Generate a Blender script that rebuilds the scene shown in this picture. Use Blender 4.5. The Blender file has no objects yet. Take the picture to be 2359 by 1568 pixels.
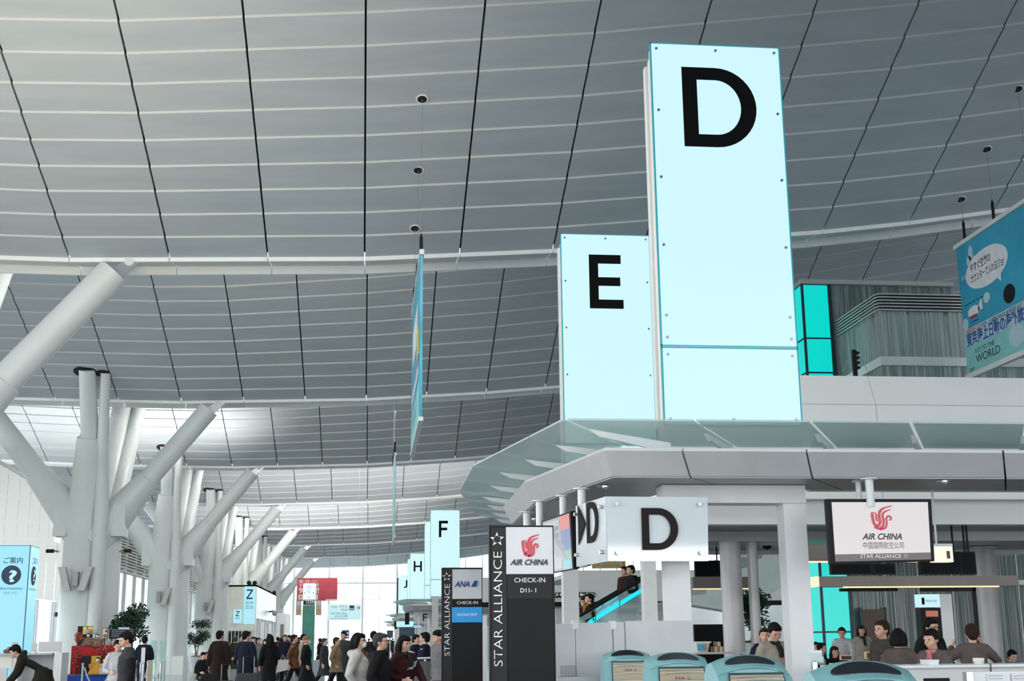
import bpy, bmesh, math, random
import numpy as np
from mathutils import Vector, Matrix
random.seed(7)
S = bpy.context.scene
COL = S.collection

# ------------------------------------------------------------------ camera
IW, IH, CX, CY, F = 2359.0, 1568.0, 1179.5, 784.0, 2940.0
_Y = Vector((850 - CX, CY - 1477, -F)).normalized()
_U = Vector((1053 - CX, CY + 11700, -F))
_U = (_U - _U.dot(_Y) * _Y).normalized()
_X = _Y.cross(_U)
R3 = Matrix((_X, _Y, _U))
CAM = Vector((0, 0, 1.45))
cd = bpy.data.cameras.new('camera')
cam = bpy.data.objects.new('camera', cd)
COL.objects.link(cam)
cd.sensor_width = 36.0
cd.lens = 36.0 * F / IW
cd.clip_end = 600
cam.matrix_world = Matrix.Translation(CAM) @ R3.to_4x4()
S.camera = cam

def at(x, y, Y):
    d = R3 @ Vector((x - CX, CY - y, -F))
    return CAM + d * (Y / d.y)
def atx(x, y, X):
    d = R3 @ Vector((x - CX, CY - y, -F))
    return CAM + d * (X / d.x)

# ------------------------------------------------------------------ world, sun, exposure
W = bpy.data.worlds.new('sky')
S.world = W
W.use_nodes = True
nt = W.node_tree
bg = nt.nodes['Background']
tc = nt.nodes.new('ShaderNodeTexCoord')
sep = nt.nodes.new('ShaderNodeSeparateXYZ')
rmp = nt.nodes.new('ShaderNodeValToRGB')
rmp.color_ramp.elements[0].position = 0.0
rmp.color_ramp.elements[0].color = (0.95, 0.97, 1.0, 1)
rmp.color_ramp.elements[1].position = 1.0
rmp.color_ramp.elements[1].color = (0.72, 0.84, 1.0, 1)
nt.links.new(tc.outputs['Generated'], sep.inputs[0])
nt.links.new(sep.outputs['Z'], rmp.inputs[0])
nt.links.new(rmp.outputs[0], bg.inputs['Color'])
bg.inputs['Strength'].default_value = 5.8
S.view_settings.view_transform = 'Standard'
S.view_settings.look = 'None'
S.view_settings.exposure = 0.0
S.view_settings.gamma = 1.0
S.view_settings.use_curve_mapping = False
S.cycles.max_bounces = 8
S.cycles.diffuse_bounces = 5
S.cycles.glossy_bounces = 4
S.cycles.transparent_max_bounces = 12
S.cycles.sample_clamp_indirect = 4.0

def area(name, loc, size, power, color, target, spread=180):
    l = bpy.data.lights.new(name, 'AREA')
    l.spread = math.radians(spread)
    l.shape = 'RECTANGLE'
    l.size, l.size_y = size
    l.energy = power
    l.color = color
    o = bpy.data.objects.new(name, l)
    COL.objects.link(o)
    o.location = loc
    o.rotation_euler = (Vector(target) - Vector(loc)).to_track_quat('-Z', 'Y').to_euler()
    return o

# upward area lights added to brighten the ceiling bays, without any fittings
area('fill_near', (-7, 13, 2.4), (8, 8), 300, (1.0, 0.87, 0.68), (-7.5, 22, 12), 75)
area('fill_centre', (-1, 9, 2.4), (6, 6), 60, (1.0, 0.93, 0.82), (2, 20, 13), 75)
area('fill_fourth_bay', (-6, 90, 5.5), (14, 5), 850, (1.0, 0.97, 0.92), (-4, 98, 12), 90)
area('fill_third_bay', (0, 74, 5.5), (18, 5), 500, (1.0, 0.97, 0.95), (0, 80, 12), 90)
area('fill_left', (-13.2, 60, 6.2), (1.0, 16), 700, (1.0, 0.98, 0.94), (-15, 60, 12), 130)
# hidden area lights added behind each roof lip to brighten the columns
for _i in range(-1, 7):
    _y = 28.95 + 18 * _i + 2.0
    area('fill_columns', (-5, _y, 10.75 if _i < 1 else 10.6), (14, .5), 900, (1.0, 0.99, 0.95), (-9, _y + 12, 0))

# ------------------------------------------------------------------ materials
MATS = {}
def mat(name, col, rough=0.6, metal=0.0, var=0.06, scale=3.0, emit=None, es=1.0, stretch=None, bump=0.0, spec=None, alpha=None, coat=0.0):
    if name in MATS:
        return MATS[name]
    m = bpy.data.materials.new(name)
    m.use_nodes = True
    n, L = m.node_tree.nodes, m.node_tree.links
    b = n['Principled BSDF']
    t = n.new('ShaderNodeTexCoord')
    mp = n.new('ShaderNodeMapping')
    if stretch:
        mp.inputs['Scale'].default_value = stretch
    nz = n.new('ShaderNodeTexNoise')
    nz.inputs['Scale'].default_value = scale
    nz.inputs['Detail'].default_value = 3
    r = n.new('ShaderNodeValToRGB')
    r.color_ramp.elements[0].position = 0.3
    r.color_ramp.elements[1].position = 0.7
    r.color_ramp.elements[0].color = tuple(c * (1 - var) for c in col) + (1,)
    r.color_ramp.elements[1].color = tuple(min(1, c * (1 + var)) for c in col) + (1,)
    L.new(t.outputs['Object'], mp.inputs[0]); L.new(mp.outputs[0], nz.inputs['Vector'])
    L.new(nz.outputs['Fac'], r.inputs[0]); L.new(r.outputs[0], b.inputs['Base Color'])
    b.inputs['Roughness'].default_value = rough
    b.inputs['Metallic'].default_value = metal
    if spec is not None:
        b.inputs['Specular IOR Level'].default_value = spec
    if coat:
        b.inputs['Coat Weight'].default_value = coat
        b.inputs['Coat Roughness'].default_value = 0.03
    if emit:
        b.inputs['Emission Color'].default_value = tuple(emit) + (1,)
        b.inputs['Emission Strength'].default_value = es
    if bump:
        bp = n.new('ShaderNodeBump')
        bp.inputs['Strength'].default_value = bump
        L.new(nz.outputs['Fac'], bp.inputs['Height']); L.new(bp.outputs[0], b.inputs['Normal'])
    if alpha is not None:
        b.inputs['Alpha'].default_value = alpha
    MATS[name] = m
    return m

def glass(name, tint, opac=0.25, rough=0.05, streak=0.0):
    """thin architectural pane: transparent tint + sheen (+ printed streaks)"""
    if name in MATS:
        return MATS[name]
    m = bpy.data.materials.new(name); m.use_nodes = True
    n, L = m.node_tree.nodes, m.node_tree.links
    n.remove(n['Principled BSDF'])
    out = n['Material Output']
    tr = n.new('ShaderNodeBsdfTransparent'); tr.inputs[0].default_value = tuple(tint) + (1,)
    df = n.new('ShaderNodeBsdfPrincipled'); df.inputs['Base Color'].default_value = tuple(c * 0.8 for c in tint) + (1,)
    df.inputs['Roughness'].default_value = rough
    mx = n.new('ShaderNodeMixShader')
    if streak:
        t = n.new('ShaderNodeTexCoord'); mp = n.new('ShaderNodeMapping'); mp.inputs['Scale'].default_value = (28, 28, 0.35)
        nz = n.new('ShaderNodeTexNoise'); nz.inputs['Scale'].default_value = 1.0; nz.inputs['Detail'].default_value = 4
        mr = n.new('ShaderNodeMapRange'); mr.inputs['From Min'].default_value = 0.42; mr.inputs['From Max'].default_value = 0.62
        mr.inputs['To Min'].default_value = opac; mr.inputs['To Max'].default_value = min(1, opac + streak)
        L.new(t.outputs['Object'], mp.inputs[0]); L.new(mp.outputs[0], nz.inputs['Vector'])
        L.new(nz.outputs['Fac'], mr.inputs[0]); L.new(mr.outputs[0], mx.inputs[0])
    else:
        mx.inputs[0].default_value = opac
    L.new(tr.outputs[0], mx.inputs[1]); L.new(df.outputs[0], mx.inputs[2]); L.new(mx.outputs[0], out.inputs[0])
    MATS[name] = m
    return m

def lit(name, col, s=1.0, var=0.02):
    return mat(name, tuple(c * 0.08 for c in col), 0.25, 0, var, 0.6, emit=col, es=s)

CEIL = mat('ceiling_panel_grey', (0.435, 0.478, 0.497), 0.62, 0, 0.05, 1.1, stretch=(0.5, 2.5, 1))
SOFF = mat('lip_soffit_paint', (0.68, 0.70, 0.69), 0.5)
RISER = mat('riser_lit_tone', (0.56, 0.56, 0.53), 0.5, 0, 0.03)  # paler than the panel faces: light caught by the risers, put into the colour
CEILEDGE = mat('ceiling_edge_white', (0.90, 0.90, 0.87), 0.5, 0, 0.03)
DARK = mat('shadow_gap_black', (0.012, 0.013, 0.015), 0.9)
WHITE = mat('painted_white_steel', (0.72, 0.73, 0.71), 0.42, 0, 0.03, 2)
def membrane(name, col, tr=0.5):
    m = bpy.data.materials.new(name); m.use_nodes = True
    n, L = m.node_tree.nodes, m.node_tree.links; b = n['Principled BSDF']
    nz = n.new('ShaderNodeTexNoise'); nz.inputs['Scale'].default_value = 1.5
    r = n.new('ShaderNodeValToRGB'); r.color_ramp.elements[0].color = tuple(c * .96 for c in col) + (1,); r.color_ramp.elements[1].color = tuple(col) + (1,)
    t = n.new('ShaderNodeBsdfTranslucent'); mx = n.new('ShaderNodeMixShader'); mx.inputs[0].default_value = tr
    L.new(nz.outputs['Fac'], r.inputs[0]); L.new(r.outputs[0], b.inputs['Base Color']); L.new(r.outputs[0], t.inputs[0])
    L.new(b.outputs[0], mx.inputs[1]); L.new(t.outputs[0], mx.inputs[2]); L.new(mx.outputs[0], n['Material Output'].inputs[0])
    MATS[name] = m; return m
MEMB = membrane('translucent_wall_sheet', (.82, .82, .76), .45)
WHITEW = mat('white_wall_panel', (0.80, 0.80, 0.76), 0.55, 0, 0.02, 1)
COLM = mat('column_paint', (0.66, 0.69, 0.67), 0.38, 0, 0.03, 1.5)
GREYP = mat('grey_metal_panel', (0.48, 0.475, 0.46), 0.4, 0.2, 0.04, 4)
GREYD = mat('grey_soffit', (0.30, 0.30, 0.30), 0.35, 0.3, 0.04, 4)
BEAMW = mat('portal_white', (0.74, 0.73, 0.70), 0.4, 0, 0.03, 4)
BLACK = mat('black_plastic', (0.008, 0.008, 0.009), 0.5, spec=0.2)
LETTER = mat('black_letter_film', (0.004, 0.004, 0.004), 0.8, spec=0.1)
SIGNW = lit('sign_light_pale_blue', (0.60, 0.89, 0.96), 1.0)
RIM = mat('glass_edge_teal', (0.05, 0.42, 0.50), 0.15, 0, 0.05)
CREAM = mat('cream_housing', (0.74, 0.70, 0.62), 0.45, 0, 0.04)
STUD = mat('steel_stud', (0.45, 0.45, 0.46), 0.2, 0.9)
STEEL = mat('brushed_steel', (0.55, 0.56, 0.57), 0.25, 0.9)
FROST = glass('frosted_canopy_glass', (0.80, 0.90, 0.89), 0.60, 0.3)
WIRE = mat('wire_grey', (0.22, 0.23, 0.24), 0.7)
STREAK2 = glass('streaked_clear_glass', (0.78, 0.83, 0.81), 0.08, 0.1, 0.5)
CLEAR = glass('clear_glass', (0.93, 0.98, 0.97), 0.10, 0.03)
STREAK = glass('streaked_glass', (0.55, 0.60, 0.575), 0.14, 0.12, 0.45)
CYAN = lit('cyan_light_panel', (0.0, 0.66, 0.60), 1.0, 0.05)
FRAMEB = mat('dark_frame', (0.03, 0.05, 0.06), 0.4, 0.4)
TEALK = mat('kiosk_teal', (0.195, 0.41, 0.41), 0.35, 0, 0.03, 4)
BROWN = mat('warm_grey_beam', (0.21, 0.185, 0.16), 0.5)
WARM = lit('warm_light', (1.0, 0.55, 0.22), 2.2)
SKIN = mat('skin', (0.62, 0.36, 0.25), 0.5, 0, 0.05, 9)
HAIRB = mat('hair_black', (0.008, 0.007, 0.007), 0.75, 0, 0.3, 30, stretch=(1, 1, 0.1), spec=0.15)
HAIRG = mat('hair_grey', (0.045, 0.045, 0.045), 0.75, 0, 0.5, 30, spec=0.15)
HAIRW = mat('hair_brown', (0.03, 0.014, 0.009), 0.7, 0, 0.3, 30, spec=0.15)

# ------------------------------------------------------------------ mesh helpers
class MB:
    def __init__(s): s.v = []; s.f = []; s.mi = []; s.cur = 0
    def add(s, vs, fs):
        b = len(s.v); s.v += [tuple(p) for p in vs]
        s.f += [tuple(b + i for i in f) for f in fs]; s.mi += [s.cur] * len(fs); return s
    def box(s, x0, x1, y0, y1, z0, z1):
        return s.hexa([(x0, y0, z0), (x1, y0, z0), (x1, y1, z0), (x0, y1, z0), (x0, y0, z1), (x1, y0, z1), (x1, y1, z1), (x0, y1, z1)])
    def hexa(s, c):
        return s.add(c, [(0, 3, 2, 1), (4, 5, 6, 7), (0, 1, 5, 4), (1, 2, 6, 5), (2, 3, 7, 6), (3, 0, 4, 7)])
    def quad(s, *p): return s.add(p, [(0, 1, 2, 3)])
    def prism(s, pts, off):
        """closed outline pts extruded by the vector off"""
        n = len(pts); off = Vector(off); a = [Vector(p) for p in pts]
        return s.add(a + [p + off for p in a], [tuple(range(n))[::-1], tuple(range(n, 2 * n))] + [(i, (i + 1) % n, n + (i + 1) % n, n + i) for i in range(n)])
    def tube(s, path, rad, seg=12, cap=True):
        if not hasattr(rad, '__len__'): rad = [rad] * len(path)
        path = [Vector(p) for p in path]; rings = []; up0 = None
        for i, p in enumerate(path):
            d = (path[min(i + 1, len(path) - 1)] - path[max(i - 1, 0)]).normalized()
            if up0 is None: up0 = Vector((0, 0, 1)) if abs(d.z) < 0.9 else Vector((1, 0, 0))
            u = (up0 - up0.dot(d) * d).normalized(); up0 = u; w = d.cross(u)
            rings.append([p + (u * math.cos(2 * math.pi * k / seg) + w * math.sin(2 * math.pi * k / seg)) * rad[i] for k in range(seg)])
        vs = [q for r in rings for q in r]; fs = []
        for i in range(len(rings) - 1):
            for k in range(seg):
                a = i * seg + k; b = i * seg + (k + 1) % seg
                fs.append((a, b, b + seg, a + seg))
        if cap: fs += [tuple(range(seg))[::-1], tuple(range(len(vs) - seg, len(vs)))]
        return s.add(vs, fs)
    def ball(s, c, r, seg=12, rings=8, rot=None):
        if not hasattr(r, '__len__'): r = (r, r, r)
        vs = []; c = Vector(c)
        for i in range(rings + 1):
            t = math.pi * i / rings
            for k in range(seg):
                a = 2 * math.pi * k / seg
                p = Vector((r[0] * math.sin(t) * math.cos(a), r[1] * math.sin(t) * math.sin(a), r[2] * math.cos(t)))
                if rot is not None: p = rot @ p
                vs.append(c + p)
        fs = [(i * seg + k, (i + 1) * seg + k, (i + 1) * seg + (k + 1) % seg, i * seg + (k + 1) % seg) for i in range(rings) for k in range(seg)]
        return s.add(vs, fs)
    def mesh(s, name):
        m = bpy.data.meshes.new(name); m.from_pydata(s.v, [], s.f); m.update(); return m
    def build(s, name, mt, parent=None, smooth=False, kind=None, clean=True):
        m = s.mesh(name)
        if not isinstance(mt, (list, tuple)): mt = [mt]
        for x in mt: m.materials.append(x)
        if len(mt) > 1: m.polygons.foreach_set('material_index', s.mi)
        if clean:
            bm = bmesh.new(); bm.from_mesh(m)
            bmesh.ops.remove_doubles(bm, verts=bm.verts, dist=1e-5)
            bmesh.ops.recalc_face_normals(bm, faces=bm.faces)
            bm.to_mesh(m); bm.free()
        if smooth:
            m.polygons.foreach_set('use_smooth', [True] * len(m.polygons))
            try: m.set_sharp_from_angle(angle=math.radians(40))
            except Exception: pass
        o = bpy.data.objects.new(name, m); COL.objects.link(o)
        if parent: o.parent = parent; o.matrix_parent_inverse = Matrix.Translation(-parent.location)
        if kind: o['kind'] = kind
        return o

def thing(name, loc, label, cat, group=None):
    o = bpy.data.objects.new(name, None); COL.objects.link(o)
    o.location = loc; o.empty_display_size = 0.2
    o['label'] = label; o['category'] = cat
    if group: o['group'] = group
    return o
def tag(o, label, cat, group=None):
    o['label'] = label; o['category'] = cat
    if group: o['group'] = group
    return o
def struct(name, loc=(0, 0, 0), label=None):
    o = bpy.data.objects.new(name, None); COL.objects.link(o); o.location = loc; o['kind'] = 'structure'
    if label: o['label'] = label
    return o
def fix_parent(o, parent):
    o.parent = parent; o.matrix_parent_inverse = Matrix.Translation(-parent.location)
def copy_tree(o, parent=None):
    c = o.copy(); COL.objects.link(c); c.parent = parent
    for ch in list(o.children): copy_tree(ch, c)
    return c
def B(x0, x1, y0, y1, z0, z1, name, m, parent=None, **k):
    return MB().box(x0, x1, y0, y1, z0, z1).build(name, m, parent, **k)

def bevel(o, w=0.01, seg=2):
    bm = bmesh.new(); bm.from_mesh(o.data)
    bmesh.ops.bevel(bm, geom=bm.edges[:] , offset=w, segments=seg, affect='EDGES', profile=0.7)
    bm.to_mesh(o.data); bm.free(); return o

def text(body, origin, right, up, height, m, parent, name='lettering', width=None, bold=0.0, align='CENTER', ext=0.002, spacing=1.0, shear=0.0):
    """flat lettering laid on a face: origin = anchor at baseline, height = capital height in metres"""
    c = bpy.data.curves.new(name, 'FONT'); c.body = body; c.align_x = align
    c.extrude = 0.0; c.offset = bold; c.space_character = spacing; c.shear = shear; c.resolution_u = 3
    t = bpy.data.objects.new(name, c); COL.objects.link(t)
    bpy.context.view_layer.update()
    me = bpy.data.meshes.new_from_object(t.evaluated_get(bpy.context.evaluated_depsgraph_get()))
    bpy.data.objects.remove(t)
    right, up = Vector(right).normalized(), Vector(up).normalized(); nrm = right.cross(up)
    s = height / 0.72
    xs = [v.co.x for v in me.vertices] or [0]
    sx = s
    if width: sx = width / max(1e-6, max(xs) - min(xs))
    o0 = Vector(origin)
    for v in me.vertices:
        x, y, z = v.co
        v.co = o0 + right * (x * sx) + up * (y * s) + nrm * (0.004 + ext)
    me.materials.clear(); me.materials.append(m)
    o = bpy.data.objects.new(name, me); COL.objects.link(o)
    if parent: o.parent = parent; o.matrix_parent_inverse = Matrix.Translation(-parent.location)
    return o

def poly_letter(outline_sets, origin, right, up, sx, sz, m, parent, name='letter', th=0.01):
    """letter drawn from quads/strips in a unit square"""
    right, up = Vector(right).normalized(), Vector(up).normalized(); nrm = right.cross(up)
    mb = MB()
    for strip in outline_sets:
        pts = [Vector(origin) + right * (p[0] * sx) + up * (p[1] * sz) + nrm * th for p in strip]
        mb.prism(pts, -nrm * (th - 0.003))
    return mb.build(name, m, parent)
def rect(a, b, c, d): return [(a, b), (c, b), (c, d), (a, d)]
def arc_strip(cx, cy, ro, ri, a0, a1, n=16, so=1.0, si=1.0):
    out = []
    for i in range(n):
        t0 = math.radians(a0 + (a1 - a0) * i / n); t1 = math.radians(a0 + (a1 - a0) * (i + 1) / n)
        out.append([(cx + ri[0] * math.cos(t0), cy + ri[1] * math.sin(t0)), (cx + ro[0] * math.cos(t0), cy + ro[1] * math.sin(t0)),
                    (cx + ro[0] * math.cos(t1), cy + ro[1] * math.sin(t1)), (cx + ri[0] * math.cos(t1), cy + ri[1] * math.sin(t1))])
    return out
LET = {
 'D': [rect(0, 0, .2, 1), rect(.2, 0, .45, .155), rect(.2, .845, .45, 1)] + arc_strip(.45, .5, (.55, .5), (.34, .345), -90, 90, 20),
 'E': [rect(0, 0, .27, 1), rect(.27, 0, 1, .165), rect(.27, .835, .95, 1), rect(.27, .42, .92, .58)],
 'F': [rect(0, 0, .27, 1), rect(.27, .835, 1, 1), rect(.27, .42, .92, .58)],
 'H': [rect(0, 0, .22, 1), rect(.78, 0, 1, 1), rect(.22, .42, .78, .58)],
 'I': [rect(.35, 0, .65, 1)],
 'J': [rect(.65, .3, 1, 1)] + arc_strip(.45, .3, (.55, .3), (.2, .14), -120, 0, 10),
 'G': arc_strip(.5, .5, (.5, .5), (.27, .33), 50, 330, 22) + [rect(.55, .4, 1, .54), rect(.78, .12, 1, .4)],
 'K': [rect(0, 0, .25, 1), [(.25, .4), (.7, 1), (1, 1), (.45, .45)], [(.35, .62), (.55, .62), (1, 0), (.72, 0)]],
 'Z': [rect(0, 0, 1, .15), rect(0, .85, 1, 1), [(0, .15), (.27, .15), (1, .85), (.73, .85)]],
}
XR, ZU, YR = Vector((1, 0, 0)), Vector((0, 0, 1)), Vector((0, 1, 0))
# ------------------------------------------------------------------ ceiling
CXS = [-40, -24, -18, -13.3, -7, -4.7, -.24, 4.24, 10.96, 13.2, 17, 22, 30, 45]
CZ0 = [10.9, 10.6, 10.35, 10.15, 10.07, 10.13, 10.25, 10.55, 11.2, 11.49, 12.1, 13.0, 14.8, 18]
CSL = [.34, .34, .34, .34, .345, .345, .382, .409, .458, .472, .49, .5, .52, .55]
def z0(X): return float(np.interp(X, CXS, CZ0))
def zc(X, u): return z0(X) + float(np.interp(X, CXS, CSL)) * u
PW, RD = 2.239, 0.775
NROW = 21
def visible(P):
    c = R3.transposed() @ (Vector(P) - CAM)
    if c.z > -1: return False
    x = CX - c.x / c.z * F; y = CY + c.y / c.z * F
    return -60 < x < 2420 and -60 < y < 1560
def panel(mb, X0, X1, yl, r):
    g = 0.02; a, b = X0 + g, X1 - g
    yf, yn = yl - RD * r, yl - RD * (r + 1)
    st, th = 0.048, 0.10
    c = [(a, yn, zc(a, RD * (r + 1)) - st), (b, yn, zc(b, RD * (r + 1)) - st), (b, yf, zc(b, RD * r)), (a, yf, zc(a, RD * r))]
    nose = 0.07     # the bottom edge of each panel is folded into a upright lip, coloured paler for caught light
    mb.cur = 0
    top = [(p[0], p[1], p[2] + th) for p in c]
    mb.add(c + top, [(0, 3, 2, 1), (2, 3, 7, 6)])
    mb.cur = 1
    mb.add([c[0], c[1], top[1], top[0]], [(0, 1, 2, 3)])
    mb.cur = 0
    mb.add([c[1], c[2], top[2], top[1]], [(0, 1, 2, 3)]); mb.add([c[0], top[0], top[3], c[3]], [(0, 1, 2, 3)])
KX = range(-17, 18)
for bay in range(-2, 8):
    yl = 28.95 + 18 * bay
    root = struct('ceiling', (0, yl, 10), 'curved grey ceiling bay of overlapping panels')
    rest = MB(); nvis = 0
    for k in KX:
        X0, X1 = -.24 + PW * k, -.24 + PW * (k + 1)
        for r in range(NROW):
            ym = yl - RD * (r + .5); xm = (X0 + X1) / 2; P = (xm, ym, zc(xm, RD * (r + .5)))
            ok = 0 <= bay <= 2 and (visible(P) or visible((X0, ym, P[2])) or visible((X1, ym, P[2])))
            if ok and bay > 0:      # hidden behind the lip of the bay in front
                ly = yl - 18 + 1.2; lz = z0(xm) - .08
                if (P[2] - 1.45) / P[1] > (lz - 1.45) / ly + .003: ok = False
            if ok and nvis < 298:
                mb = MB(); panel(mb, X0, X1, yl, r); mb.build('panel', [CEIL, RISER], root, clean=False); nvis += 1
            else:
                panel(rest, X0, X1, yl, r)
    rest.build('panel_field', [CEIL, RISER], root, kind='stuff', clean=False)
    back = MB()
    for k in KX:
        a, b = -.24 + PW * k, -.24 + PW * (k + 1)
        back.quad((a, yl - RD * NROW, zc(a, RD * NROW) + .13), (b, yl - RD * NROW, zc(b, RD * NROW) + .13), (b, yl + .02, zc(b, 0) + .12), (a, yl + .02, zc(a, 0) + .12))
    back.build('ceiling_backing', DARK, root, clean=False)
    # the lip: pale nose, recessed soffit, pale fascia, then the upright back to the next bay
    for part, prof, mt in (('lip_nose', [(0, .10), (0, -.10), (.05, -.10), (.05, .10)], CEILEDGE),
                           ('lip_soffit', [(.05, -.04), (1.15, .12), (1.15, .20), (.05, .04)], SOFF),
                           ('lip_fascia', [(1.13, .22), (1.22, -.06), (1.28, -.06), (1.28, .22)], CEILEDGE)):
        segs = [(k,) for k in KX]
        if bay > 2: mbj = MB()
        for k in KX:
            a, b = -.24 + PW * k + .012, -.24 + PW * (k + 1) - .012
            mb = MB() if bay <= 2 else mbj
            vs = [(a, yl + p[0], z0(a) + p[1]) for p in prof] + [(b, yl + p[0], z0(b) + p[1]) for p in prof]
            mb.add(vs, [(0, 1, 2, 3), (7, 6, 5, 4), (0, 4, 5, 1), (1, 5, 6, 2), (2, 6, 7, 3), (3, 7, 4, 0)])
            if bay <= 2: mb.build(part, mt, root, clean=False)
        if bay > 2: mbj.build(part, mt, root, kind='stuff', clean=False)
    up = MB()
    for k in KX:
        a, b = -.24 + PW * k, -.24 + PW * (k + 1); t = RD * NROW
        up.quad((a, yl + 1.32, z0(a) + .0), (b, yl + 1.32, z0(b) + .0), (b, yl + 1.5, zc(b, t) + 1.5), (a, yl + 1.5, zc(a, t) + 1.5))
    up.build('riser_wall', CEIL, root, clean=False)

# ------------------------------------------------------------------ floor and walls
FLOOR = mat('grey_floor_tile', (0.32, 0.34, 0.35), 0.16, 0, 0.12, 0.8, spec=0.6)
fl = MB()
fl.box(-16, 60, -40, 160, -.12, 0)
o = fl.build('floor', FLOOR); o['kind'] = 'structure'
APR = mat('concrete_apron', (0.45, 0.45, 0.44), 0.9)
o = MB().box(-400, 400, -300, 500, -.5, -.2).build('ground', APR); o['kind'] = 'structure'

wf = struct('wall_front', (10, -38, 0))
for i in range(12):
    B(-28 + 6 * i, -28 + 6 * i + 5.95, -38.3, -38, 6.0, 20, 'wall_panel', CEIL, wf)
# end glazing: Y = 157
EY = 157.0
we = struct('window_1', (0, EY, 0), 'tall white-framed glass end wall of the hall')
xs = [at(x, 1400, EY).x for x in (600, 638, 676, 715, 757, 795, 835, 874, 914)]
zs = [0] + [at(850, y, EY).z for y in (1455, 1418, 1380.5, 1342.5, 1300)]
MUL = mat('mullion_white', (0.85, 0.85, 0.88), 0.5)
for i, x in enumerate(xs):
    w = .13 if i % 2 == 0 else .04
    B(x - w, x + w, EY - .2, EY, 0, 10.9, 'mullion', MUL, we)
for j, z in enumerate(zs[1:-1]):
    w = .10 if j == 3 else .035
    B(xs[0], xs[-1], EY - .15, EY, z - w, z + w, 'transom', MUL, we)
for i in range(len(xs) - 1):
    for j in range(len(zs) - 1):
        B(xs[i], xs[i + 1], EY - .02, EY, zs[j], zs[j + 1] + (1 if j == 4 else 0), 'pane', CLEAR, we)
# right part of the end wall: solid below, glazed band under the ceiling
wr = struct('wall_end', (20, EY, 0))
zb = at(1080, 1330, EY).z
for k in range(14):
    B(xs[-1] + k * 4, xs[-1] + k * 4 + 3.96, EY - .2, EY + .2, 0, zb, 'wall_panel', WHITEW, wr)
w2 = struct('window_2', (20, EY, zb), 'glazed band above the solid end wall')
for k in range(29):
    X = xs[-1] + k * 2.07
    B(X - .07, X + .07, EY - .15, EY, zb, zb + 8, 'mullion', MUL, w2)
    B(X, X + 2.07, EY - .02, EY, zb, zb + 8, 'pane', CLEAR, w2)
wl0 = struct('wall_corner', (xs[0], EY, 0))
B(xs[0] - 12, xs[0] - .3, EY - .2, EY + .2, 0, 12, 'wall_panel', WHITEW, wl0)

# left curved white wall of tall panels, lit strips below it
wl = struct('wall_left', (-14, 50, 0), 'white panelled wall behind the first tree column')
def wx(Y): return -14.05 - .0 * (Y - 55) - 0.012 * max(0, 52 - Y) ** 1.5
Ys = [36 + 1.72 * i for i in range(16)]
for i in range(len(Ys) - 1):
    a, b = Ys[i], Ys[i + 1] - .05
    zt = 8.35 - .03 * (a - 44); zb_ = 3.35
    MB().quad((wx(a), a, zb_), (wx(b), b, zb_), (wx(b), b, zt - .04), (wx(a), a, zt)).build('wall_panel', MEMB, wl)
    MB().hexa([(wx(a) - .3, a, zt), (wx(a) + .06, a, zt), (wx(b) + .06, b + .05, zt - .04), (wx(b) - .3, b + .05, zt - .04),
               (wx(a) - .3, a, zt + .12), (wx(a) + .06, a, zt + .12), (wx(b) + .06, b + .05, zt + .08), (wx(b) - .3, b + .05, zt + .08)]).build('wall_coping', WHITE, wl)
# windows under and beyond that wall
w3 = struct('window_3', (-14.3, 48, 0), 'bright glazing below the white panelled wall')
for i in range(9):
    Y = 37 + 3 * i
    B(-14.35, -14.2, Y, Y + .16, 0, 3.35, 'mullion', MUL, w3)
    B(-14.3, -14.28, Y + .16, Y + 3, 0, 3.35, 'pane', CLEAR, w3)
w4 = struct('window_4', (-14.3, 80, 0), 'side glazing with louvres between the tree columns')
FABR = glass('screened_glass', (0.86, 0.90, 0.88), 0.45, 0.15, 0.25)
for i in range(30):
    Y = 62 + 3.2 * i
    B(-14.4, -14.2, Y, Y + .12, 0, 7.6, 'mullion', MUL, w4)
    B(-14.3, -14.28, Y + .12, Y + 3.2, 2.9, 5.5, 'pane', FABR, w4)
    B(-14.3, -14.28, Y + .12, Y + 3.2, 0, 2.7, 'pane', CLEAR, w4)
B(-14.45, -14.15, 62, 157, 2.7, 2.9, 'transom', WHITE, w4)
B(-14.45, -14.15, 62, 157, 5.5, 5.6, 'transom', WHITE, w4)
SLAT = mat('louvre_slat', (0.75, 0.74, 0.68), 0.5)
for i in range(12):
    z = 5.75 + .17 * i
    B(-14.5, -14.2, 62, 90, z, z + .07, 'slat', SLAT, w4)
for i in range(12):
    z = 5.75 + .17 * i
    B(-14.5, -14.2, 90, 157, z, z + .07, 'slat', SLAT, w4)
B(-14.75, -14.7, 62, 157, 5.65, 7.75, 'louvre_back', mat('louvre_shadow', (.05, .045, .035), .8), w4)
# white roof lattice seen over the wall
tr = thing('roof_truss', (-17, 60, 8), 'pale steel lattice under the roof beyond the white panelled wall', 'truss')
TRU = mat('truss_cream', (0.62, 0.56, 0.46), 0.6)
for i in range(22):
    Y = 40 + 2.2 * i
    MB().tube([(-18, Y, 7), (-18, Y, 10.1)], .07, 6).build('post', TRU, tr)
    MB().tube([(-18, Y, 7.6), (-18, Y + 2.2, 9.8)], .045, 6).build('brace', TRU, tr)
for z in (8.2, 9.0, 9.9):
    MB().tube([(-18, 38, z), (-18, 90, z)], .08, 6).build('chord', TRU, tr)
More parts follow.
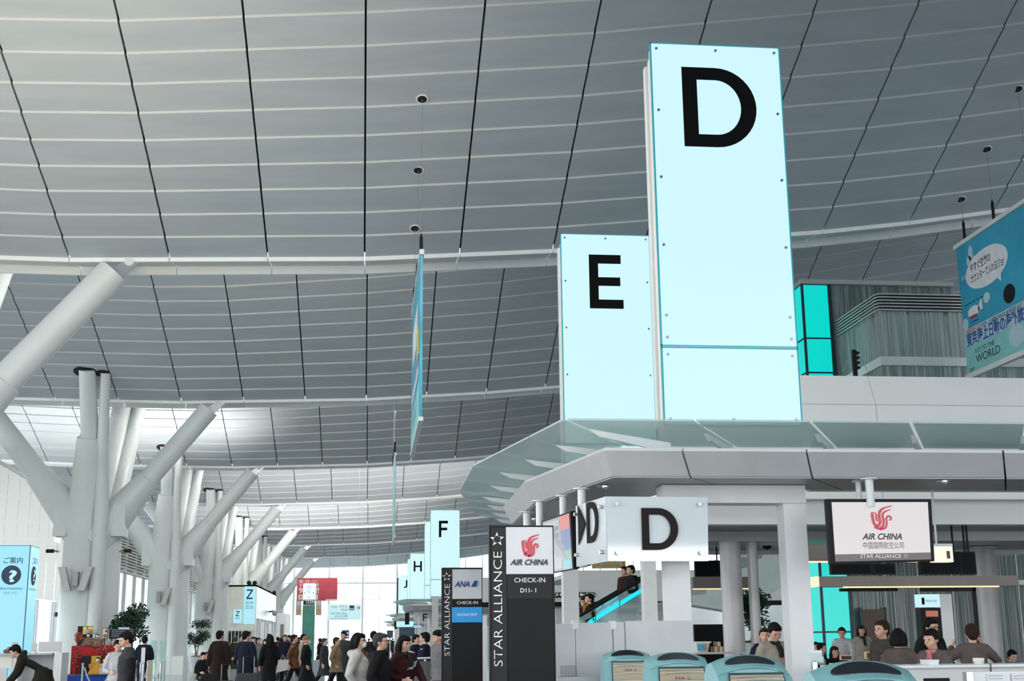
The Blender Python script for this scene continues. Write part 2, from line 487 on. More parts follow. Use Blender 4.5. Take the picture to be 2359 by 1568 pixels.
# ------------------------------------------------------------------ tree columns
def arm(name, p0, p1, r0, r1, root, collar=None, plate=False):
    p0, p1 = Vector(p0), Vector(p1); d = (p1 - p0)
    a, b = (.46, .47)
    path = [p0, p0 + d * a, p0 + d * (a + .004), p1]
    m = MB().tube(path, [r0, r1 * 1.12, r1, r1], 20)
    o = m.build(name, COLM, root, smooth=True)
    return o
for i in range(0, 7):
    Y = 29 + 18 * i
    tX = -9.85 if i else -10.2
    dist = ['nearest to the camera, cut off at the picture edge', 'with loudspeakers behind the red doll display', 'second along the row, beside the potted trees', 'third along the row, just before the white ticket box',
            'fourth along the row, rising behind the white ticket box', 'fifth along the row, beyond the white ticket box', 'last of the row before the glass end wall'][i]
    root = thing('tree_column', (tX, Y, 0), 'white branching steel column ' + dist, 'column')
    tk = MB()
    tk.tube([(tX - .25, Y, 0), (tX - .25, Y, 6.0), (tX - .15, Y - .3, 7.2), (tX - .1, Y - .75, 8.6)], [.72, .66, .6, .45], 26)
    tk.build('trunk', COLM, root, smooth=True)
    tk = MB(); tk.tube([(tX + .45, Y + .25, 0), (tX + .45, Y + .25, 5.2), (tX + .5, Y + .2, 6.4)], [.62, .56, .42], 22)
    tk.build('trunk', COLM, root, smooth=True)
    B(tX - 1.05, tX + 1.05, Y - .85, Y + .85, 0, .85 if i > 1 else .5, 'base_casing', WHITE, root)
    # pipe running up the front, between the two trunks
    pm = MB(); pm.tube([(tX + .42, Y - .62, 0), (tX + .42, Y - .62, 6.3), (tX + .37, Y - .75, 7.8), (tX + .50, Y - 1.8, 10.73)], [.25, .25, .20, .175], 14)
    pm.build('front_pipe', COLM, root, smooth=True)
    va = MB(); va.tube([(tX - .1, Y - .75, 8.6), (tX - .1, Y - .78, 8.62), (tX - .1, Y - 1.95, 10.82)], [.40, .31, .285], 20); va.build('upright_arm', COLM, root, smooth=True)
    arm('branch', (tX + .1, Y + .1, 5.0), (-5.95, Y, 9.78), .74, .36, root)
    arm('branch', (tX - .2, Y + .1, 5.2), (-14.0, Y, 10.0), .74, .40, root)
    arm('branch', (tX + .1, Y + .5, 5.6), (tX + .4, Y + 4.5, 13.6), .5, .40, root)
    arm('branch', (tX + .5, Y + .5, 5.6), (tX + 1.15, Y + 4.5, 13.6), .4, .26, root)
    # pin bracket at the tip of the inner branch
    pb = MB(); pb.prism([(-5.35, Y - .03, 10.28), (-6.15, Y - .03, 9.75), (-6.0, Y - .03, 9.5), (-5.75, Y - .03, 9.65), (-5.1, Y - .03, 10.28)], (0, .06, 0))
    pb.build('pin_plate', STEEL, root)
    MB().tube([(-5.62, Y - .06, 10.02), (-5.62, Y + .08, 10.02)], .11, 14).build('pin', WHITE, root)
    for q in (.30,):
        for (hx, hy, hr) in ((tX - .16, Y - 1.93, .40), (tX + .43, Y - 1.84, .26)):
            zz = zc(hx, 0 + (28.95 + 18 * i) - hy); nn = Vector((0, -.33, -1)).normalized()
            MB().tube([Vector((hx, hy, zz)) - nn * .06, Vector((hx, hy, zz)) + nn * .035], hr, 18).build('ceiling_opening', DARK, root)
    for s_ in (-1, 1):
        B(tX + s_ * 1.0 - .22, tX + s_ * 1.0 + .22, Y - .5, Y + .3, 5.15, 6.25, 'air_nozzle_box', COLM, root)
    if i == 1:
        for s_, nm in ((-1, 'small black security camera on the left flank of the column by the doll display'), (1, 'small black security camera on the right flank of the column by the doll display')):
            xx = tX + (-1.0 if s_ < 0 else 1.05)
            sc0 = thing('security_camera', (xx, Y - .3, 4.6), nm, 'camera')
            MB().tube([(xx, Y - .3, 4.62), (xx + s_ * .22, Y - .3, 4.66)], .03, 8).build('bracket', GREYD, sc0)
            B(xx + s_ * .30 - .13, xx + s_ * .30 + .13, Y - .38, Y - .24, 4.58, 4.70, 'camera_body', BLACK, sc0)
    # paired loudspeaker panels on brackets
    if i in (1, 2, 3):
        sp = thing('column_speaker', (tX, Y - .8, 3.6), ['', 'pair of slanted grey loudspeakers on the column by the doll display', 'single slanted grey loudspeaker on the second column along', 'single slanted grey loudspeaker on the third column along'][i], 'loudspeaker')
        for s_ in ((-1, 1) if i == 1 else (1,)):
            xx = tX - .25 + s_ * .36
            MB().hexa([(xx - s_ * .12 - .12, Y - 1.05, 3.25), (xx - s_ * .12 + .12, Y - 1.05, 3.25), (xx - s_ * .12 + .12, Y - .8, 3.25), (xx - s_ * .12 - .12, Y - .8, 3.25),
                       (xx + s_ * .1 - .12, Y - 1.05, 4.05), (xx + s_ * .1 + .12, Y - 1.05, 4.05), (xx + s_ * .1 + .12, Y - .8, 4.05), (xx + s_ * .1 - .12, Y - .8, 4.05)]).build('speaker_box', GREYP, sp)
        B(tX - .34, tX - .16, Y - .95, Y - .6, 3.42, 3.9, 'bracket', GREYD, sp)
# ------------------------------------------------------------------ wall on the right, deck behind
wr_ = struct('wall_right', (44, 60, 0))
for i in range(24):
    B(44, 44.3, -36 + 8 * i, -36 + 8 * i + 7.95, 0, 20, 'wall_panel', WHITEW, wr_)

# ------------------------------------------------------------------ check-in islands
def inset(pts, d):
    out = []
    n = len(pts)
    for i in range(n):
        p = Vector(pts[i]).to_2d(); a = Vector(pts[i - 1]).to_2d() if i else None; b = Vector(pts[i + 1]).to_2d() if i < n - 1 else None
        def nrm(u, v):
            e = (v - u).normalized(); return Vector((-e.y, e.x)) * -1
        if a is None: q = p + nrm(p, b) * d
        elif b is None: q = p + nrm(a, p) * d
        else:
            n1, n2 = nrm(a, p), nrm(p, b); m = (n1 + n2).normalized(); q = p + m * d / max(.3, m.dot(n1))
        out.append((q.x, q.y))
    return out
RING = [(13, 12.6), (2.32, 12.6), (1.83, 15.4), (1.87, 18.2), (2.31, 20.8), (3.0, 22.5), (13, 22.5)]
GLS = [(13, 12.68), (1.93, 12.68), (1.29, 16.23), (1.31, 19.09), (1.87, 22.7), (2.4, 23.6), (13, 23.6)]
def seg_joints(a, b, step):
    L_ = (Vector(b) - Vector(a)).length; n = max(1, round(L_ / step))
    return [(a[0] + (b[0] - a[0]) * i / n, a[1] + (b[1] - a[1]) * i / n) for i in range(n + 1)]
def lerp2(a, b, t): return (a[0] + (b[0] - a[0]) * t, a[1] + (b[1] - a[1]) * t)
def ring_canopy(oy, label, detail=True):
    root = thing('check_in_canopy', (6, 14 + oy, 3.2), label, 'canopy', None)
    o0, o1, o2, o3 = RING, inset(RING, .13), inset(RING, 1.18), inset(RING, .03)
    for i in range(len(RING) - 1):
        L_ = (Vector(RING[i]) - Vector(RING[i + 1])).length
        if i in (0, 5):
            cuts = [0, (13 - 6.55) / L_, (13 - 4.43) / L_, (13 - 3.13) / L_, 1] if i == 0 else [0, .33, .66, 1]
        else: cuts = [0, 1]
        for a, b in zip(cuts[:-1], cuts[1:]):
            e = .010 / L_
            a2 = a + e if a > 0 else 0; b2 = b - e if b < 1 else 1
            def P(o, t, z): q = lerp2(o[i], o[i + 1], t); return (q[0], q[1] + oy, z)
            MB().hexa([P(o1, a2, 3.06), P(o1, b2, 3.06), P(inset(RING, .2), b2, 3.06), P(inset(RING, .2), a2, 3.06),
                       P(o0, a2, 3.30), P(o0, b2, 3.30), P(inset(RING, .2), b2, 3.30), P(inset(RING, .2), a2, 3.30)]).build('fascia_panel', GREYP, root)
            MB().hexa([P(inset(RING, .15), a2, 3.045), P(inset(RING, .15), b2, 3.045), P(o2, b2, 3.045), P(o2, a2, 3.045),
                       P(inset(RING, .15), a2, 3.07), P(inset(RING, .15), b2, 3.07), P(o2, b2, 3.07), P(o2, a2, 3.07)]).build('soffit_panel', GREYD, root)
            MB().hexa([P(o0, a2, 3.30), P(o0, b2, 3.30), P(o2, b2, 3.30), P(o2, a2, 3.30),
                       P(o3, a2, 3.335), P(o3, b2, 3.335), P(o2, b2, 3.335), P(o2, a2, 3.335)]).build('top_edge', WHITE, root)
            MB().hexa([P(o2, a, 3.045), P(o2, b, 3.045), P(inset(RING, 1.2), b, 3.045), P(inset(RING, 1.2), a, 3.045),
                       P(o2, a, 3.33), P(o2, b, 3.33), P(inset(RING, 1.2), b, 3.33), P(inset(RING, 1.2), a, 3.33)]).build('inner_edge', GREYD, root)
    return root
def glass_canopy(oy, label):
    root = thing('glass_canopy', (6, 14 + oy, 3.6), label, 'canopy')
    inn = inset(GLS, .95)
    for i in range(len(GLS) - 1):
        A, Bq, a_, b_ = GLS[i], GLS[i + 1], inn[i], inn[i + 1]
        L_ = (Vector(A) - Vector(Bq)).length; n = max(1, round(L_ / 1.28)) if i in (0, 5) else max(1, round(L_ / 1.2))
        for k in range(n):
            t0, t1 = k / n + .004, (k + 1) / n - .004
            if i == 0:
                t0 = [0, .195, .32, .44, .555, .67, .768, .8795][k] if k < 8 else t0
                t1 = ([0, .195, .32, .44, .555, .67, .768, .8795][k + 1] if k < 7 else 1) - .004 if k < 8 else t1
                if k > 7: continue
            q = [lerp2(A, Bq, t0), lerp2(A, Bq, t1), lerp2(a_, b_, t1), lerp2(a_, b_, t0)]
            zs_ = (3.62, 3.62, 3.50, 3.50)
            vs = [(p[0], p[1] + oy, z) for p, z in zip(q, zs_)]
            MB().hexa(vs + [(v[0], v[1], v[2] + .02) for v in vs]).build('glass_tile', FROST, root)
            # tapering bracket under the joint
            p0 = Vector((q[0][0], q[0][1] + oy, 3.6)); p1 = Vector((q[3][0], q[3][1] + oy, 3.48)); d = p1 - p0; sd = Vector((-d.y, d.x, 0)).normalized() * .022
            if 1 <= i <= 4: d = Vector((abs(d.x) * 1.2, 0 if k else d.y * .3, d.z)); p0.y += .01; sd = Vector((0, .022, 0))
            s0 = p0 + d * .3; 
            pts = [s0 - Vector((0, 0, .02)), s0 + d * .95 - Vector((0, 0, .0)), s0 + d * .95 - Vector((0, 0, .26)), s0 + d * .78 - Vector((0, 0, .26)), s0 + d * .7 - Vector((0, 0, .10)), s0 + d * .12 - Vector((0, 0, .075))]
            MB().prism([p - sd for p in pts], sd * 2).build('bracket', WHITE, root)
    return root
def tower(Yf, letter, label, z0_, px=None, band=True, letter_rect=None, depth=.42):
    X0, X1, Z1 = 3.28, 4.90, 8.50
    root = thing('letter_tower', (4.09, Yf, z0_), label, 'sign', 'tall backlit letter towers of the check-in islands')
    zj = 4.72
    for (a, b) in (((z0_, zj - .012), (zj, Z1)) if band else ((z0_, Z1),)):
        B(X0 + .004, X1 - .004, Yf, Yf + .03, a, b, 'light_panel', SIGNW, root)
        rr = MB()
        for q in ((X0, X0 + .016, a, b), (X1 - .016, X1, a, b), (X0, X1, b - .012, b), (X0, X1, a, a + .012)):
            rr.box(q[0], q[1], Yf - .006, Yf + .036, q[2], q[3])
        rr.build('glass_edge', RIM, root)
    B(X0 + .02, X1 - .02, Yf + .04, Yf + .16, z0_, Z1 - .05, 'housing', CREAM, root)
    B(X0 + .03, X1 - .03, Yf + .17, Yf + .30, z0_, Z1 - .12, 'housing', CREAM, root)
    B(X0 + .0, X1 - .0, Yf + .31, Yf + depth, z0_, Z1 - .17, 'housing', WHITE, root)
    zst = [Z1 - .08, 7.62, 6.77, 5.93, 5.08, 4.82, 4.62, z0_ + .07] if band else [Z1 - .08, 7.5, 6.6, 5.7, 4.8]
    zst = [z for z in zst]
    for z in zst:
        for x in (X0 + .075, X1 - .075):
            MB().tube([(x, Yf - .02, z), (x, Yf, z)], .017, 10).build('stud', STUD, root)
    for z in (Z1 - .08, z0_ + .07):
        MB().tube([(4.09, Yf - .02, z), (4.09, Yf, z)], .017, 10).build('stud', STUD, root)
    if letter:
        x0, x1, za, zb2 = letter_rect
        poly_letter(LET[letter], (x0, Yf - .002, za), XR, ZU, x1 - x0, zb2 - za, LETTER, root, 'letter', .008)
    return root
a, b = at(1577, 337, 14), at(1737, 161, 14)
LR = {'D': (a.x, b.x, a.z, b.z)}
a, b = at(1359, 710, 21.5), at(1433, 588, 21.5); LR['E'] = (a.x, b.x, a.z, b.z)
a, b = at(1011, 1237, 71), at(1032, 1199, 71); LR['F'] = (a.x, b.x, a.z, b.z)
LR['G'] = LR['F']
LR['H'] = (at(953, 1300, 107).x, at(972, 1300, 107).x, at(960, 1316, 107).z, at(960, 1292, 107).z)
LR['I'] = (3.8, 4.4, LR['H'][2], LR['H'][3])
LR['J'] = (3.6, 4.1, LR['H'][2] + .1, LR['H'][3] + .1)
LR['K'] = LR['J']
tower(14, 'D', 'tallest backlit pale blue tower with the letter D', 3.80, letter_rect=LR['D'])
tower(21.5, 'E', 'backlit pale blue tower with the letter E beside the D tower', 3.80, letter_rect=LR['E'])
tower(71, 'F', 'backlit pale blue tower with the letter F', 3.8, letter_rect=LR['F'])
tower(78.5, 'G', 'narrow strip of a blank backlit tower peeping from behind the F tower', 3.645, letter_rect=LR['G'])
tower(107, 'H', 'small backlit pale blue tower with the letter H', 3.8, letter_rect=LR['H'])
tower(114.5, 'I', 'backlit tower edge showing just left of the H tower', 3.645, letter_rect=LR['I'])
tower(143, 'J', 'distant backlit pale blue tower with the letter J', 3.8, letter_rect=LR['J'])
tower(150.5, None, 'farthest backlit tower, left of the J tower', 2.2, letter_rect=None)
for oy, nm in ((0, 'nearest grey check-in canopy ring under the D and E towers'), (57, 'grey check-in canopy ring under the F tower'),
               (93, 'small grey check-in canopy ring under the H tower'), (129, 'farthest grey check-in canopy ring under the J tower')):
    ring_canopy(oy, nm)
    glass_canopy(oy, nm.replace('grey check-in canopy ring', 'frosted glass awning').replace('nearest', 'large'))
# portals that carry the towers
def portal(Yf, label, det=True):
    root = thing('tower_portal', (4.09, Yf, 0), label, 'frame', None)
    y = Yf - .7
    k = y / 13.3
    if Yf > 20: y = 20.9 + Yf - 21.5
    if Yf < 30: pxs = (1539, 1593, 1818, 1870) if Yf < 20 else (1299, 1334, 1485, 1515)
    else: pxs = None
    xl0, xl1, xr0, xr1 = [at(q, 1400, 13.33 if Yf < 20 else 20.93).x for q in pxs] if pxs else (3.15, 3.42, 4.45, 4.72)
    B(xl0 - .02, xr1, y, y + .30, 2.85, 3.04, 'beam', BEAMW, root)
    B(3.30, 4.88, Yf + .03, Yf + .38, 3.34, 3.79, 'upper_box', BEAMW, root)
    B(xl0, xl1, y + .03, y + .27, 0, 2.85, 'post', BEAMW, root)
    B(xr0, xr1, y + .03, y + .27, 0, 2.85, 'post', BEAMW, root)
    return root
portal(14, 'white portal frame of two square posts carrying the D tower')
portal(21.5, 'white portal frame carrying the E tower, beside the partition')
portal(71, 'white portal frame under the F tower')
portal(107, 'white portal frame under the H tower')
portal(143, 'white portal frame under the J tower')
# black ventilation slots between glass and ring
SLOT = mat('slot_grille', (0.015, 0.015, 0.016), 0.6, 0.2)
for k, (x0, x1) in enumerate(((4.95, 5.95), (6.3, 8.2))):
    gr = thing('vent_slot', ((x0 + x1) / 2, 13.75, 3.4), ['black grille slot under the glass awning, right of the tower portal', 'black grille slot under the glass awning at the right edge'][k], 'vent')
    B(x0, x1, 13.78, 13.82, 3.30, 3.50, 'backing', SLOT, gr)
    for j in range(int((x1 - x0) / .1)):
        B(x0 + .1 * j, x0 + .1 * j + .012, 13.75, 13.78, 3.30, 3.50, 'bar', FRAMEB, gr)
MB().box(4.9, 13, 13.83, 14.0, 3.05, 3.62).build('wall_inner', WHITEW)['kind'] = 'structure'
# white bulkhead behind the D tower
bk = struct('wall_bulkhead', (9, 20, 5))
ztop, zmid, zbot = at(2100, 866, 20).z, at(2100, 933, 19.8).z, 3.6
for k in range(5):
    x0, x1 = 5.05 + 3.14 * k, 5.05 + 3.14 * (k + 1) - .008
    B(x0, x1, 19.8, 20.0, zbot, zmid, 'wall_panel', WHITEW, bk)
    MB().hexa([(x0, 19.8, zmid + .006), (x1, 19.8, zmid + .006), (x1, 20.2, zmid + .006), (x0, 20.2, zmid + .006),
               (x0, 20.05, ztop), (x1, 20.05, ztop), (x1, 20.2, ztop), (x0, 20.2, ztop)]).build('wall_panel', WHITEW, bk)
# rear bulkhead under the ring
rb = struct('ceiling_rear', (9, 22, 3))
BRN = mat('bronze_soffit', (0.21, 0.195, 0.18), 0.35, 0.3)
zw = at(2000, 1207, 20).z
B(4.92, 20, 20.02, 20.3, zw, zw + .45, 'fascia_panel', WHITEW, rb)
B(4.92, 20, 20.3, 20.5, zw + .25, zw + 1.2, 'fascia_panel', WHITEW, rb)
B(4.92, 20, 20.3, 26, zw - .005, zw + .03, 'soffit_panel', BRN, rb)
B(4.92, 20, 26, 26.1, zw - .09, zw + .1, 'edge', WHITE, rb)
for (x, w_, nm) in ((1688, .36, 'thick round grey column behind the kiosks'), (1739, .18, 'slim round grey pole beside the thick round column'), (2278, .42, 'round grey column behind the counter staff at the right')):
    Yc = 21.5 if x < 2000 else 25.0
    p = at(x, 1400, Yc)
    c = thing('round_column', (p.x, Yc, 0), nm, 'column')
    MB().tube([(p.x, Yc, 0), (p.x, Yc, 3.2)], w_ / 2, 28).build('shaft', mat('grey_column_paint', (0.50, 0.48, 0.465), 0.4, 0.1), c, smooth=True)
    MB().tube([(p.x, Yc, 3.17), (p.x, Yc, 3.2)], w_ / 2 + .08, 28).build('collar', GREYP, c)

# ------------------------------------------------------------------ poles and the hung D signs
def pole(x, y0, Y, zt, label, r=.045, z1=None):
    p = at(x, y0, Y)
    t = thing('hanging_pole', (p.x, Y, zt), label, 'pole')
    MB().tube([(p.x, Y, z1 if z1 is not None else zt - .5), (p.x, Y, zt)], r, 14).build('tube', WHITE, t, smooth=True)
    MB().tube([(p.x, Y, zt - .012), (p.x, Y, zt)], r * 2.1, 18).build('flange', WHITE, t)
    return p
def quad_board(corn, th, name, m, parent):
    """corn: 4 world points (bl, br, tr, tl); thickness behind"""
    n = (Vector(corn[1]) - Vector(corn[0])).cross(Vector(corn[3]) - Vector(corn[0])).normalized()
    return MB().hexa([Vector(corn[0]), Vector(corn[1]), Vector(corn[1]) - n * th, Vector(corn[0]) - n * th, Vector(corn[3]), Vector(corn[2]), Vector(corn[2]) - n * th, Vector(corn[3]) - n * th]).build(name, m, parent)
PLATE = mat('glossy_white_glass', (0.60, 0.645, 0.64), 0.06, 0, 0.02, coat=1.0, spec=0.9)
a, b, c2, d2 = at(1400, 1292, 12.9), at(1632, 1292, 12.9), at(1630, 1145, 12.9), at(1397, 1143, 12.9)
hs = thing('hanging_gate_sign', (a.x, 12.9, a.z), 'glossy white hanging plate with a dark letter D and four studs', 'sign')
quad_board([a, b, c2, d2], .02, 'plate', PLATE, hs)
q0, q1 = at(1480, 1266, 12.88), at(1560, 1170, 12.88)
DK = mat('dark_brown_letter', (0.022, 0.018, 0.018), 0.7, spec=0.1)
poly_letter(LET['D'], (q0.x, 12.88, q0.z), XR, ZU, q1.x - q0.x, q1.z - q0.z, DK, hs, 'letter', .012)
for (x, y) in ((1420, 1160), (1611, 1161), (1423, 1273), (1615, 1273)):
    p = at(x, y, 12.88); MB().tube([p, p - YR * .03], .022, 12).build('stud', STUD, hs)
for (x, Y) in ((1340, 13.7),):
    pole(x, 1140, Y, 3.045, 'white hanging pole behind the arrow face of the D sign', .045, 2.2)
e0, e1, e2, e3 = at(1328, 1305, 13.65), at(1397, 1293, 12.92), at(1395, 1143, 12.92), at(1326, 1165, 13.65)
hs2 = thing('hanging_gate_sign', tuple(e0), 'narrow angled glass plate with an arrow and letter D beside the LCD screen', 'sign')
quad_board([e0, e1, e2, e3], .012, 'plate', PLATE, hs2)
rt = (e1 - e0).normalized(); w_ = (e1 - e0).length; nr = rt.cross(ZU)
org = e0 + nr * .004
poly_letter(LET['D'], org + rt * w_ * .42 + ZU * .22, rt, ZU, w_ * .36, .42, DK, hs2, 'letter', .012)
poly_letter([[(0, 0), (1, .5), (0, 1)]], org + rt * w_ * .13 + ZU * .22, rt, ZU, w_ * .24, .42, DK, hs2, 'arrow', .012)
for t, z in ((.07, .12), (.9, .1), (.07, .55), (.9, .56)):
    p = e0 + rt * w_ * t + ZU * z; MB().tube([p, p + nr * .04], .02, 10).build('stud', STUD, hs2)
# LCD screen seen at an angle
l0, l1, l2, l3 = at(1262, 1322, 14.9), at(1322, 1311, 13.9), at(1314, 1177, 13.9), at(1247, 1200, 14.9)
lc = thing('hanging_screen', tuple(l1), 'angled hanging screen with pink, blue and green blocks', 'screen')
quad_board([l0, l1, l2, l3], .06, 'casing', BLACK, lc)
def onq(u, v, off=.006):
    p = l0 + (l1 - l0) * u + (l3 - l0) * v + ((l2 - l3) - (l1 - l0)) * u * v
    n = (l1 - l0).cross(l3 - l0).normalized(); return p + n * off
def tile(u0, v0, u1, v1, m, nme, off):
    quad_board([onq(u0, v0, off), onq(u1, v0, off), onq(u1, v1, off), onq(u0, v1, off)], .003, nme, m, lc)
tile(.04, .02, .96, .97, lit('screen_grey', (.30, .30, .33)), 'display', .004)
tile(.66, .72, .96, .97, lit('screen_pink', (.62, .20, .20)), 'display_block', .007)
tile(.66, .36, .96, .71, lit('screen_blue', (.16, .22, .40)), 'display_block', .007)
tile(.66, .19, .96, .35, lit('screen_green', (.22, .42, .33)), 'display_block', .007)
tile(.66, .03, .96, .18, lit('screen_teal', (.20, .45, .50)), 'display_block', .007)
tile(.06, .56, .62, .93, lit('screen_pale', (.42, .40, .42)), 'display_block', .007)
tile(.06, .06, .62, .47, lit('screen_pale', (.42, .40, .42)), 'display_block', .007)
tile(.40, .74, .58, .82, lit('screen_mid', (.22, .22, .25)), 'lettering', .01)
tile(.40, .62, .58, .70, lit('screen_mid', (.22, .22, .25)), 'lettering', .01)
p = at(1325, 1303, 14.0); pq = at(1362, 1296, 14.9)
ls = thing('hanging_screen', tuple(p), 'black back of a hanging screen just under the arrow sign', 'screen')
quad_board([at(1326, 1311, 14.05), at(1363, 1302, 15.0), at(1363, 1200, 15.0), at(1326, 1190, 14.05)], .05, 'casing', BLACK, ls)
B(at(1326, 1250, 14.1).x, at(1350, 1250, 14.1).x, 14.1, 14.3, 2.3, 2.5, 'bracket', BLACK, ls)
pole(1243, 1167, 14.95, 3.045, 'white hanging pole above the angled screen', .045, 2.15)
pole(1214, 1185, 16.3, 3.045, 'white hanging pole farthest along the canopy soffit', .05, 2.2)
pole(1297, 1170, 14.4, 3.045, 'short white hanging pole between canopy and angled screen', .04, 2.6)
# downlights in the soffit
SILV = mat('chrome_fitting', (0.8, 0.8, 0.8), 0.1, 1.0)
for k, (x, y) in enumerate(((1390, 1117), (1293, 1152), (1228, 1192), (2172, 1105))):
    d = R3 @ Vector((x - CX, CY - y, -F)); t = (3.045 - 1.45) / d.z; p = CAM + d * t
    dl = thing('downlight', tuple(p), ['chrome eyeball downlight in the canopy soffit above the D sign', 'chrome eyeball downlight in the soffit above the angled screen', 'chrome eyeball downlight deepest in the canopy soffit', 'chrome eyeball downlight in the soffit above the wide screen'][k], 'lamp')
    MB().tube([p, p - ZU * .012], [.07, .075], 16).build('ring', SILV, dl)
    MB().ball(p - ZU * .015 + XR * .02, .035, 10, 6).build('lamp_head', SILV, dl, smooth=True)

# ------------------------------------------------------------------ wide AIR CHINA screen
Ym = 12.75
m0, m1, m2, m3 = at(1914, 1298, Ym), at(2153, 1292, Ym), at(2145, 1149, Ym), at(1904, 1149, Ym)
ms = thing('hanging_screen', ((m0.x + m1.x) / 2, Ym, m0.z), 'wide hanging screen with red phoenix emblem and airline name', 'screen')
quad_board([m0, m1, m2, m3], .08, 'casing', BLACK, ms)
def onm(u, v, off=.006):
    return m0 + (m1 - m0) * u + (m3 - m0) * v + ((m2 - m3) - (m1 - m0)) * u * v - YR * off
def mt(u0, v0, u1, v1, m, nme, off): return quad_board([onm(u0, v0, off), onm(u1, v0, off), onm(u1, v1, off), onm(u0, v1, off)], .003, nme, m, ms)
mt(.045, .03, .965, .95, lit('screen_white', (.66, .62, .62)), 'display', .004)
mt(.045, .03, .965, .14, lit('screen_bar', (.11, .09, .09)), 'display_bar', .006)
def phoenix(origin, sx, sz, m, parent, nr=-YR, right=XR):
    """winged emblem made of three flowing strokes"""
    def stroke(pts, w, nme='emblem'):
        n = len(pts); mb = MB(); L1 = []; R1 = []
        for i, p in enumerate(pts):
            q0, q1 = pts[max(0, i - 1)], pts[min(n - 1, i + 1)]
            dx, dy = q1[0] - q0[0], q1[1] - q0[1]; l = math.hypot(dx, dy) or 1
            ww = w[i] if hasattr(w, '__len__') else w
            L1.append((p[0] - dy / l * ww, p[1] + dx / l * ww)); R1.append((p[0] + dy / l * ww, p[1] - dx / l * ww))
        P = lambda c: Vector(origin) + right * c[0] * sx + ZU * c[1] * sz + nr * .008
        for i in range(n - 1): mb.add([P(R1[i]), P(R1[i + 1]), P(L1[i + 1]), P(L1[i])], [(0, 1, 2, 3)])
        return mb
    M_ = MB()
    def bez(p, n=14):
        out = []
        for i in range(n + 1):
            t = i / n; pts = [Vector(q) for q in p]
            while len(pts) > 1: pts = [pts[j].lerp(pts[j + 1], t) for j in range(len(pts) - 1)]
            out.append((pts[0].x, pts[0].y))
        return out
    def cr(P_, n=6):
        Q = [P_[0]] + list(P_) + [P_[-1]]; out = []
        for i in range(1, len(Q) - 2):
            for k in range(n):
                t = k / n; a, b, c, d = Q[i - 1], Q[i], Q[i + 1], Q[i + 2]
                out.append(tuple(.5 * ((2 * b[j]) + (c[j] - a[j]) * t + (2 * a[j] - 5 * b[j] + 4 * c[j] - d[j]) * t * t + (3 * b[j] - a[j] - 3 * c[j] + d[j]) * t ** 3) for j in (0, 1)))
        out.append(P_[-1]); return out
    for P_, w0 in (([(.06, .66), (.07, .45), (.13, .2), (.28, .12), (.40, .28), (.37, .52), (.43, .76), (.62, .9), (1.0, 1.0)], .058),
                  ([(.24, .64), (.24, .42), (.29, .30)], .04),
                  ([(.12, .08), (.34, .0), (.52, .12), (.56, .36), (.53, .56), (.63, .73), (.95, .84)], .05),
                  ([(.36, -.04), (.62, .03), (.70, .25), (.69, .42), (.78, .54), (.91, .49), (.89, .38), (.79, .39)], .042),
                  ([(.0, .66), (.1, .71), (.2, .66), (.26, .72)], .022)):
        pts = cr(P_); n_ = len(pts); w = [1.15 * w0 * min(1, .25 + 3 * (n_ - 1 - i) / n_) for i in range(n_)]
        s_ = stroke(pts, w); b_ = len(M_.v); M_.v += s_.v; M_.f += [tuple(b_ + i for i in f) for f in s_.f]; M_.mi += s_.mi
    return M_.build('emblem', m, parent, clean=False)
REDM = lit('emblem_red', (.62, .05, .08), .75)
REDP = mat('emblem_red_print', (.62, .03, .06), .4)
c0 = at(2008, 1217, Ym - .01); c1 = at(2054, 1165, Ym - .01)
phoenix(c0, c1.x - c0.x, c1.z - c0.z, REDM, ms)
rm = (m1 - m0).normalized()
TXD = mat('dark_text', (.04, .03, .03), .4)
def tpx(body, xa, xb, yb, yt, Y, m, parent, bold=0.0, right=XR, shear=0.0, name='lettering', align='LEFT'):
    """lettering between two pixel columns of the photograph on a plane at depth Y"""
    p0, p1, pt = at(xa, yb, Y), at(xb, yb, Y), at(xa, yt, Y)
    if align == 'LEFT':
        o = text(body, p0, right, ZU, pt.z - p0.z, m, parent, name, width=(p1 - p0).length, bold=bold, align='LEFT', shear=shear)
    return o
tpx('AIR CHINA', 1987, 2079, 1242, 1228, Ym - .01, TXD, ms, bold=.03, shear=.3)
tpx('中国国際航空公司', 1987, 2081, 1262, 1250, Ym - .01, TXD, ms)
GREYT = lit('pale_text', (.7, .68, .68))
tpx('STAR ALLIANCE', 1981, 2075, 1285, 1276, Ym - .01, GREYT, ms)
def star(origin, r, m, parent, nr=-YR, right=XR):
    mb = MB()
    for k in range(5):
        t = math.radians(90 + 72 * k); c = Vector((math.cos(t), math.sin(t))); s_ = Vector((-c.y, c.x))
        tip = c * r; tip = tip * 1.1; d_ = Vector((math.cos(.35), math.sin(.35))); q = [tip, c * .42 * r + s_ * .30 * r, c * .62 * r + s_ * .02 * r, c * .36 * r - s_ * .20 * r]
        mb.prism([Vector(origin) + right * p.x + ZU * p.y + nr * .006 for p in q], nr * .002)
    return mb.build('star_emblem', m, parent, clean=False)
star(at(2086, 1280, Ym - .01), .022, GREYT, ms)
pole(1978, 1130, 12.95, 3.045, 'left white pole carrying the wide screen', .03, 2.75)
pole(2003, 1120, 12.72, 3.045, 'right white pole carrying the wide screen', .042, 2.75)
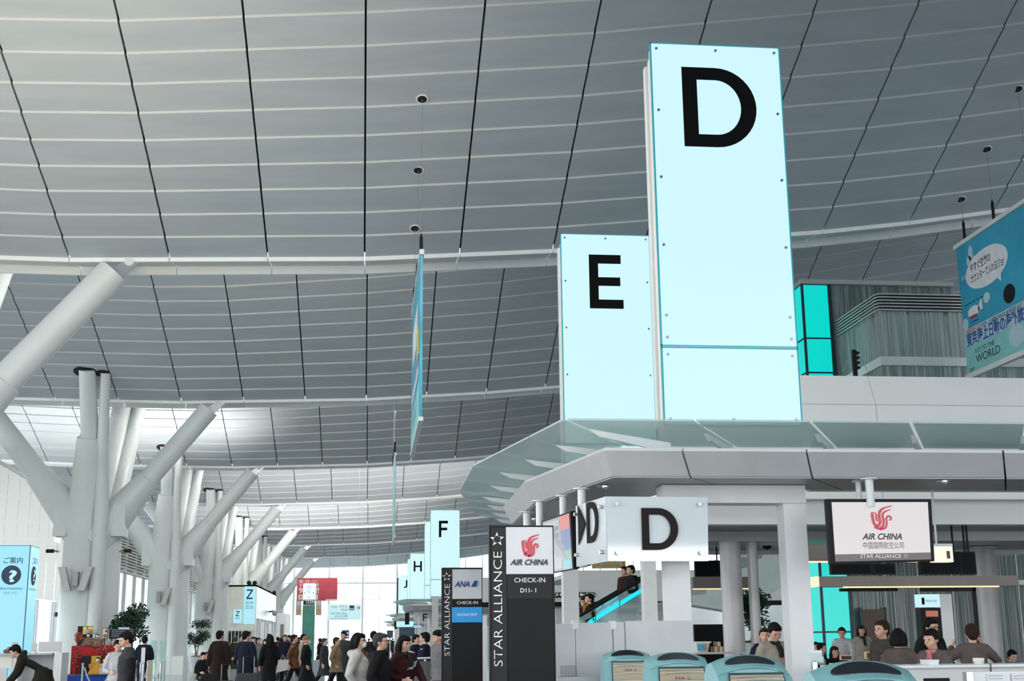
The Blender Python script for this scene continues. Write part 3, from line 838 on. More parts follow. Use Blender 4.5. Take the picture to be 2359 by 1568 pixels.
# lit number 1
Yn = 13.6
n0, n1 = at(2153, 1294, Yn), at(2193, 1258, Yn)
ns = thing('counter_number_sign', tuple(n0), 'small glowing counter sign with the number 1', 'sign')
B(n0.x, n1.x, Yn, Yn + .12, n0.z, n1.z, 'light_box', lit('warm_white_sign', (1.0, .86, .66), 1.05), ns)
B(n0.x - .005, n1.x + .005, Yn - .005, Yn + .13, n1.z, n1.z + .03, 'top_cap', WHITE, ns)
B(n1.x, n1.x + .015, Yn + .02, Yn + .12, n0.z, n1.z, 'side_cap', WHITE, ns)
MB().tube([((n0.x + n1.x) / 2, Yn + .15, n1.z), ((n0.x + n1.x) / 2, Yn + .15, 3.06)], .012, 8).build('hanger_rod', WHITE, ns)
tpx('1', 2168, 2176, 1286, 1268, Yn - .004, TXD, ns, bold=.01)

# ------------------------------------------------------------------ pole signs
def poster_sign(Y, x0, x1, ytop, kind):
    A, Bq = at(x0, ytop, Y), at(x1, ytop + 1, Y)
    Z = A.z; XA, XB = A.x, Bq.x; W_ = XB - XA
    lab = {'a': 'tall black signboard with phoenix emblem and gate numbers', 'b': 'tall black signboard with a blue baggage drop field'}[kind]
    t = thing('standing_signboard', ((XA + XB) / 2, Y, 0), lab, 'sign')
    B(XA, XB, Y, Y + .12, 0, Z, 'frame', mat('sign_frame_black', (.010,.0095,.010), .5, spec=.2), t)
    s0, s1 = XA + W_ * .03, XA + W_ * .26
    PNL = mat('sign_strip_dark', (.028,.026,.027), .5, spec=.2); PN2 = mat('sign_panel_black', (.010,.0095,.009), .5, spec=.2)
    B(s0, s1, Y - .008, Y, .05, Z - .02, 'name_strip', PNL, t)
    B(s1 + .01, XB - .02, Y - .012, Y, .05, Z - .02, 'panel', PN2, t)
    WT = mat('white_text', (.85, .85, .85), .5)
    return t, XA, XB, Z, W_, s0, s1, WT
def px2(x, y, Y): return at(x, y, Y)
Ya = 12.3
t, XA, XB, Z, W_, s0, s1, WT = poster_sign(Ya, 1127, 1275, 1210, 'a')
MB().box(at(1165, 1214, Ya).x, at(1272, 1214, Ya).x, Ya - .022, Ya - .013, at(1200, 1322, Ya).z, at(1200, 1214, Ya).z).build('logo_panel', mat('logo_white', (.62, .62, .63), .3), t)
c0 = at(1202, 1279, Ya - .025); c1 = at(1242, 1231, Ya - .025)
phoenix(c0, c1.x - c0.x, c1.z - c0.z, REDP, t)
tpx('AIR CHINA', 1176, 1263, 1301, 1288, Ya - .025, mat('navy_text', (.006, .008, .02), .4), t, bold=.03, shear=.3)
tpx('CHECK-IN', 1184, 1255, 1341, 1330, Ya - .014, WT, t)
tpx('D11- 1', 1198, 1234, 1364, 1354, Ya - .014, WT, t, bold=.01)
B(at(1168, 1378, Ya).x, XB - .025, Ya - .016, Ya - .012, at(1200, 1378, Ya).z, at(1200, 1324, Ya).z, 'gate_field', mat('gate_field_dark', (.022,.021,.021), .5, spec=.2), t)
star(at(1145, 1242, Ya - .012), .064, mat('silver_star', (.7, .7, .7), .3, .3), t)
def vtext(body, xb, xt, yb, yt, Y, m, parent):
    p0, p1 = at(xb, yb, Y), at(xb, yt, Y); hh = p0.x - at(xt, yb, Y).x
    return text(body, p0, ZU, -XR, abs(hh), m, parent, 'lettering', width=p1.z - p0.z, align='LEFT', bold=-.012)
vtext('STAR ALLIANCE', 1158, 1137, 1536, 1272, Ya - .012, WT, t)
Yb = 19.8
t, XA, XB, Z, W_, s0, s1, WT = poster_sign(Yb, 1018, 1111, 1307, 'b')
B(at(1042, 1311, Yb).x, at(1109, 1311, Yb).x, Yb - .02, Yb - .013, at(1075, 1379, Yb).z, at(1075, 1311, Yb).z, 'logo_panel', mat('logo_grey', (.50, .50, .51), .3), t)
NAVY = mat('logo_blue', (.01, .03, .18), .4)
tpx('ANA', 1048, 1083, 1351, 1338, Yb - .022, NAVY, t, bold=.03, shear=.3)
for (a_, b_, m_) in ((1085, 1097, NAVY), (1096, 1100, mat('logo_light_blue', (.1, .35, .6), .4))):
    q = [at(a_, 1351, Yb - .022), at(b_, 1351, Yb - .022), at(b_ + 4, 1337, Yb - .022), at(a_ + 8, 1337, Yb - .022)]
    MB().prism(q, (0, -.003, 0)).build('logo_stripe', m_, t)
tpx('CHECK-IN', 1052, 1100, 1391, 1384, Yb - .014, WT, t)
B(at(1041, 1398, Yb).x, at(1110, 1398, Yb).x, Yb - .02, Yb - .013, at(1075, 1433, Yb).z, at(1075, 1398, Yb).z, 'drop_field', mat('drop_blue', (.01, .22, .50), .4, emit=(.01, .2, .5), es=.3), t)
tpx('BAGGAGE DROP', 1053, 1098, 1418, 1412, Yb - .022, WT, t)
star(at(1029, 1328, Yb - .012), .064, mat('silver_star', (.7, .7, .7), .3, .3), t)
vtext('STAR ALLIANCE', 1036, 1023, 1511, 1346, Yb - .012, WT, t)
# ------------------------------------------------------------------ glass lift tower and walkway building behind
def PX(x, y, Y): return at(x, y, Y)
YT, YW = 32.0, 29.2
bd = thing('glass_building', (PX(1880, 1400, YT).x, YT, 0), 'glass building with cyan lit panels rising behind the white bulkhead', 'building')
xa, xb = PX(1852, 750, YT).x, PX(1913, 750, YT).x
zt = PX(1880, 655, YT).z
zcuts = [0, PX(1930, 1455, YT).z, 3.4, 5.6, PX(1880, 858, YT).z - 0, PX(1880, 779, YT).z, zt]
zcuts = sorted(zcuts)
for a, b in zip(zcuts[:-1], zcuts[1:]):
    B(xa + .03, xb - .02, YT, YT + .02, a + .02, b - .02, 'light_panel', CYAN, bd)
    B(xa - .0, xa + .02, YT + .05, YT + 1.6, a + .02, b - .02, 'light_panel', CYAN, bd)
    B(xa - .01, xb, YT - .02, YT + .04, b - .02, b + .02, 'frame', FRAMEB, bd)
    B(xa - .02, xa + .03, YT, YT + 1.6, b - .02, b + .02, 'frame', FRAMEB, bd)
B(xa - .02, xa + .04, YT - .03, YT + .03, 0, zt, 'frame', FRAMEB, bd)
B(xb - .02, xb + .08, YT - .03, YT + .03, 0, zt, 'frame', FRAMEB, bd)
xe = PX(2185, 660, YT).x
B(xa - .05, xe + .1, YT - .1, YT + 3, zt, zt + .12, 'roof_cap', GREYP, bd)
n = 6
for k in range(n):
    x0, x1 = xb + .1 + (xe - xb) * k / n, xb + .1 + (xe - xb) * (k + 1) / n - .02
    B(x0, x1, YT + .05, YT + .07, PX(2000, 855, YT).z - 2, zt, 'pane', STREAK, bd)
B(xb + .1, xe, YT + 2.6, YT + 2.7, 0, zt - .1, 'inner_wall', mat('inner_wall_grey_green', (.20, .25, .23), .7), bd)
# projecting walkway room
xc = PX(2022, 700, YW).x
z_lt, z_lb, z_s0, z_s1 = PX(2022, 673, YW).z, PX(2026, 716, YW).z, PX(2037, 842, YW).z, PX(2035, 822, YW).z
wk = thing('walkway_room', (xc + 3, YW, z_s0), 'glazed walkway with horizontal louvres projecting beside the cyan panels', 'building')
LV = mat('louvre_alu', (0.62, 0.62, 0.58), 0.4, 0.4)
for k in range(6):
    z = z_lb + .02 + (z_lt - z_lb) * k / 6
    B(xc, xc + 9, YW - .04, YW + .06, z, z + .030, 'louvre_slat', LV, wk)
    B(xc - .04, xc + .04, YW + .06, YT - .05, z, z + .030, 'louvre_slat', LV, wk)
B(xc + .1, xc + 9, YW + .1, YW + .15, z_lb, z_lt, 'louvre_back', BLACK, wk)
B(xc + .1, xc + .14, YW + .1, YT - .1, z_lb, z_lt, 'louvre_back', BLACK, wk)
for k in range(5):
    x0 = xc + .02 + 1.75 * k
    B(x0, x0 + 1.73, YW, YW + .02, z_s1, z_lb, 'pane', STREAK2, wk)
    B(x0, x0 + 1.73, YW, YW + .02, z_s0 - 3.2, z_s0, 'pane', STREAK2, wk)
B(xc, xc + .02, YW + .02, YT, z_s1, z_lb, 'pane', STREAK2, wk)
B(xc, xc + .02, YW + .02, YT, z_s0 - 3.2, z_s0, 'pane', STREAK2, wk)
B(xc - .06, xc + 9, YW - .08, YT - .04, z_s0, z_s1, 'floor_slab', WHITE, wk)
B(xc + .3, xc + 8.5, YW + 2.2, YW + 2.3, z_s0 - 3.2, z_lt, 'inner_wall', mat('inner_wall_pale', (.60, .63, .61), .7), wk)
for k, (u, w_, h_, zz) in enumerate(((.9, .5, .5, .1), (2.1, .7, .9, .1), (3.4, .4, .6, .1), (4.6, .8, .4, .4))):
    B(xc + u, xc + u + w_, YW + 1, YW + 1.3, z_s1 + zz, z_s1 + zz + h_, 'inner_fixture', WHITE, wk)
# traffic-light like black fixture with chains in front of the walkway
p = PX(1971, 855, 28.5); q = PX(1971, 806, 28.5)
tf = thing('stacked_spot_fixture', tuple(p), 'black stacked lamp fixture with chains before the cyan-lit glass', 'lamp')
B(p.x - .05, p.x + .03, 28.45, 28.55, p.z - .5, q.z, 'mast', BLACK, tf); B(p.x - .05, p.x + .03, 28.55, YW + .02, p.z - .45, p.z - .38, 'wall_bracket', BLACK, tf)
for k in range(4):
    z = q.z - .04 - .12 * k
    MB().prism([(p.x + .03, 28.45, z), (p.x + .12, 28.45, z - .01), (p.x + .10, 28.45, z - .06), (p.x + .03, 28.45, z - .07)], (0, .1, 0)).build('lamp_hood', BLACK, tf)
for s_ in (-1, 1):
    MB().tube([(p.x, 28.5, q.z), (p.x + s_ * .18, 28.5, q.z - .25), (p.x + s_ * .3, 28.5, q.z - .5)], .008, 6).build('chain', STEEL, tf)

# lower glazed wall behind the counters
gw = struct('window_5', (16, 32.2, 0), 'streaked glass wall behind the check-in counters')
x0 = PX(1968, 1450, 32.2).x
for k in range(12):
    B(x0 + .9 * k, x0 + .9 * k + .88, 32.18, 32.2, 0, 3.6, 'pane', STREAK, gw)
    B(x0 + .9 * k - .02, x0 + .9 * k, 32.15, 32.25, 0, 3.6, 'mullion', WHITE, gw)
B(x0, x0 + 11, 32.1, 32.25, 2.72, 2.84, 'transom', WHITE, gw)
B(x0 - .1, x0 + 12, 34.0, 34.1, 0, 3.6, 'back_wall', mat('inner_wall_grey_green', (.20, .25, .23), .7), gw)
a, b = PX(1988, 1480, 32.05), PX(2036, 1403, 32.05)
dr = struct('door_1', (a.x, 32.05, 0), 'brown door in the greenish glass wall')
B(a.x, b.x, 32.0, 32.08, 0, b.z, 'door_leaf', mat('door_brown', (.13, .085, .05), .5), dr)
B(a.x - .05, a.x, 31.98, 32.1, 0, b.z + .05, 'door_frame', FRAMEB, dr)
B(b.x, b.x + .05, 31.98, 32.1, 0, b.z + .05, 'door_frame', FRAMEB, dr)
# side wall closing the view left of the lift tower, deck above
MB().box(9.5, 44, 60, 60.4, 3.3, 4.6).build('wall_deck', WHITEW)['kind'] = 'structure'
MB().box(9.5, 44, 60.4, 75, 4.4, 4.6).build('ceiling_deck', GREYD)['kind'] = 'structure'

# beams with warm under-lighting
def lit_beam(x0, x1, y0, y1, Y, label, glow=(0, 1), end=False):
    a, b = PX(x0, y1, Y), PX(x1, y0, Y)
    t = thing('lit_beam', (a.x, Y, a.z), label, 'beam')
    B(a.x, b.x, Y, Y + .25, a.z, b.z, 'casing', BROWN, t)
    L_ = b.x - a.x
    B(a.x + L_ * glow[0], a.x + L_ * glow[1], Y + .0, Y + .04, a.z - .018, a.z, 'light_strip', WARM, t)
    if end: B(a.x - .05, a.x, Y, Y + .25, a.z, b.z, 'end_light', lit('warm_end', (1.0, .72, .50), 1.1), t)
    return t
lit_beam(1597, 1732, 1328, 1355, 24.5, 'grey beam with a warm glowing underside between the columns')
lit_beam(1862, 2112, 1253, 1292, 17.0, 'brown-grey beam with warm underlight, hidden partly by the wide screen')
lit_beam(1888, 2345, 1325, 1351, 19.0, 'long brown-grey beam with a glowing left end above the counters', (.12, .9), True)
def screen(x0, x1, y0, y1, Y, label, m=None, th=.08):
    a, b = PX(x0, y1, Y), PX(x1, y0, Y)
    t = thing('display_screen', (a.x, Y, a.z), label, 'screen')
    B(a.x, b.x, Y, Y + th, a.z, b.z, 'casing', BLACK, t)
    if y0 < 1330:
        for xx in (a.x + .1, b.x - .1): B(xx - .012, xx + .012, Y + .02, Y + .05, b.z, zw if Y < 26 else b.z + .3, 'mount_rod', BLACK, t)
    B(a.x + .02, b.x - .02, Y - .004, Y, a.z + .02, b.z - .02, 'display', m or mat('screen_off', (.008, .008, .009), .6, spec=.1), t)
    return t
screen(1915, 2008, 1297, 1323, 20.2, 'switched-off dark screen above the beam, left one under the wide screen')
screen(2014, 2062, 1297, 1323, 20.2, 'narrow switched-off screen above the beam, beside the left one')
screen(2120, 2212, 1270, 1323, 20.2, 'switched-off dark screen right of the number sign')
screen(2216, 2246, 1270, 1323, 20.2, 'narrow dark screen against the right round column')
screen(1602, 1664, 1290, 1328, 24.9, 'switched-off dark screen above the beam between the white posts')
screen(1607, 1690, 1437, 1640, 23.5, 'large dark recess screen behind the baskets')
# frame of the glass box right
t = thing('black_frame', (PX(2245, 1500, 21).x, 21, 0), 'thin black upright frame beside the right round column', 'frame')
a, b, c = PX(2246, 1568, 21), PX(2246, 1353, 21), PX(2120, 1357, 21)
B(b.x - .05, b.x, 20.98, 21.04, 0, b.z, 'upright', BLACK, t); B(c.x, b.x, 20.98, 21.04, b.z - .06, b.z, 'header', BLACK, t)
B(c.x - 1.4, c.x - .4, 20.98, 21.04, b.z - .05, b.z, 'header', BLACK, t)
# small lit information pylon
Yp = 20.0
t = thing('service_pylon', (PX(2145, 1500, Yp).x, Yp, 0), 'black service pylon topped by a lit pale blue notice', 'sign')
a, b = PX(2120, 1398, Yp), PX(2164, 1368, Yp)
B(a.x, b.x, Yp, Yp + .2, 0, a.z - .01, 'body', BLACK, t)
B(b.x, b.x + .2, Yp, Yp + .2, 0, b.z, 'side_panel', WHITE, t)
B(a.x, b.x, Yp, Yp + .2, a.z, b.z, 'light_box', lit('notice_light', (.55, .85, .90), .9), t)
tpx('Welcome Desk', 2131, 2158, 1386, 1380, Yp - .003, mat('dark_blue_text', (.01, .05, .12), .4), t)
B(PX(2124, 1392, Yp).x, PX(2130, 1392, Yp).x, Yp - .006, Yp, PX(2124, 1392, Yp).z, PX(2124, 1376, Yp).z, 'pictogram', LETTER, t)
a, b = PX(2133, 1420, Yp), PX(2160, 1406, Yp)
B(a.x, b.x, Yp - .01, Yp, a.z, b.z, 'orange_poster', lit('orange_poster', (.55, .12, .02), .6), t)

# ------------------------------------------------------------------ check-in counters
CT = mat('counter_white', (.58, .57, .54), .35)
a = PX(2080, 1560, 12.2)
t = thing('service_counter', (a.x, 12.2, 0), 'long pale service counter in front of the uniformed staff', 'counter')
B(a.x - .6, 14, 12.2, 12.7, 0, PX(2250, 1536, 12.2).z, 'body', CT, t)
B(a.x - .62, 14, 12.15, 12.75, PX(2250, 1536, 12.2).z, PX(2250, 1530, 12.2).z, 'worktop', WHITE, t)
B(PX(2287, 1540, 12.1).x, PX(2287, 1540, 12.1).x + .008, 12.14, 12.16, .1, PX(2287, 1528, 12.1).z, 'joint', FRAMEB, t)
ztop_c = PX(2250, 1530, 12.2).z
for (xx, w_, h_, nm) in ((2255, .055, .028, 'round white dish on the counter beside the right round column'), (2143, .055, .028, 'small white box on the counter before the woman in the pink scarf')):
    p = PX(xx, 1530, 12.4); d = thing('counter_dish', (p.x, 12.4, ztop_c), nm, 'dish')
    if 'box' in nm:
        B(p.x - w_, p.x + w_ * .8, 12.3, 12.5, ztop_c, ztop_c + h_ * 1.6, 'box', WHITE, d); B(p.x - w_ - .005, p.x + w_ * .8 + .005, 12.295, 12.505, ztop_c + h_ * 1.2, ztop_c + h_ * 1.7, 'lid', WHITE, d)
    else: MB().tube([(p.x, 12.4, ztop_c), (p.x, 12.4, ztop_c + h_), (p.x, 12.4, ztop_c + h_ + .03)], [w_ * .8, w_, w_], 20).build('bowl', CREAM, d)
# notices
t = thing('notice_board', (PX(2300, 1568, 9.5).x, 9.5, 0), 'white board with two printed notices at the lower right corner', 'sign')
a, b = PX(2240, 1568, 9.5), PX(2420, 1545, 9.5)
B(a.x, b.x, 9.5, 9.53, .9, b.z, 'board', WHITE, t); B(a.x - .05, a.x, 9.48, 9.55, 0, b.z, 'post', STEEL, t)
for (u0, u1) in ((2278, 2325), (2335, 2400)):
    c0, c1 = PX(u0, 1610, 9.49), PX(u1, 1550, 9.49)
    B(c0.x, c1.x, 9.485, 9.498, c0.z, c1.z, 'notice', mat('paper_white', (.75, .75, .75), .7), t)
    for k in range(2): text('NOTICE' if k == 0 else 'Please wait here', (c0.x + .01, 9.48, c1.z - .02 - .02 * k), XR, ZU, .008, TXD, t, align='LEFT', width=(c1.x - c0.x) * .6)
t = thing('desk_monitor', (PX(2160, 1566, 10.5).x, 10.5, 1.0), 'dark monitor edge just above the bottom edge right of the nearest kiosk', 'screen')
a, b = PX(2132, 1590, 10.5), PX(2188, 1561, 10.5)
bevel(B(a.x, b.x, 10.5, 10.53, a.z, b.z, 'casing', BLACK, t), .006); B(a.x + .1, b.x - .1, 10.51, 10.55, 0, a.z, 'stand', BLACK, t)
# amber monitor backs on the far counter
for (x0, x1, y0, y1, Y, nm) in ((1994, 2040, 1500, 1517, 16.5, 'amber-edged desk display before the woman in the dark blazer'), (1936, 1962, 1508, 1520, 22, 'cream chair back by the seated woman'), (2165, 2186, 1498, 1504, 15.5, 'small amber desk tray beside the woman in the pink scarf')):
    a, b = PX(x0, y1, Y), PX(x1, y0, Y)
    t = thing('desk_display', (a.x, Y, a.z), nm, 'display')
    B(a.x, b.x, Y, Y + .04, a.z, b.z, 'frame', lit('amber_edge', (.75, .5, .3), .5), t)
    B(a.x + .02, b.x - .01, Y - .006, Y, a.z + .01, b.z - .015, 'face', mat('dark_brown', (.06, .03, .02), .4), t)
    B((a.x + b.x) / 2 - .03, (a.x + b.x) / 2 + .03, Y + .01, Y + .03, 0, a.z, 'foot', BLACK, t)
t = thing('staff_counter', (PX(2000, 1568, 17).x, 17.6, 0), 'brown-fronted rear counter the staff stand behind', 'counter')
B(PX(1975, 1568, 17).x, PX(2250, 1568, 17).x, 17.45, 17.9, 0, 1.05, 'body', mat('wood_front', (.30, .19, .09), .45, stretch=(1, 1, 6)), t)
B(PX(1970, 1568, 17).x, PX(2255, 1568, 17).x, 17.4, 17.95, 1.05, 1.09, 'worktop', CREAM, t)
# leaflet rack
a = PX(1873, 1524, 10.8)
t = thing('leaflet_holder', tuple(a), 'clear acrylic leaflet holder behind the nearest kiosk', 'holder')
for k, (x0, y0, x1, y1) in enumerate(((1866, 1524, 1893, 1497), (1878, 1526, 1897, 1512))):
    a, b = PX(x0, y0, 10.8 + .06 * k), PX(x1, y1, 10.8 + .06 * k)
    B(a.x, b.x, 10.8 + .06 * k, 10.81 + .06 * k, a.z, b.z, 'sheet', mat('paper_white', (.75, .75, .75), .7), t)
    B(a.x - .01, b.x + .01, 10.78 + .06 * k, 10.79 + .06 * k, a.z - .02, b.z - .02, 'acrylic', CLEAR, t)
B(PX(1880, 1568, 10.8).x - .02, PX(1880, 1568, 10.8).x + .02, 10.8, 10.84, 0, PX(1880, 1522, 10.8).z, 'stand', STEEL, t)

# ------------------------------------------------------------------ white partition
pt = struct('wall_partition', (4, 13.1, 0), 'waist-high white partition behind the kiosks')
PTM = mat('partition_white', (.56, .56, .56), .45)
Yq = 13.1
for (x0, x1, y) in ((1278, 1324, 1437), (1326, 1411, 1434), (1413, 1439, 1432), (1441, 1598, 1430)):
    B(PX(x0, 1450, Yq).x, PX(x1, 1450, Yq).x - .006, Yq, Yq + .05, 0, PX(x0, y, Yq).z, 'panel', PTM, pt)
for x in (1325, 1412):
    p = PX(x, 1437, Yq); B(p.x - .03, p.x + .03, Yq - .02, Yq + .07, p.z - .05, p.z + .03, 'clip', CREAM, pt)
B(PX(1278, 1560, Yq).x, PX(1600, 1560, Yq).x, Yq - .2, Yq, 0, PX(1400, 1558, Yq - .2).z, 'ledge', GREYP, pt)
a, b = PX(1292, 1558, Yq - .01), PX(1326, 1532, Yq - .01)
t = thing('luggage_scale_plate', ((a.x + b.x) / 2, Yq - .02, a.z), 'small blurred grey plate on the partition by the tall signboard', 'plate')
bevel(B(a.x, b.x, Yq - .02, Yq - .002, a.z, b.z, 'plate', mat('plate_grey', (.36, .36, .36), .5), t), .006)
# baskets and boxes
a, b = PX(1604, 1502, 20.5), PX(1633, 1480, 20.5)
t = thing('plastic_basket', (a.x, 20.5, a.z), 'white plastic basket with a blue label before the dark recess', 'basket')
bk_ = MB(); bk_.hexa([(a.x + .02, 20.5, a.z), (b.x - .02, 20.5, a.z), (b.x - .02, 20.7, a.z), (a.x + .02, 20.7, a.z), (a.x, 20.45, b.z), (b.x, 20.45, b.z), (b.x, 20.75, b.z), (a.x, 20.75, b.z)]); bk_.build('tub', CREAM, t)
B(a.x - .01, b.x + .02, 20.43, 20.77, b.z, b.z + .02, 'rim', CREAM, t)
B(a.x + .01, a.x + .10, 20.43, 20.45, a.z + .03, b.z - .02, 'label', mat('label_blue', (.05, .35, .6), .5), t)
for i in range(3):
    for j in range(4): B(a.x + .115 + .022 * i, a.x + .125 + .022 * i, 20.44, 20.455, a.z + .02 + .03 * j, a.z + .04 + .03 * j, 'hole', GREYD, t)
t2 = thing('side_table', (a.x + .2, 20.6, 0), 'low table under the basket and the brown parcels', 'table')
B(a.x - .1, a.x + .8, 20.4, 20.9, a.z - .03, a.z, 'top', GREYP, t2)
for dx in (-.05, .7): B(a.x + dx, a.x + dx + .04, 20.45, 20.5, 0, a.z - .03, 'leg', GREYD, t2)
CARD = mat('cardboard', (.34, .2, .09), .8)
for k, (x0, x1, y0, y1) in enumerate(((1641, 1652, 1497, 1509), (1653, 1664, 1496, 1509), (1648, 1658, 1488, 1496))):
    c0, c1 = PX(x0, y1, 20.7), PX(x1, y0, 20.7)
    t3 = thing('parcel', (c0.x, 20.7, c0.z), ['brown parcel nearest the white basket', 'brown parcel against the thick round column', 'brown parcel on top of the other two'][k], 'box', )
    B(c0.x, c1.x, 20.62, 20.8, a.z + (0 if k < 2 else .09), a.z + (.085 if k < 2 else .16), 'carton', CARD, t3); B((c0.x + c1.x) / 2 - .01, (c0.x + c1.x) / 2 + .01, 20.615, 20.62, a.z + (0 if k < 2 else .09), a.z + (.085 if k < 2 else .16), 'tape', CREAM, t3)

# ------------------------------------------------------------------ kiosks
def wave_screen():
    if 'kiosk_screen' in MATS: return MATS['kiosk_screen']
    m = bpy.data.materials.new('kiosk_screen'); m.use_nodes = True
    n, L = m.node_tree.nodes, m.node_tree.links; b = n['Principled BSDF']
    t = n.new('ShaderNodeTexCoord'); wv = n.new('ShaderNodeTexWave'); wv.wave_type = 'RINGS'
    mp = n.new('ShaderNodeMapping'); mp.inputs['Location'].default_value = (.5, .2, .4); mp.inputs['Scale'].default_value = (1.2, 1, 2.2)
    wv.inputs['Scale'].default_value = 1.3; wv.inputs['Distortion'].default_value = 2.0; wv.inputs['Detail'].default_value = 0
    r = n.new('ShaderNodeValToRGB'); e = r.color_ramp.elements
    e[0].position = .0; e[0].color = (.40, .30, .19, 1); e[1].position = .62; e[1].color = (.36, .28, .18, 1)
    k = e.new(.68); k.color = (.16, .24, .20, 1); k = e.new(.9); k.color = (.18, .26, .22, 1); k = e.new(.94); k.color = (.45, .40, .28, 1)
    L.new(t.outputs['Object'], mp.inputs[0]); L.new(mp.outputs[0], wv.inputs['Vector']); L.new(wv.outputs['Fac'], r.inputs[0])
    L.new(r.outputs[0], b.inputs['Emission Color']); b.inputs['Emission Strength'].default_value = .8
    b.inputs['Base Color'].default_value = (.1, .1, .1, 1); b.inputs['Roughness'].default_value = .08
    MATS['kiosk_screen'] = m; return m
KSC = wave_screen()
KTEXT = mat('kiosk_print', (.12, .09, .05), .5)
SK = .66
def kiosk(cx, Y, label, yaw=0.0, W_=.70):
    c = PX(cx, 1540, Y); loc = Vector((c.x, Y, 0)); root = thing('check_in_kiosk', (0, 0, 0), label, 'kiosk', 'teal self-service check-in kiosks')
    h = W_ / 2; NX = 12
    def crest(u): return 1.295 - .070 * abs(u) ** 2.2
    def sec(u):
        x = u * h; bow = -.07 * (1 - u * u)
        f = crest(u)
        # profile from the back over the crest and down the sloping screen face
        return [(x * 1.14, .30, .0), (x * 1.02, .30, f - .12), (x * .99, .24, f - .02), (x * .99, .12, f), (x, -.06 + bow, f - .105), (x, -.08 + bow * .6, f - .12), (x * 1.02, -.12, f - .15), (x * 1.14, -.30, .72), (x * 1.14, -.26, .0)]
    v = []; nP = 9
    for i in range(NX + 1): v += sec(-1 + 2 * i / NX)
    fs = [(i * nP + j, (i + 1) * nP + j, (i + 1) * nP + j + 1, i * nP + j + 1) for i in range(NX) for j in range(nP - 1)]
    fs += [tuple(range(nP)), tuple(NX * nP + j for j in range(nP))[::-1]]
    mb = MB(); mb.add(v, fs); o = mb.build('body', TEALK, root, smooth=True)
    # seam line below the crest
    sm = MB()
    for i in range(NX):
        a, b = sec(-1 + 2 * i / NX)[5], sec(-1 + 2 * (i + 1) / NX)[5]
        sm.add([(a[0], a[1] - .004, a[2] - .003), (b[0], b[1] - .004, b[2] - .003), (b[0], b[1] - .003, b[2] + .001), (a[0], a[1] - .003, a[2] + .001)], [(0, 1, 2, 3)])
    sm.build('seam', FRAMEB, root)
    # dark oval dome on top
    N = 28; rim_ = []
    def top_(x, y): u = x / h; return (x, y, crest(u) - .46 * (.12 - y) + .010 - .008 * u * u)
    el = MB(); RG = (1, .75, .5, .25)
    for rr in RG:
        for k in range(N):
            t = 2 * math.pi * k / N; rim_.append(top_(.245 * rr * math.cos(t), .01 + .075 * rr * math.sin(t)))
    low = [(p[0], p[1], p[2] - .012) for p in rim_[:N]]; nr_ = len(rim_)
    fcs = [(q * N + k, q * N + (k + 1) % N, (q + 1) * N + (k + 1) % N, (q + 1) * N + k) for q in range(3) for k in range(N)]
    fcs += [(3 * N + k, 3 * N + (k + 1) % N, nr_) for k in range(N)] + [(k, nr_ + 1 + k, nr_ + 1 + (k + 1) % N, (k + 1) % N) for k in range(N)]
    el.add(rim_ + [top_(0, .01)] + low, fcs)
    el.build('oval_lens', mat('smoked_lens', (.012, .014, .02), .35, spec=.3), root)
    # screen on the sloping front
    def fr(u, z, off):
        y0_, z0k, y1_, z1k = -.128, 1.15, -.30, .72
        t = (z0k - z) / (z0k - z1k); return (u * h * (1.02 + .12 * t), y0_ + (y1_ - y0_) * t - off, z - off * .3)
    sc_ = MB(); sc_.hexa([fr(-.74, .76, .0), fr(.74, .76, .0), fr(.74, 1.135, .0), fr(-.74, 1.135, .0), fr(-.74, .76, .010), fr(.74, .76, .010), fr(.74, 1.135, .010), fr(-.74, 1.135, .010)]); sc_.build('screen_bezel', FRAMEB, root)
    sc_ = MB(); sc_.hexa([fr(-.71, .775, .011), fr(.71, .775, .011), fr(.71, 1.12, .011), fr(-.71, 1.12, .011), fr(-.71, .775, .014), fr(.71, .775, .014), fr(.71, 1.12, .014), fr(-.71, 1.12, .014)]); sc_.build('screen', KSC, root)
    rt_ = Vector((1, 0, 0)); up_ = (Vector(fr(0, 1.1, .014)) - Vector(fr(0, .8, .014))).normalized()
    text('ご利用の航空会社をタッチして下さい', Vector(fr(-.55, 1.085, .014)), rt_, up_, .014, KTEXT, root, align='LEFT', width=h * 1.0)
    text('Please touch your airline', Vector(fr(-.55, 1.060, .014)), rt_, up_, .014, KTEXT, root, align='LEFT', width=h * .8)
    text('▶▶▶ ✈', Vector(fr(0, 1.0, .014)), rt_, up_, .03, KTEXT, root)
    # side seam
    MB().box(h * 1.0, h * 1.02, -.05, .2, 1.0, 1.006).build('side_seam', FRAMEB, root)
    B(-.22, .22, -.16, .22, -.75, .02, 'pedestal', TEALK, root)
    root.scale = (SK, SK, SK); root.location = (loc.x, loc.y, 1.45 - 1.45 * SK); root.rotation_euler.z = yaw
    return root
kiosk(1447, 12.55, 'teal check-in kiosk farthest from the camera, leftmost of the row')
kiosk(1563, 9.8, 'teal check-in kiosk second from the left, overlapping the leftmost one')
kiosk(1729, 7.92, 'teal check-in kiosk third from the left, before the slim round pole', .06)
kiosk(1996, 5.55, 'largest teal check-in kiosk at the bottom right, below the wide screen', .03)

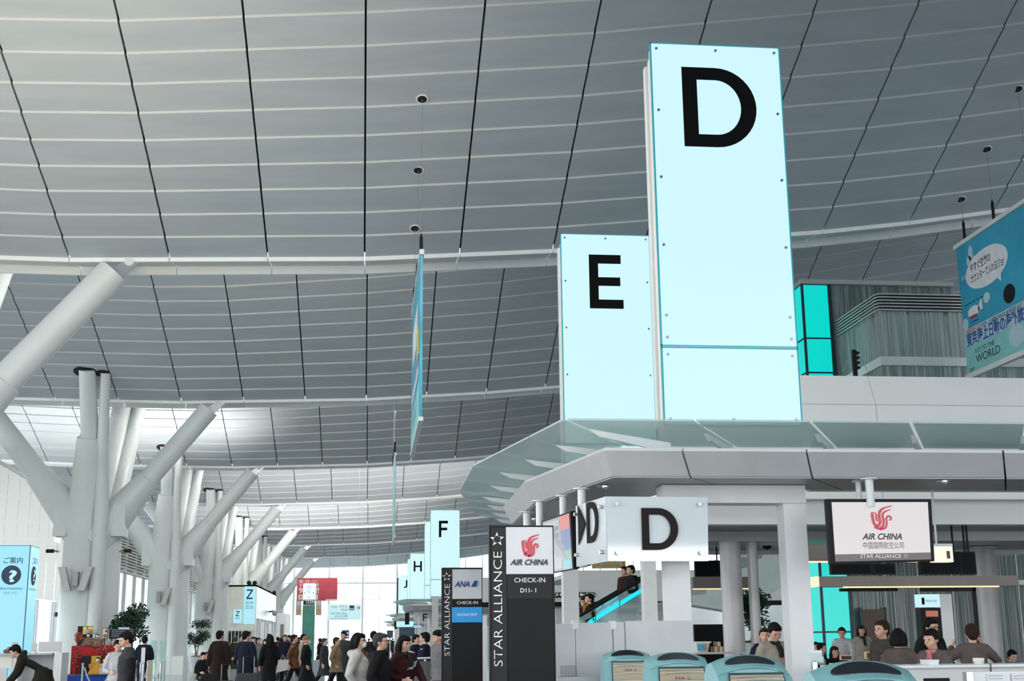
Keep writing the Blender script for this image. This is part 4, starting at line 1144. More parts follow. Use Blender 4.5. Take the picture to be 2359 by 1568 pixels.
# ------------------------------------------------------------------ escalator
YE = 29.0
es = thing('escalator', (PX(1400, 1500, YE).x, YE, 0), 'glass-sided escalator with cyan light strips rising to the right', 'escalator')
s0_, s1_ = PX(1336, 1500, YE), PX(1500, 1400, YE)
def el(x, y, Y=YE): return PX(x, y, Y)
for off, Y in ((0, YE), (0, YE + 1.1)):
    dy = 0 if Y == YE else -6
    a, b = el(1325, 1424 + dy, Y), el(1490, 1328 + dy, Y)     # handrail line
    MB().tube([a, b], .035, 8).build('handrail', BLACK, es)
    gl = [a - ZU * .02, b - ZU * .02, b - ZU * .80, a - ZU * .80]
    MB().prism(gl, (0, .02, 0)).build('glass_side', glass('escalator_glass', (.75, .88, .88), .3, .05), es)
    lo = [a - ZU * .80, b - ZU * .80, b - ZU * 1.15, a - ZU * 1.15]
    MB().prism(lo, (0, .15, 0)).build('truss_cladding', GREYP, es)
CYL = lit('cyan_strip', (.0, .62, .85), 1.3)
for (xa_, ya_, xb_, yb_, dz) in ((1355, 1435, 1371, 1425, 0), (1374, 1423, 1426, 1391, 0), (1430, 1389, 1477, 1360, 0), (1378, 1412, 1406, 1395, 1), (1412, 1391, 1434, 1378, 1), (1374, 1404, 1386, 1396, 2), (1391, 1394, 1424, 1374, 2)):
    Y = YE - .03 if dz == 0 else YE + 1.0
    a, b = PX(xa_, ya_, Y), PX(xb_, yb_, Y)
    w_ = .05 if dz == 0 else .025
    MB().prism([a - ZU * w_, b - ZU * w_, b + ZU * w_, a + ZU * w_], (0, .03, 0)).build('light_strip', CYL, es)
B(el(1325, 1500).x, el(1325, 1500).x + 1.5, YE + .02, YE + 1.1, 0, .5, 'base', GREYP, es)
for k in range(16):
    x0, z0k = el(1325, 1500).x + .34 * k, el(1325, 1500).z - .35 + .2 * k
    if z0k < 0: continue
    B(x0, x0 + .36, YE + .1, YE + 1.0, z0k, z0k + .22, 'step', GREYD, es)
# wall of the upper storey behind the escalator
we2 = struct('wall_upper', (12, 56, 4))
a, b = PX(1336, 1385, 56), PX(1500, 1346, 56)
B(3.6, 30, 56, 56.2, a.z, b.z, 'wall_panel', WHITEW, we2)
B(3.6, 30, 56, 56.1, PX(1400, 1396, 56).z, a.z - .01, 'dark_fascia', BLACK, we2)
for k, x in enumerate(range(1284, 1412, 14)):
    a_, b_ = PX(x, 1371 + 1, 55.9), PX(x + 11, 1366, 55.9)
t = thing('departure_board', (PX(1350, 1370, 55).x, 55.9, 3), 'black departure board strip with pale characters left of the escalator', 'screen')
a, b = PX(1280, 1374, 55), PX(1378, 1362, 55)
B(a.x, b.x, 55.86, 56.0, a.z, b.z, 'casing', BLACK, t)
text('CX 451 JL 042 NH 861 CI 221', (a.x + .05, 55.85, a.z + .06), XR, ZU, .12, lit('board_text', (.9, .95, .7), 1.0), t, align='LEFT', width=b.x - a.x - .1)
B(PX(1280, 1400, 58).x, PX(1500, 1400, 58).x, 58, 58.2, 0, PX(1400, 1400, 58).z, 'backdrop_panel', WHITE, we2)
# gold hotel banner, baggage advert
t = thing('hanging_banner', tuple(PX(1420, 1310, 50)), 'gold banner with white lettering under the D sign', 'sign')
a, b = PX(1364, 1309, 50), PX(1441, 1290, 50)
B(a.x, b.x, 50, 50.05, a.z, b.z, 'cloth', mat('gold_banner', (.42, .28, .06), .5), t)
text('ロイヤルパークホテル ザ 羽田', (a.x + .05, 49.99, a.z + .12), XR, ZU, .14, WT, t, align='LEFT', width=(b.x - a.x) * .85)
text('ROYAL PARK HOTEL THE HANEDA', (a.x + .15, 49.99, a.z + .03), XR, ZU, .05, WT, t, align='LEFT', width=(b.x - a.x) * .65)
for x in (a.x + .1, b.x - .1): MB().tube([(x, 50.02, b.z), (x, 50.02, zc(x, 14.95) + .1)], .006, 5).build('wire', WIRE, t)
t = thing('counter_poster', tuple(PX(1400, 1425, 43)), 'white and teal economy poster behind the escalator glass', 'poster')
a, b = PX(1383, 1423, 43.5), PX(1424, 1408, 43.5)
B(a.x, b.x, 43.5, 43.53, a.z, b.z, 'sheet', WHITE, t); B(a.x - .1, b.x + .1, 43.52, 43.55, 0, a.z, 'foot_panel', TEALK, t)
text('ECONOMY', (a.x, 43.5, a.z - .17), XR, ZU, .1, WT, t, align='LEFT', width=b.x - a.x)

# ------------------------------------------------------------------ hanging banners
def vboard(X, corners, th, label, face):
    """board in a plane of constant X; corners as (px, py): near-top, far-top, far-bottom, near-bottom"""
    P = [atx(x, y, X) for x, y in corners]
    t = thing('hanging_banner', tuple(P[2]), label, 'sign')
    MB().prism(P, (th, 0, 0)).build('board', face, t)
    return t, P
SKYB = mat('banner_sky_blue', (.03, .35, .52), .35, 0, .12, 1.5)
RAIL = mat('white_rail', (.75, .76, .74), .35)
t = thing('hanging_banner', (.9, 26.5, 8.0), 'blue advertising banner hung edge-on by three wires in mid hall', 'sign')
zb0 = []
Ya_, Yb_ = atx(975, 573, .93).y, 28.9
ztop = atx(975, 573, .93).z
Yn_, Yf_ = 23.8, 28.7
zT, zB = 8.85, 5.48

def slab(y0, y1, z0k, z1k, nme, m, dx=0): return B(.88 + dx, .93 + dx, y0, y1, z0k, z1k, nme, m, t)
slab(Yn_, Yf_, zB + .08, zT - .1, 'cloth', mat('banner_print', (.06, .40, .55), .35, 0, .3, 1.2))
B(.86, .95, Yn_ - .05, Yf_ + .05, zT - .1, zT, 'top_rail', RAIL, t)
B(.86, .95, Yn_ - .05, Yf_ + .05, zB, zB + .08, 'bottom_rail', RAIL, t)
for face in (-1,):
    xx = .875
    for (u0, u1, v0, v1, m_) in ((.25, .8, .55, .8, mat('bubble_white', (.75, .76, .78), .5)), (.1, .3, .42, .6, mat('print_yellow', (.75, .6, .03), .5)), (.1, .9, .3, .4, mat('print_white', (.7, .75, .78), .5)), (.0, 1, .0, .22, mat('print_aqua', (.25, .6, .58), .5))):
        B(xx - .004, xx, Yn_ + (Yf_ - Yn_) * u0, Yn_ + (Yf_ - Yn_) * u1, zB + .08 + (zT - zB - .2) * v0, zB + .08 + (zT - zB - .2) * v1, 'print_field', m_, t)
    text('東京海上日動の海外旅行保険', (xx - .01, Yf_ - .1, zB + .08 + (zT - zB) * .32), -YR, ZU, .22, mat('print_blue', (.01, .07, .35), .4), t, align='LEFT', width=(Yf_ - Yn_) * .9)
    text('FLY TO THE WORLD', (xx - .01, Yf_ - .3, zB + .08 + (zT - zB) * .1), -YR, ZU, .2, TXD, t, align='LEFT', width=(Yf_ - Yn_) * .6)
def wires(t, X, pts, m=BLACK):
    for (Y, zr, zw, ztp) in pts:
        MB().tube([(X, Y, zr), (X, Y, zw - .1), (X, Y, zw)], [.035, .035, .008], 10).build('hanger', m, t)
        MB().tube([(X, Y, zw), (X, Y, ztp + .08)], .005, 5).build('wire', WIRE, t)
        zz = ztp; nn = Vector((0, -.38, -1)).normalized()
        c_ = Vector((X, Y, zz)); MB().tube([c_ + nn * .0, c_ + nn * .012], [.10, .10], 16).build('ceiling_hole', DARK, t)
        MB().tube([c_ - nn * .02, c_ + nn * .008], [.125, .125], 16).build('hole_ring', CEILEDGE, t)
wires(t, .905, [(24.16, zT, zT + .45, zc(.9, 28.95 - 24.16) - .03), (26.16, zT, zT + .45, zc(.9, 28.95 - 26.16) - .03), (28.0, zT, zT + .45, zc(.9, 28.95 - 28.0) - .03)])
# second banner farther down
t = thing('hanging_banner', (.9, 60, 8), 'second advertising banner hung edge-on far down the hall', 'sign')
zT2, zB2 = 8.75, 5.4
B(.90, .98, 50.5, 55, zT2 - .12, zT2, 'top_rail', RAIL, t); B(.90, .98, 50.5, 55, zB2, zB2 + .1, 'bottom_rail', RAIL, t)
B(.92, .95, 50.5, 55, zB2 + .1, zT2 - .12, 'cloth', mat('banner_print_pale', (.30, .50, .55), .4, 0, .3, 2), t)
for Y in (50.8, 52.7, 54.6):
    MB().tube([(.91, Y, zT2), (.91, Y, zT2 + .45)], .04, 8).build('hanger', BLACK, t)
    MB().tube([(.91, Y, zT2 + .45), (.91, Y, zc(.9, 64.95 - Y))], .006, 5).build('wire', WIRE, t)
# right-hand banner, seen obliquely
XBn = 14.3
Pn = [atx(2203, 575, XBn), atx(2233, 862, XBn)]
Yfar = Pn[0].y; zTb, zBb = Pn[0].z, atx(2231, 862, XBn).z
t = thing('hanging_banner', (XBn, Yfar - 2, zBb), 'large sky blue advertising banner with speech bubble at the right edge', 'sign')
Ynear = Yfar - 4.2
B(XBn - .0, XBn + .05, Ynear, Yfar, zBb, zTb, 'cloth', SKYB, t)
B(XBn - .03, XBn + .08, Ynear - .1, Yfar + .1, zTb + .02, zTb + .12, 'top_rail', RAIL, t)
B(XBn - .03, XBn + .08, Ynear - .1, Yfar + .1, zBb - .12, zBb, 'bottom_rail', RAIL, t)
HB = zTb - zBb
FR = -YR   # reading direction: from far end towards the camera
def bp(u, v, off=.006): return Vector((XBn - off, Yfar - u, zTb - v * HB))
def ellipse(u, v, ru, rv, m_, nme, off=.008, n=28):
    return MB().prism([bp(u + ru * math.cos(2 * math.pi * k / n), v + rv * math.sin(2 * math.pi * k / n), off) for k in range(n)], (.004, 0, 0)).build(nme, m_, t)
CLW = mat('bubble_white', (.75, .76, .78), .5)
MB().prism([bp(0, .80, .007), bp(4.2, .80, .007), bp(4.2, 1, .007), bp(0, 1, .007)], (.003, 0, 0)).build('aqua_field', mat('print_aqua', (.25, .6, .58), .5), t)
MB().prism([bp(0, .66, .007), bp(4.2, .66, .007), bp(4.2, .80, .007), bp(0, .80, .007)], (.003, 0, 0)).build('pale_field', mat('print_pale', (.42, .58, .64), .5, 0, .1), t)
ellipse(1.42, .27, 1.05, .145, CLW, 'speech_bubble', .010)
MB().prism([bp(1.75, .36, .011), bp(2.1, .36, .011), bp(2.05, .44, .011)], (.003, 0, 0)).build('bubble_tail', CLW, t)
for (u, v, ru, rv) in ((.72, .10, .12, .06), (.60, .15, .12, .04), (1.3, .50, .16, .04), (.15, .62, .14, .05), (.85, .17, .1, .04)):
    ellipse(u, v, ru, rv, mat('cloud_pale', (.45, .62, .70), .6), 'cloud', .009)
ellipse(2.35, .56, .26, .07, BLACK, 'dark_disc', .012)
ellipse(2.5, .88, .35, .08, mat('cloud_pale', (.45, .62, .70), .6), 'globe', .010)
PB = mat('print_blue', (.01, .07, .35), .4)
PO = mat('print_orange', (.75, .18, .03), .4)
text('今すぐ空港の', bp(.62, .245), FR, ZU, .17, TXD, t, align='LEFT', width=1.05, bold=.015)
text('カウンターで入れるジョ!', bp(.62, .33), FR, ZU, .17, TXD, t, align='LEFT', width=1.65, bold=.015)
text('24時間365日の', bp(.15, .70), FR, ZU, .10, PO, t, align='LEFT', width=.75)
text('サポート体制であなたを見守ります', bp(.95, .70), FR, ZU, .09, TXD, t, align='LEFT', width=1.9)
text('東京海上日動の海外旅行保険', bp(.12, .79), FR, ZU, .26, PB, t, align='LEFT', width=3.6, bold=.02)
text('FLY TO THE', bp(.5, .87), FR, ZU, .12, TXD, t, align='LEFT', width=.95)
text('WORLD', bp(.5, .945), FR, ZU, .20, TXD, t, align='LEFT', width=1.2)
text('東京海上日動', bp(.15, .27), FR, ZU, .08, WT, t, align='LEFT', width=.5)
text('TIAT', bp(.1, .99), FR, ZU, .08, TXD, t, align='LEFT', width=.3)
# helicopter picture
ellipse(.62, .55, .30, .045, CLW, 'helicopter_body', .012)
MB().prism([bp(.85, .53, .012), bp(1.05, .48, .012), bp(1.08, .56, .012), bp(.85, .57, .012)], (.003, 0, 0)).build('helicopter_tail', CLW, t)
MB().prism([bp(.38, .575, .014), bp(.8, .575, .014), bp(.75, .595, .014), bp(.42, .595, .014)], (.003, 0, 0)).build('helicopter_stripe', mat('print_red', (.5, .02, .03), .4), t)
for k in range(5): MB().prism([bp(.2 + .2 * k, .47, .013), bp(.32 + .2 * k, .47, .013), bp(.32 + .2 * k, .476, .013), bp(.2 + .2 * k, .476, .013)], (.003, 0, 0)).build('rotor_mark', BLACK, t)
MB().prism([bp(.42, .62, .013), bp(.8, .62, .013), bp(.8, .626, .013), bp(.42, .626, .013)], (.003, 0, 0)).build('helicopter_skid', PB, t)
wires(t, XBn + .02, [(Yfar - .45, zTb + .12, zTb + .62, zc(XBn, 28.95 - (Yfar - .45)) - .03), (Yfar - 1.95, zTb + .12, zTb + .62, zc(XBn, 28.95 - (Yfar - 1.95)) - .03), (Yfar - 3.6, zTb + .12, zTb + .62, zc(XBn, 28.95 - (Yfar - 3.6)) - .03)])

# slanting underside of a stair, and a dome camera
MB().prism([PX(1592, 1392, 42), PX(1592, 1368, 42), PX(1810, 1250, 42), PX(1810, 1348, 42), PX(1700, 1410, 42)], (0, 1.2, 0)).build('wall_stair', mat('stair_pale', (.60, .66, .62), .5))['kind'] = 'structure'
p = PX(1768, 1270, 24); t = thing('dome_camera', (p.x, 24, zw), 'black dome camera under the bronze soffit beside the right portal post', 'camera')
MB().ball((p.x, 24, zw - .02), (.10, .10, .11), 16, 10).build('dome', BLACK, t, smooth=True); MB().tube([(p.x, 24, zw - .03), (p.x, 24, zw)], .115, 18).build('collar', GREYP, t)
# ------------------------------------------------------------------ left side: information pylon, counter
Yi = 29.0
a, b = PX(-60, 1520, Yi), PX(67, 1255, Yi)
t = thing('information_pylon', (b.x - .4, Yi, 0), 'tall lit blue pylon with question mark and information lettering', 'sign')
PB_ = lit('pylon_blue', (.30, .72, .88), .95, .06)
XL = PX(-40, 1400, Yi).x; XRr = PX(60, 1400, Yi).x
B(XL, XRr, Yi, Yi + .78, 0, b.z - .02, 'light_body', PB_, t)
B(XRr - .012, XRr + .004, Yi - .01, Yi + .012, 0, b.z, 'corner_edge', mat('navy_edge', (.02, .06, .12), .4), t)
B(XL, XRr + .004, Yi - .01, Yi + .79, b.z - .02, b.z, 'top_edge', RIM, t)
NV = mat('pylon_navy', (.012, .035, .08), .5)
tpx('ご案内', 6, 50, 1296, 1285, Yi - .004, NV, t, bold=.01)
def disc(cx, cy, rpx, Y, m, nme, parent, off=.004, n=32, right=XR):
    c = PX(cx, cy, Y); r = rpx * Y / 2940
    return MB().prism([c - YR * off + right * (r * math.cos(2 * math.pi * k / n)) + ZU * (r * math.sin(2 * math.pi * k / n)) for k in range(n)], (0, .003, 0)).build(nme, m, parent)
disc(26, 1324, 21, Yi, NV, 'question_disc', t)
tpx('?', 17, 36, 1339, 1313, Yi - .008, lit('pylon_pale', (.45, .82, .92)), t, bold=.03)
tpx('Information', -8, 50, 1358, 1351, Yi - .004, NV, t)
tpx('问讯 안내', 8, 37, 1368, 1363, Yi - .004, mat('pylon_grey_text', (.15, .32, .40), .5), t)
# the same print on the side face
sx = XRr + .004
text('ご案内', (sx, Yi + .14, PX(80, 1296, Yi).z), YR, ZU, .12, NV, t, align='LEFT', width=.5)
MB().prism([(sx + .003, Yi + .39 + .2 * math.cos(2 * math.pi * k / 28), PX(75, 1326, Yi + .39).z + .21 * math.sin(2 * math.pi * k / 28)) for k in range(28)], (.003, 0, 0)).build('question_disc', NV, t)
text('?', (sx + .006, Yi + .30, PX(75, 1338, Yi + .39).z), YR, ZU, .25, lit('pylon_pale', (.45, .82, .92)), t, align='LEFT', width=.17)
text('Information', (sx, Yi + .11, PX(75, 1360, Yi + .39).z), YR, ZU, .07, NV, t, align='LEFT', width=.55)

Yc_ = 28.0
t = thing('information_counter', (PX(70, 1568, Yc_).x, Yc_, 0), 'grey-topped white information counter below the blue pylon', 'counter')
a, b = PX(-60, 1568, Yc_), PX(124, 1503, Yc_)
B(a.x, b.x, Yc_ - .1, Yc_ + .5, b.z - .04, b.z, 'worktop', GREYD, t)
B(PX(25, 1568, Yc_).x, PX(40, 1568, Yc_).x, Yc_, Yc_ + .4, 0, b.z - .04, 'end_panel', WHITE, t)
B(PX(124, 1568, Yc_).x, PX(142, 1568, Yc_).x, Yc_ - .12, Yc_ + .5, 0, PX(130, 1503, Yc_).z, 'end_panel', WHITE, t)
B(PX(40, 1568, Yc_).x, b.x, Yc_ + .35, Yc_ + .4, 0, b.z - .04, 'back_panel', mat('counter_grey_back', (.42, .42, .42), .5), t)
B(a.x, PX(25, 1568, Yc_).x, Yc_ - .02, Yc_ + .0, PX(0, 1537, Yc_).z, b.z - .04, 'front_panel', CREAM, t)
B(a.x, PX(18, 1568, Yc_).x, Yc_ - .1, Yc_ - .05, 0, PX(0, 1538, Yc_).z, 'kick_panel', GREYP, t)
for (x0, x1, y0, nm, mm) in ((24, 41, 1478, 'upright grey screen panel at the left end of the information counter', GREYP), (87, 142, 1477, 'wide grey privacy panel on the information counter', GREYP), (71, 86, 1481, 'narrow grey privacy panel beside the wide one', GREYP)):
    a2, b2 = PX(x0, 1503, Yc_ + .3), PX(x1, y0, Yc_ + .3)
    tt = thing('privacy_panel', (a2.x, Yc_ + .3, b.z), nm, 'panel')
    o = B(a2.x, b2.x, Yc_ + .3, Yc_ + .33, b.z, b2.z, 'panel', mm, tt); bevel(o, .006); B(a2.x + .02, b2.x - .02, Yc_ + .27, Yc_ + .36, b.z, b.z + .015, 'foot', STEEL, tt)
p = PX(17, 1503, Yc_ + .2)
tt = thing('folded_scarf_pile', (p.x, Yc_ + .2, b.z), 'heap of brown knitted cloth on the left of the information counter', 'cloth')
MB().ball(p + ZU * .03, (.09, .08, .05), 12, 8).build('lower_fold', mat('knit_brown', (.16, .10, .08), .9), tt, smooth=True); MB().ball(p + ZU * .08 + XR * .03, (.05, .05, .045), 12, 8).build('upper_fold', mat('knit_pink', (.35, .22, .18), .9), tt, smooth=True)

# ------------------------------------------------------------------ seasonal doll display
Yd = 30.0
def DX(x, y, Y=Yd): return PX(x, y, Y)
RED = mat('red_cloth', (.50, .012, .012), .7, 0, .15, 6)
GOLD = mat('gold_leaf', (.62, .40, .05), .35, .3, .1)
CHAR = mat('charcoal_lacquer', (.02, .02, .025), .5, spec=.2)
a, b = DX(142, 1590), DX(266, 1554)
t = thing('display_plinth', (a.x, Yd, 0), 'blue-covered plinth under the red doll display', 'plinth')
B(a.x, b.x, Yd - .3, Yd + 1.0, 0, b.z, 'blue_cover', mat('blue_cloth', (.012, .06, .38), .6), t)
B(a.x - .01, b.x + .01, Yd - .31, Yd + 1.01, b.z, b.z + .02, 'top_board', mat('plinth_top', (.1, .16, .4), .5), t)
zp = b.z + .02
a, b = DX(162, 1553), DX(222, 1487)
t = thing('draped_table', (a.x, Yd, zp), 'table draped in bright red cloth carrying the dolls', 'table')
dr_ = MB(); n = 24
pts = []
for k in range(n + 1):
    x = a.x + (DX(270, 1487).x - a.x) * k / n; w = .02 * math.sin(k * 1.7)
    pts.append((x, w))
for k in range(n):
    (x0, w0), (x1, w1) = pts[k], pts[k + 1]
    dr_.quad((x0, Yd - .05 + w0, zp), (x1, Yd - .05 + w1, zp), (x1, Yd - .05 + w1 * .3, b.z), (x0, Yd - .05 + w0 * .3, b.z))
    dr_.quad((x0, Yd - .05 + w0 * .3, b.z), (x1, Yd - .05 + w1 * .3, b.z), (x1, Yd + .5, b.z + .01), (x0, Yd + .5, b.z + .01))
dr_.build('red_cloth', RED, t)
ztb = b.z + .01
for (x0, x1, nm) in ((187, 210, 'slate_panel'), (211, 235, 'gold_panel')):
    a2, b2 = DX(x0, 1552), DX(x1, 1510)
    B(a2.x, b2.x, Yd - .12, Yd - .09, zp, b2.z, nm, CHAR if 'slate' in nm else GOLD, t)
# folding screen at the back
t = thing('folding_screen', (DX(185, 1487).x, Yd + .4, ztb), 'dark folding screen with gold panels behind the dolls', 'screen')
a2, b2 = DX(167, 1487), DX(205, 1441)
B(a2.x, b2.x, Yd + .42, Yd + .46, ztb, b2.z, 'frame', CHAR, t)
for (x0, x1) in ((180, 190), (192, 203)): B(DX(x0, 1480).x, DX(x1, 1480).x, Yd + .40, Yd + .42, DX(0, 1462).z, DX(0, 1444).z, 'gold_panel', GOLD, t)
def doll(x, y0, y1, Y, robe, label, head=True):
    p = DX(x, y0, Y); h = DX(x, y1, Y).z - p.z; t = thing('festival_doll', tuple(p), label, 'doll')
    MB().tube([p, p + ZU * h * .3, p + ZU * h * .62, p + ZU * h * .72], [h * .55, h * .42, h * .2, h * .08], 14).build('robe', robe, t, smooth=True)
    MB().tube([p + ZU * h * .45 - XR * h * .48, p + ZU * h * .5, p + ZU * h * .45 + XR * h * .48], [h * .16, h * .14, h * .16], 10).build('sleeves', robe, t, smooth=True)
    MB().ball(p + ZU * h * .82, h * .13, 12, 8).build('head', mat('doll_face', (.75, .68, .6), .5), t, smooth=True)
    MB().ball(p + ZU * h * .87 + YR * h * .04, h * .135, 12, 8).build('hair', HAIRB, t, smooth=True)
doll(202, 1486, 1458, Yd, mat('robe_brown', (.16, .10, .06), .8, 0, .4, 20), 'brown-robed festival doll standing in front of the folding screen')
doll(224, 1488, 1460, Yd, mat('robe_bronze', (.22, .10, .07), .7, 0, .5, 20), 'bronze-robed festival doll with a pointed headdress, right of the brown one')
doll(223, 1552, 1513, Yd - .2, mat('robe_gold', (.62, .28, .01), .6, 0, .2, 12), 'large gold-robed doll before the gold panel')
doll(240, 1552, 1514, Yd - .22, mat('robe_pale', (.5, .45, .4), .7, 0, .5, 18), 'pale-robed doll right of the gold-robed one')
doll(256, 1552, 1518, Yd - .2, mat('robe_red', (.5, .03, .04), .7, 0, .5, 18), 'red-robed doll at the right end of the plinth')
# paper lanterns
for k, (x, nm) in enumerate(((201, 'white paper lantern above the brown-robed doll'), (220, 'white paper lantern above the bronze-robed doll'), (250, 'small white paper lantern behind the red blossom'), (261, 'rightmost small white paper lantern behind the blossom'))):
    y = 1454 if k < 2 else 1480
    p = DX(x, y, Yd + .2); r = .065 if k < 2 else .05
    t = thing('paper_lantern', tuple(p), nm, 'lantern')
    lm = MB(); lm.tube([p - ZU * .055, p - ZU * .03, p + ZU * .02, p + ZU * .05], [r * .6, r * .95, r, r * .8], 16); lm.build('shade', mat('lantern_paper', (.52, .52, .52), .7), t, smooth=True)
    for q in range(8):
        an = 2 * math.pi * q / 8; MB().tube([p + Vector((r * .62 * math.cos(an), r * .62 * math.sin(an), -.055)), p + Vector((r * 1.02 * math.cos(an), r * 1.02 * math.sin(an), .02)), p + Vector((r * .82 * math.cos(an), r * .82 * math.sin(an), .05))], .002, 4).build('rib', CHAR, t)
    MB().tube([Vector((p.x, p.y, ztb)), p - ZU * .055], .006, 6).build('stem', CHAR, t)
# blossom sprays
def spray(c, r, n, m, nme, parent, sz=.02, seed=1):
    rnd = random.Random(seed); mb = MB()
    for i in range(n):
        d = Vector((rnd.gauss(0, 1), rnd.gauss(0, 1), rnd.gauss(0, 1))).normalized() * (rnd.random() ** .5)
        p = Vector(c) + Vector((d.x * r[0], d.y * r[1], d.z * r[2]))
        u = Vector((rnd.gauss(0, 1), rnd.gauss(0, 1), rnd.gauss(0, 1))).normalized(); v = u.orthogonal().normalized(); s_ = sz * rnd.uniform(.6, 1.2)
        mb.quad(p - u * s_, p + v * s_ * .5, p + u * s_, p - v * s_ * .5)
    return mb.build(nme, m, parent, clean=False, kind='stuff')
FLR = mat('blossom_red', (.42, .03, .02), .8, 0, .6, 9); FLW = mat('blossom_pale', (.75, .55, .45), .8)
for k, (x, y, rx, rz, nm) in enumerate(((181, 1467, .10, .12, 'red blossom bush at the left end of the doll table'), (240, 1495, .28, .14, 'red and orange blossom spray across the doll table'), (178, 1515, .12, .28, 'cascade of pale and red blossoms down the left of the red cloth'))):
    p = DX(x, y, Yd - .12); t = thing('blossom_arrangement', tuple(p), nm, 'flowers')
    spray(p, (rx, .08, rz), 260, FLR, 'blossom', t, .02, k); spray(p, (rx * .9, .09, rz * .9), 70, FLW, 'pale_blossom', t, .014, k + 9)
    MB().tube([Vector((p.x, p.y, max(zp, p.z - rz * 1.4))), p], [.02, .012], 8).build('stem', mat('bark', (.06, .035, .02), .9), t)
t = thing('framed_picture', tuple(DX(241, 1470)), 'small framed picture with a red sun beside the timetable board', 'picture')
a2, b2 = DX(234, 1471, Yd + .3), DX(249, 1446, Yd + .3)
B(a2.x, b2.x, Yd + .3, Yd + .33, a2.z, b2.z, 'frame', CHAR, t); B(a2.x + .012, b2.x - .012, Yd + .295, Yd + .3, a2.z + .012, b2.z - .012, 'picture', CREAM, t)
disc(245, 1453, 3, Yd + .29, mat('sun_red', (.6, .01, .02), .5), 'red_sun', t); disc(242, 1464, 4, Yd + .29, mat('picture_brown', (.3, .15, .08), .5), 'figure', t)
B((a2.x + b2.x) / 2 - .01, (a2.x + b2.x) / 2 + .01, Yd + .31, Yd + .33, ztb, a2.z, 'stand', CHAR, t)
t = thing('timetable_board', tuple(DX(280, 1470, 33)), 'black framed timetable board behind the man in the grey vest', 'board')
a2, b2 = DX(251, 1471, 33), DX(313, 1449, 33)
B(a2.x, b2.x, 33, 33.04, a2.z, b2.z, 'board', BLACK, t)
for k in range(5):
    B(a2.x + .05, b2.x - .05, 32.99, 33.0, a2.z + .04 + .042 * k, a2.z + .062 + .042 * k, 'text_row', mat('board_grey', (.18, .21, .24), .6), t)
for x in (a2.x + .05, b2.x - .08): B(x, x + .03, 33.01, 33.03, 0, a2.z, 'leg', BLACK, t)
B(DX(274, 1444, 33).x, DX(298, 1444, 33).x, 33, 33.02, b2.z, b2.z + .05, 'top_label', WHITE, t)
# barrier posts with ropes
STN = mat('polished_steel', (.7, .7, .7), .15, 1)
def stanchion(x, ytop, Y, label):
    p = PX(x, ytop, Y); t = thing('barrier_post', (p.x, Y, 0), label, 'post')
    MB().tube([(p.x, Y, 0), (p.x, Y, .02), (p.x, Y, .03)], [.16, .16, .03], 20).build('base', STN, t)
    MB().tube([(p.x, Y, .02), (p.x, Y, p.z - .03)], .022, 12).build('shaft', STN, t)
    MB().ball((p.x, Y, p.z - .015), (.035, .035, .022), 12, 8).build('cap', STN, t, smooth=True)
    return Vector((p.x, Y, p.z - .08))
def rope(a, b, sag, label, m):
    pts = [a.lerp(b, k / 12) - ZU * sag * 4 * (k / 12) * (1 - k / 12) for k in range(13)]
    o = MB().tube(pts, .018, 8).build('barrier_rope', m, None, smooth=True); tag(o, label, 'rope')
RP = mat('rope_grey', (.55, .56, .58), .5)
s1 = stanchion(191, 1527, 28.5, 'steel barrier post in front of the blue plinth, left one')
s2 = stanchion(263, 1527, 28.5, 'steel barrier post in front of the blue plinth, right one')
s3 = stanchion(290, 1545, 22.6, 'steel barrier post hidden partly by the man in the grey vest')
rope(s1 + XR * .03, s2 - XR * .03, .42, 'pale rope sagging between the two posts before the blue plinth', RP)
rope(s2 + XR * .03, s3, .35, 'pale rope running from the right plinth post towards the camera', RP)
prev = None
for k, (x, y, Y) in enumerate(((325, 1526, 30), (331, 1524, 32), (341, 1523, 34), (357, 1522, 33), (371, 1523, 30), (379, 1521, 36))):
    s = stanchion(x, y, Y, ['steel barrier post right beside the man in the grey vest', 'second steel barrier post from the man in the grey vest', 'third steel barrier post from the man in the grey vest', 'fourth steel barrier post from the man in the grey vest', 'fifth steel barrier post from the man in the grey vest', 'last steel barrier post, against the glass screens'][k])
    if prev is not None and k in (2, 4): rope(prev, s, .3, ['', '', 'grey rope between the second and third posts', '', 'grey rope between the fourth and fifth posts'][k], RP)
    prev = s
for k in range(3):
    x0, x1 = 322 + 21 * k, 342 + 21 * k
    a2, b2 = PX(x0, 1568, 40), PX(x1, 1475, 40)
    t = thing('glass_screen_panel', (a2.x, 40, 0), ['leftmost greenish glass screen behind the barrier posts', 'middle greenish glass screen behind the barrier posts', 'rightmost greenish glass screen, beside the second column base'][k], 'screen')
    B(a2.x, b2.x, 40, 40.02, .05, b2.z, 'pane', glass('green_glass', (.72, .88, .82), .35, .05), t); B(a2.x, b2.x, 39.97, 40.05, 0, .05, 'shoe', STEEL, t)
for k, (x0, x1, y) in enumerate(((322, 335, 1491), (337, 350, 1520))):
    a2, b2 = PX(x0, 1568, 36), PX(x1, y, 36)
    t = thing('sign_easel', (a2.x, 36, 0), ['tall pale notice board standing by the glass screens', 'lower tan notice board standing by the glass screens'][k], 'board')
    B(a2.x, b2.x, 36, 36.04, .3, b2.z, 'board', [WHITE, mat('tan_board', (.45, .34, .22), .6)][k], t); B(a2.x, b2.x, 35.9, 36.1, 0, .04, 'foot', STEEL, t); B(a2.x, a2.x + .03, 36.04, 36.07, .04, b2.z, 'upright', STEEL, t)

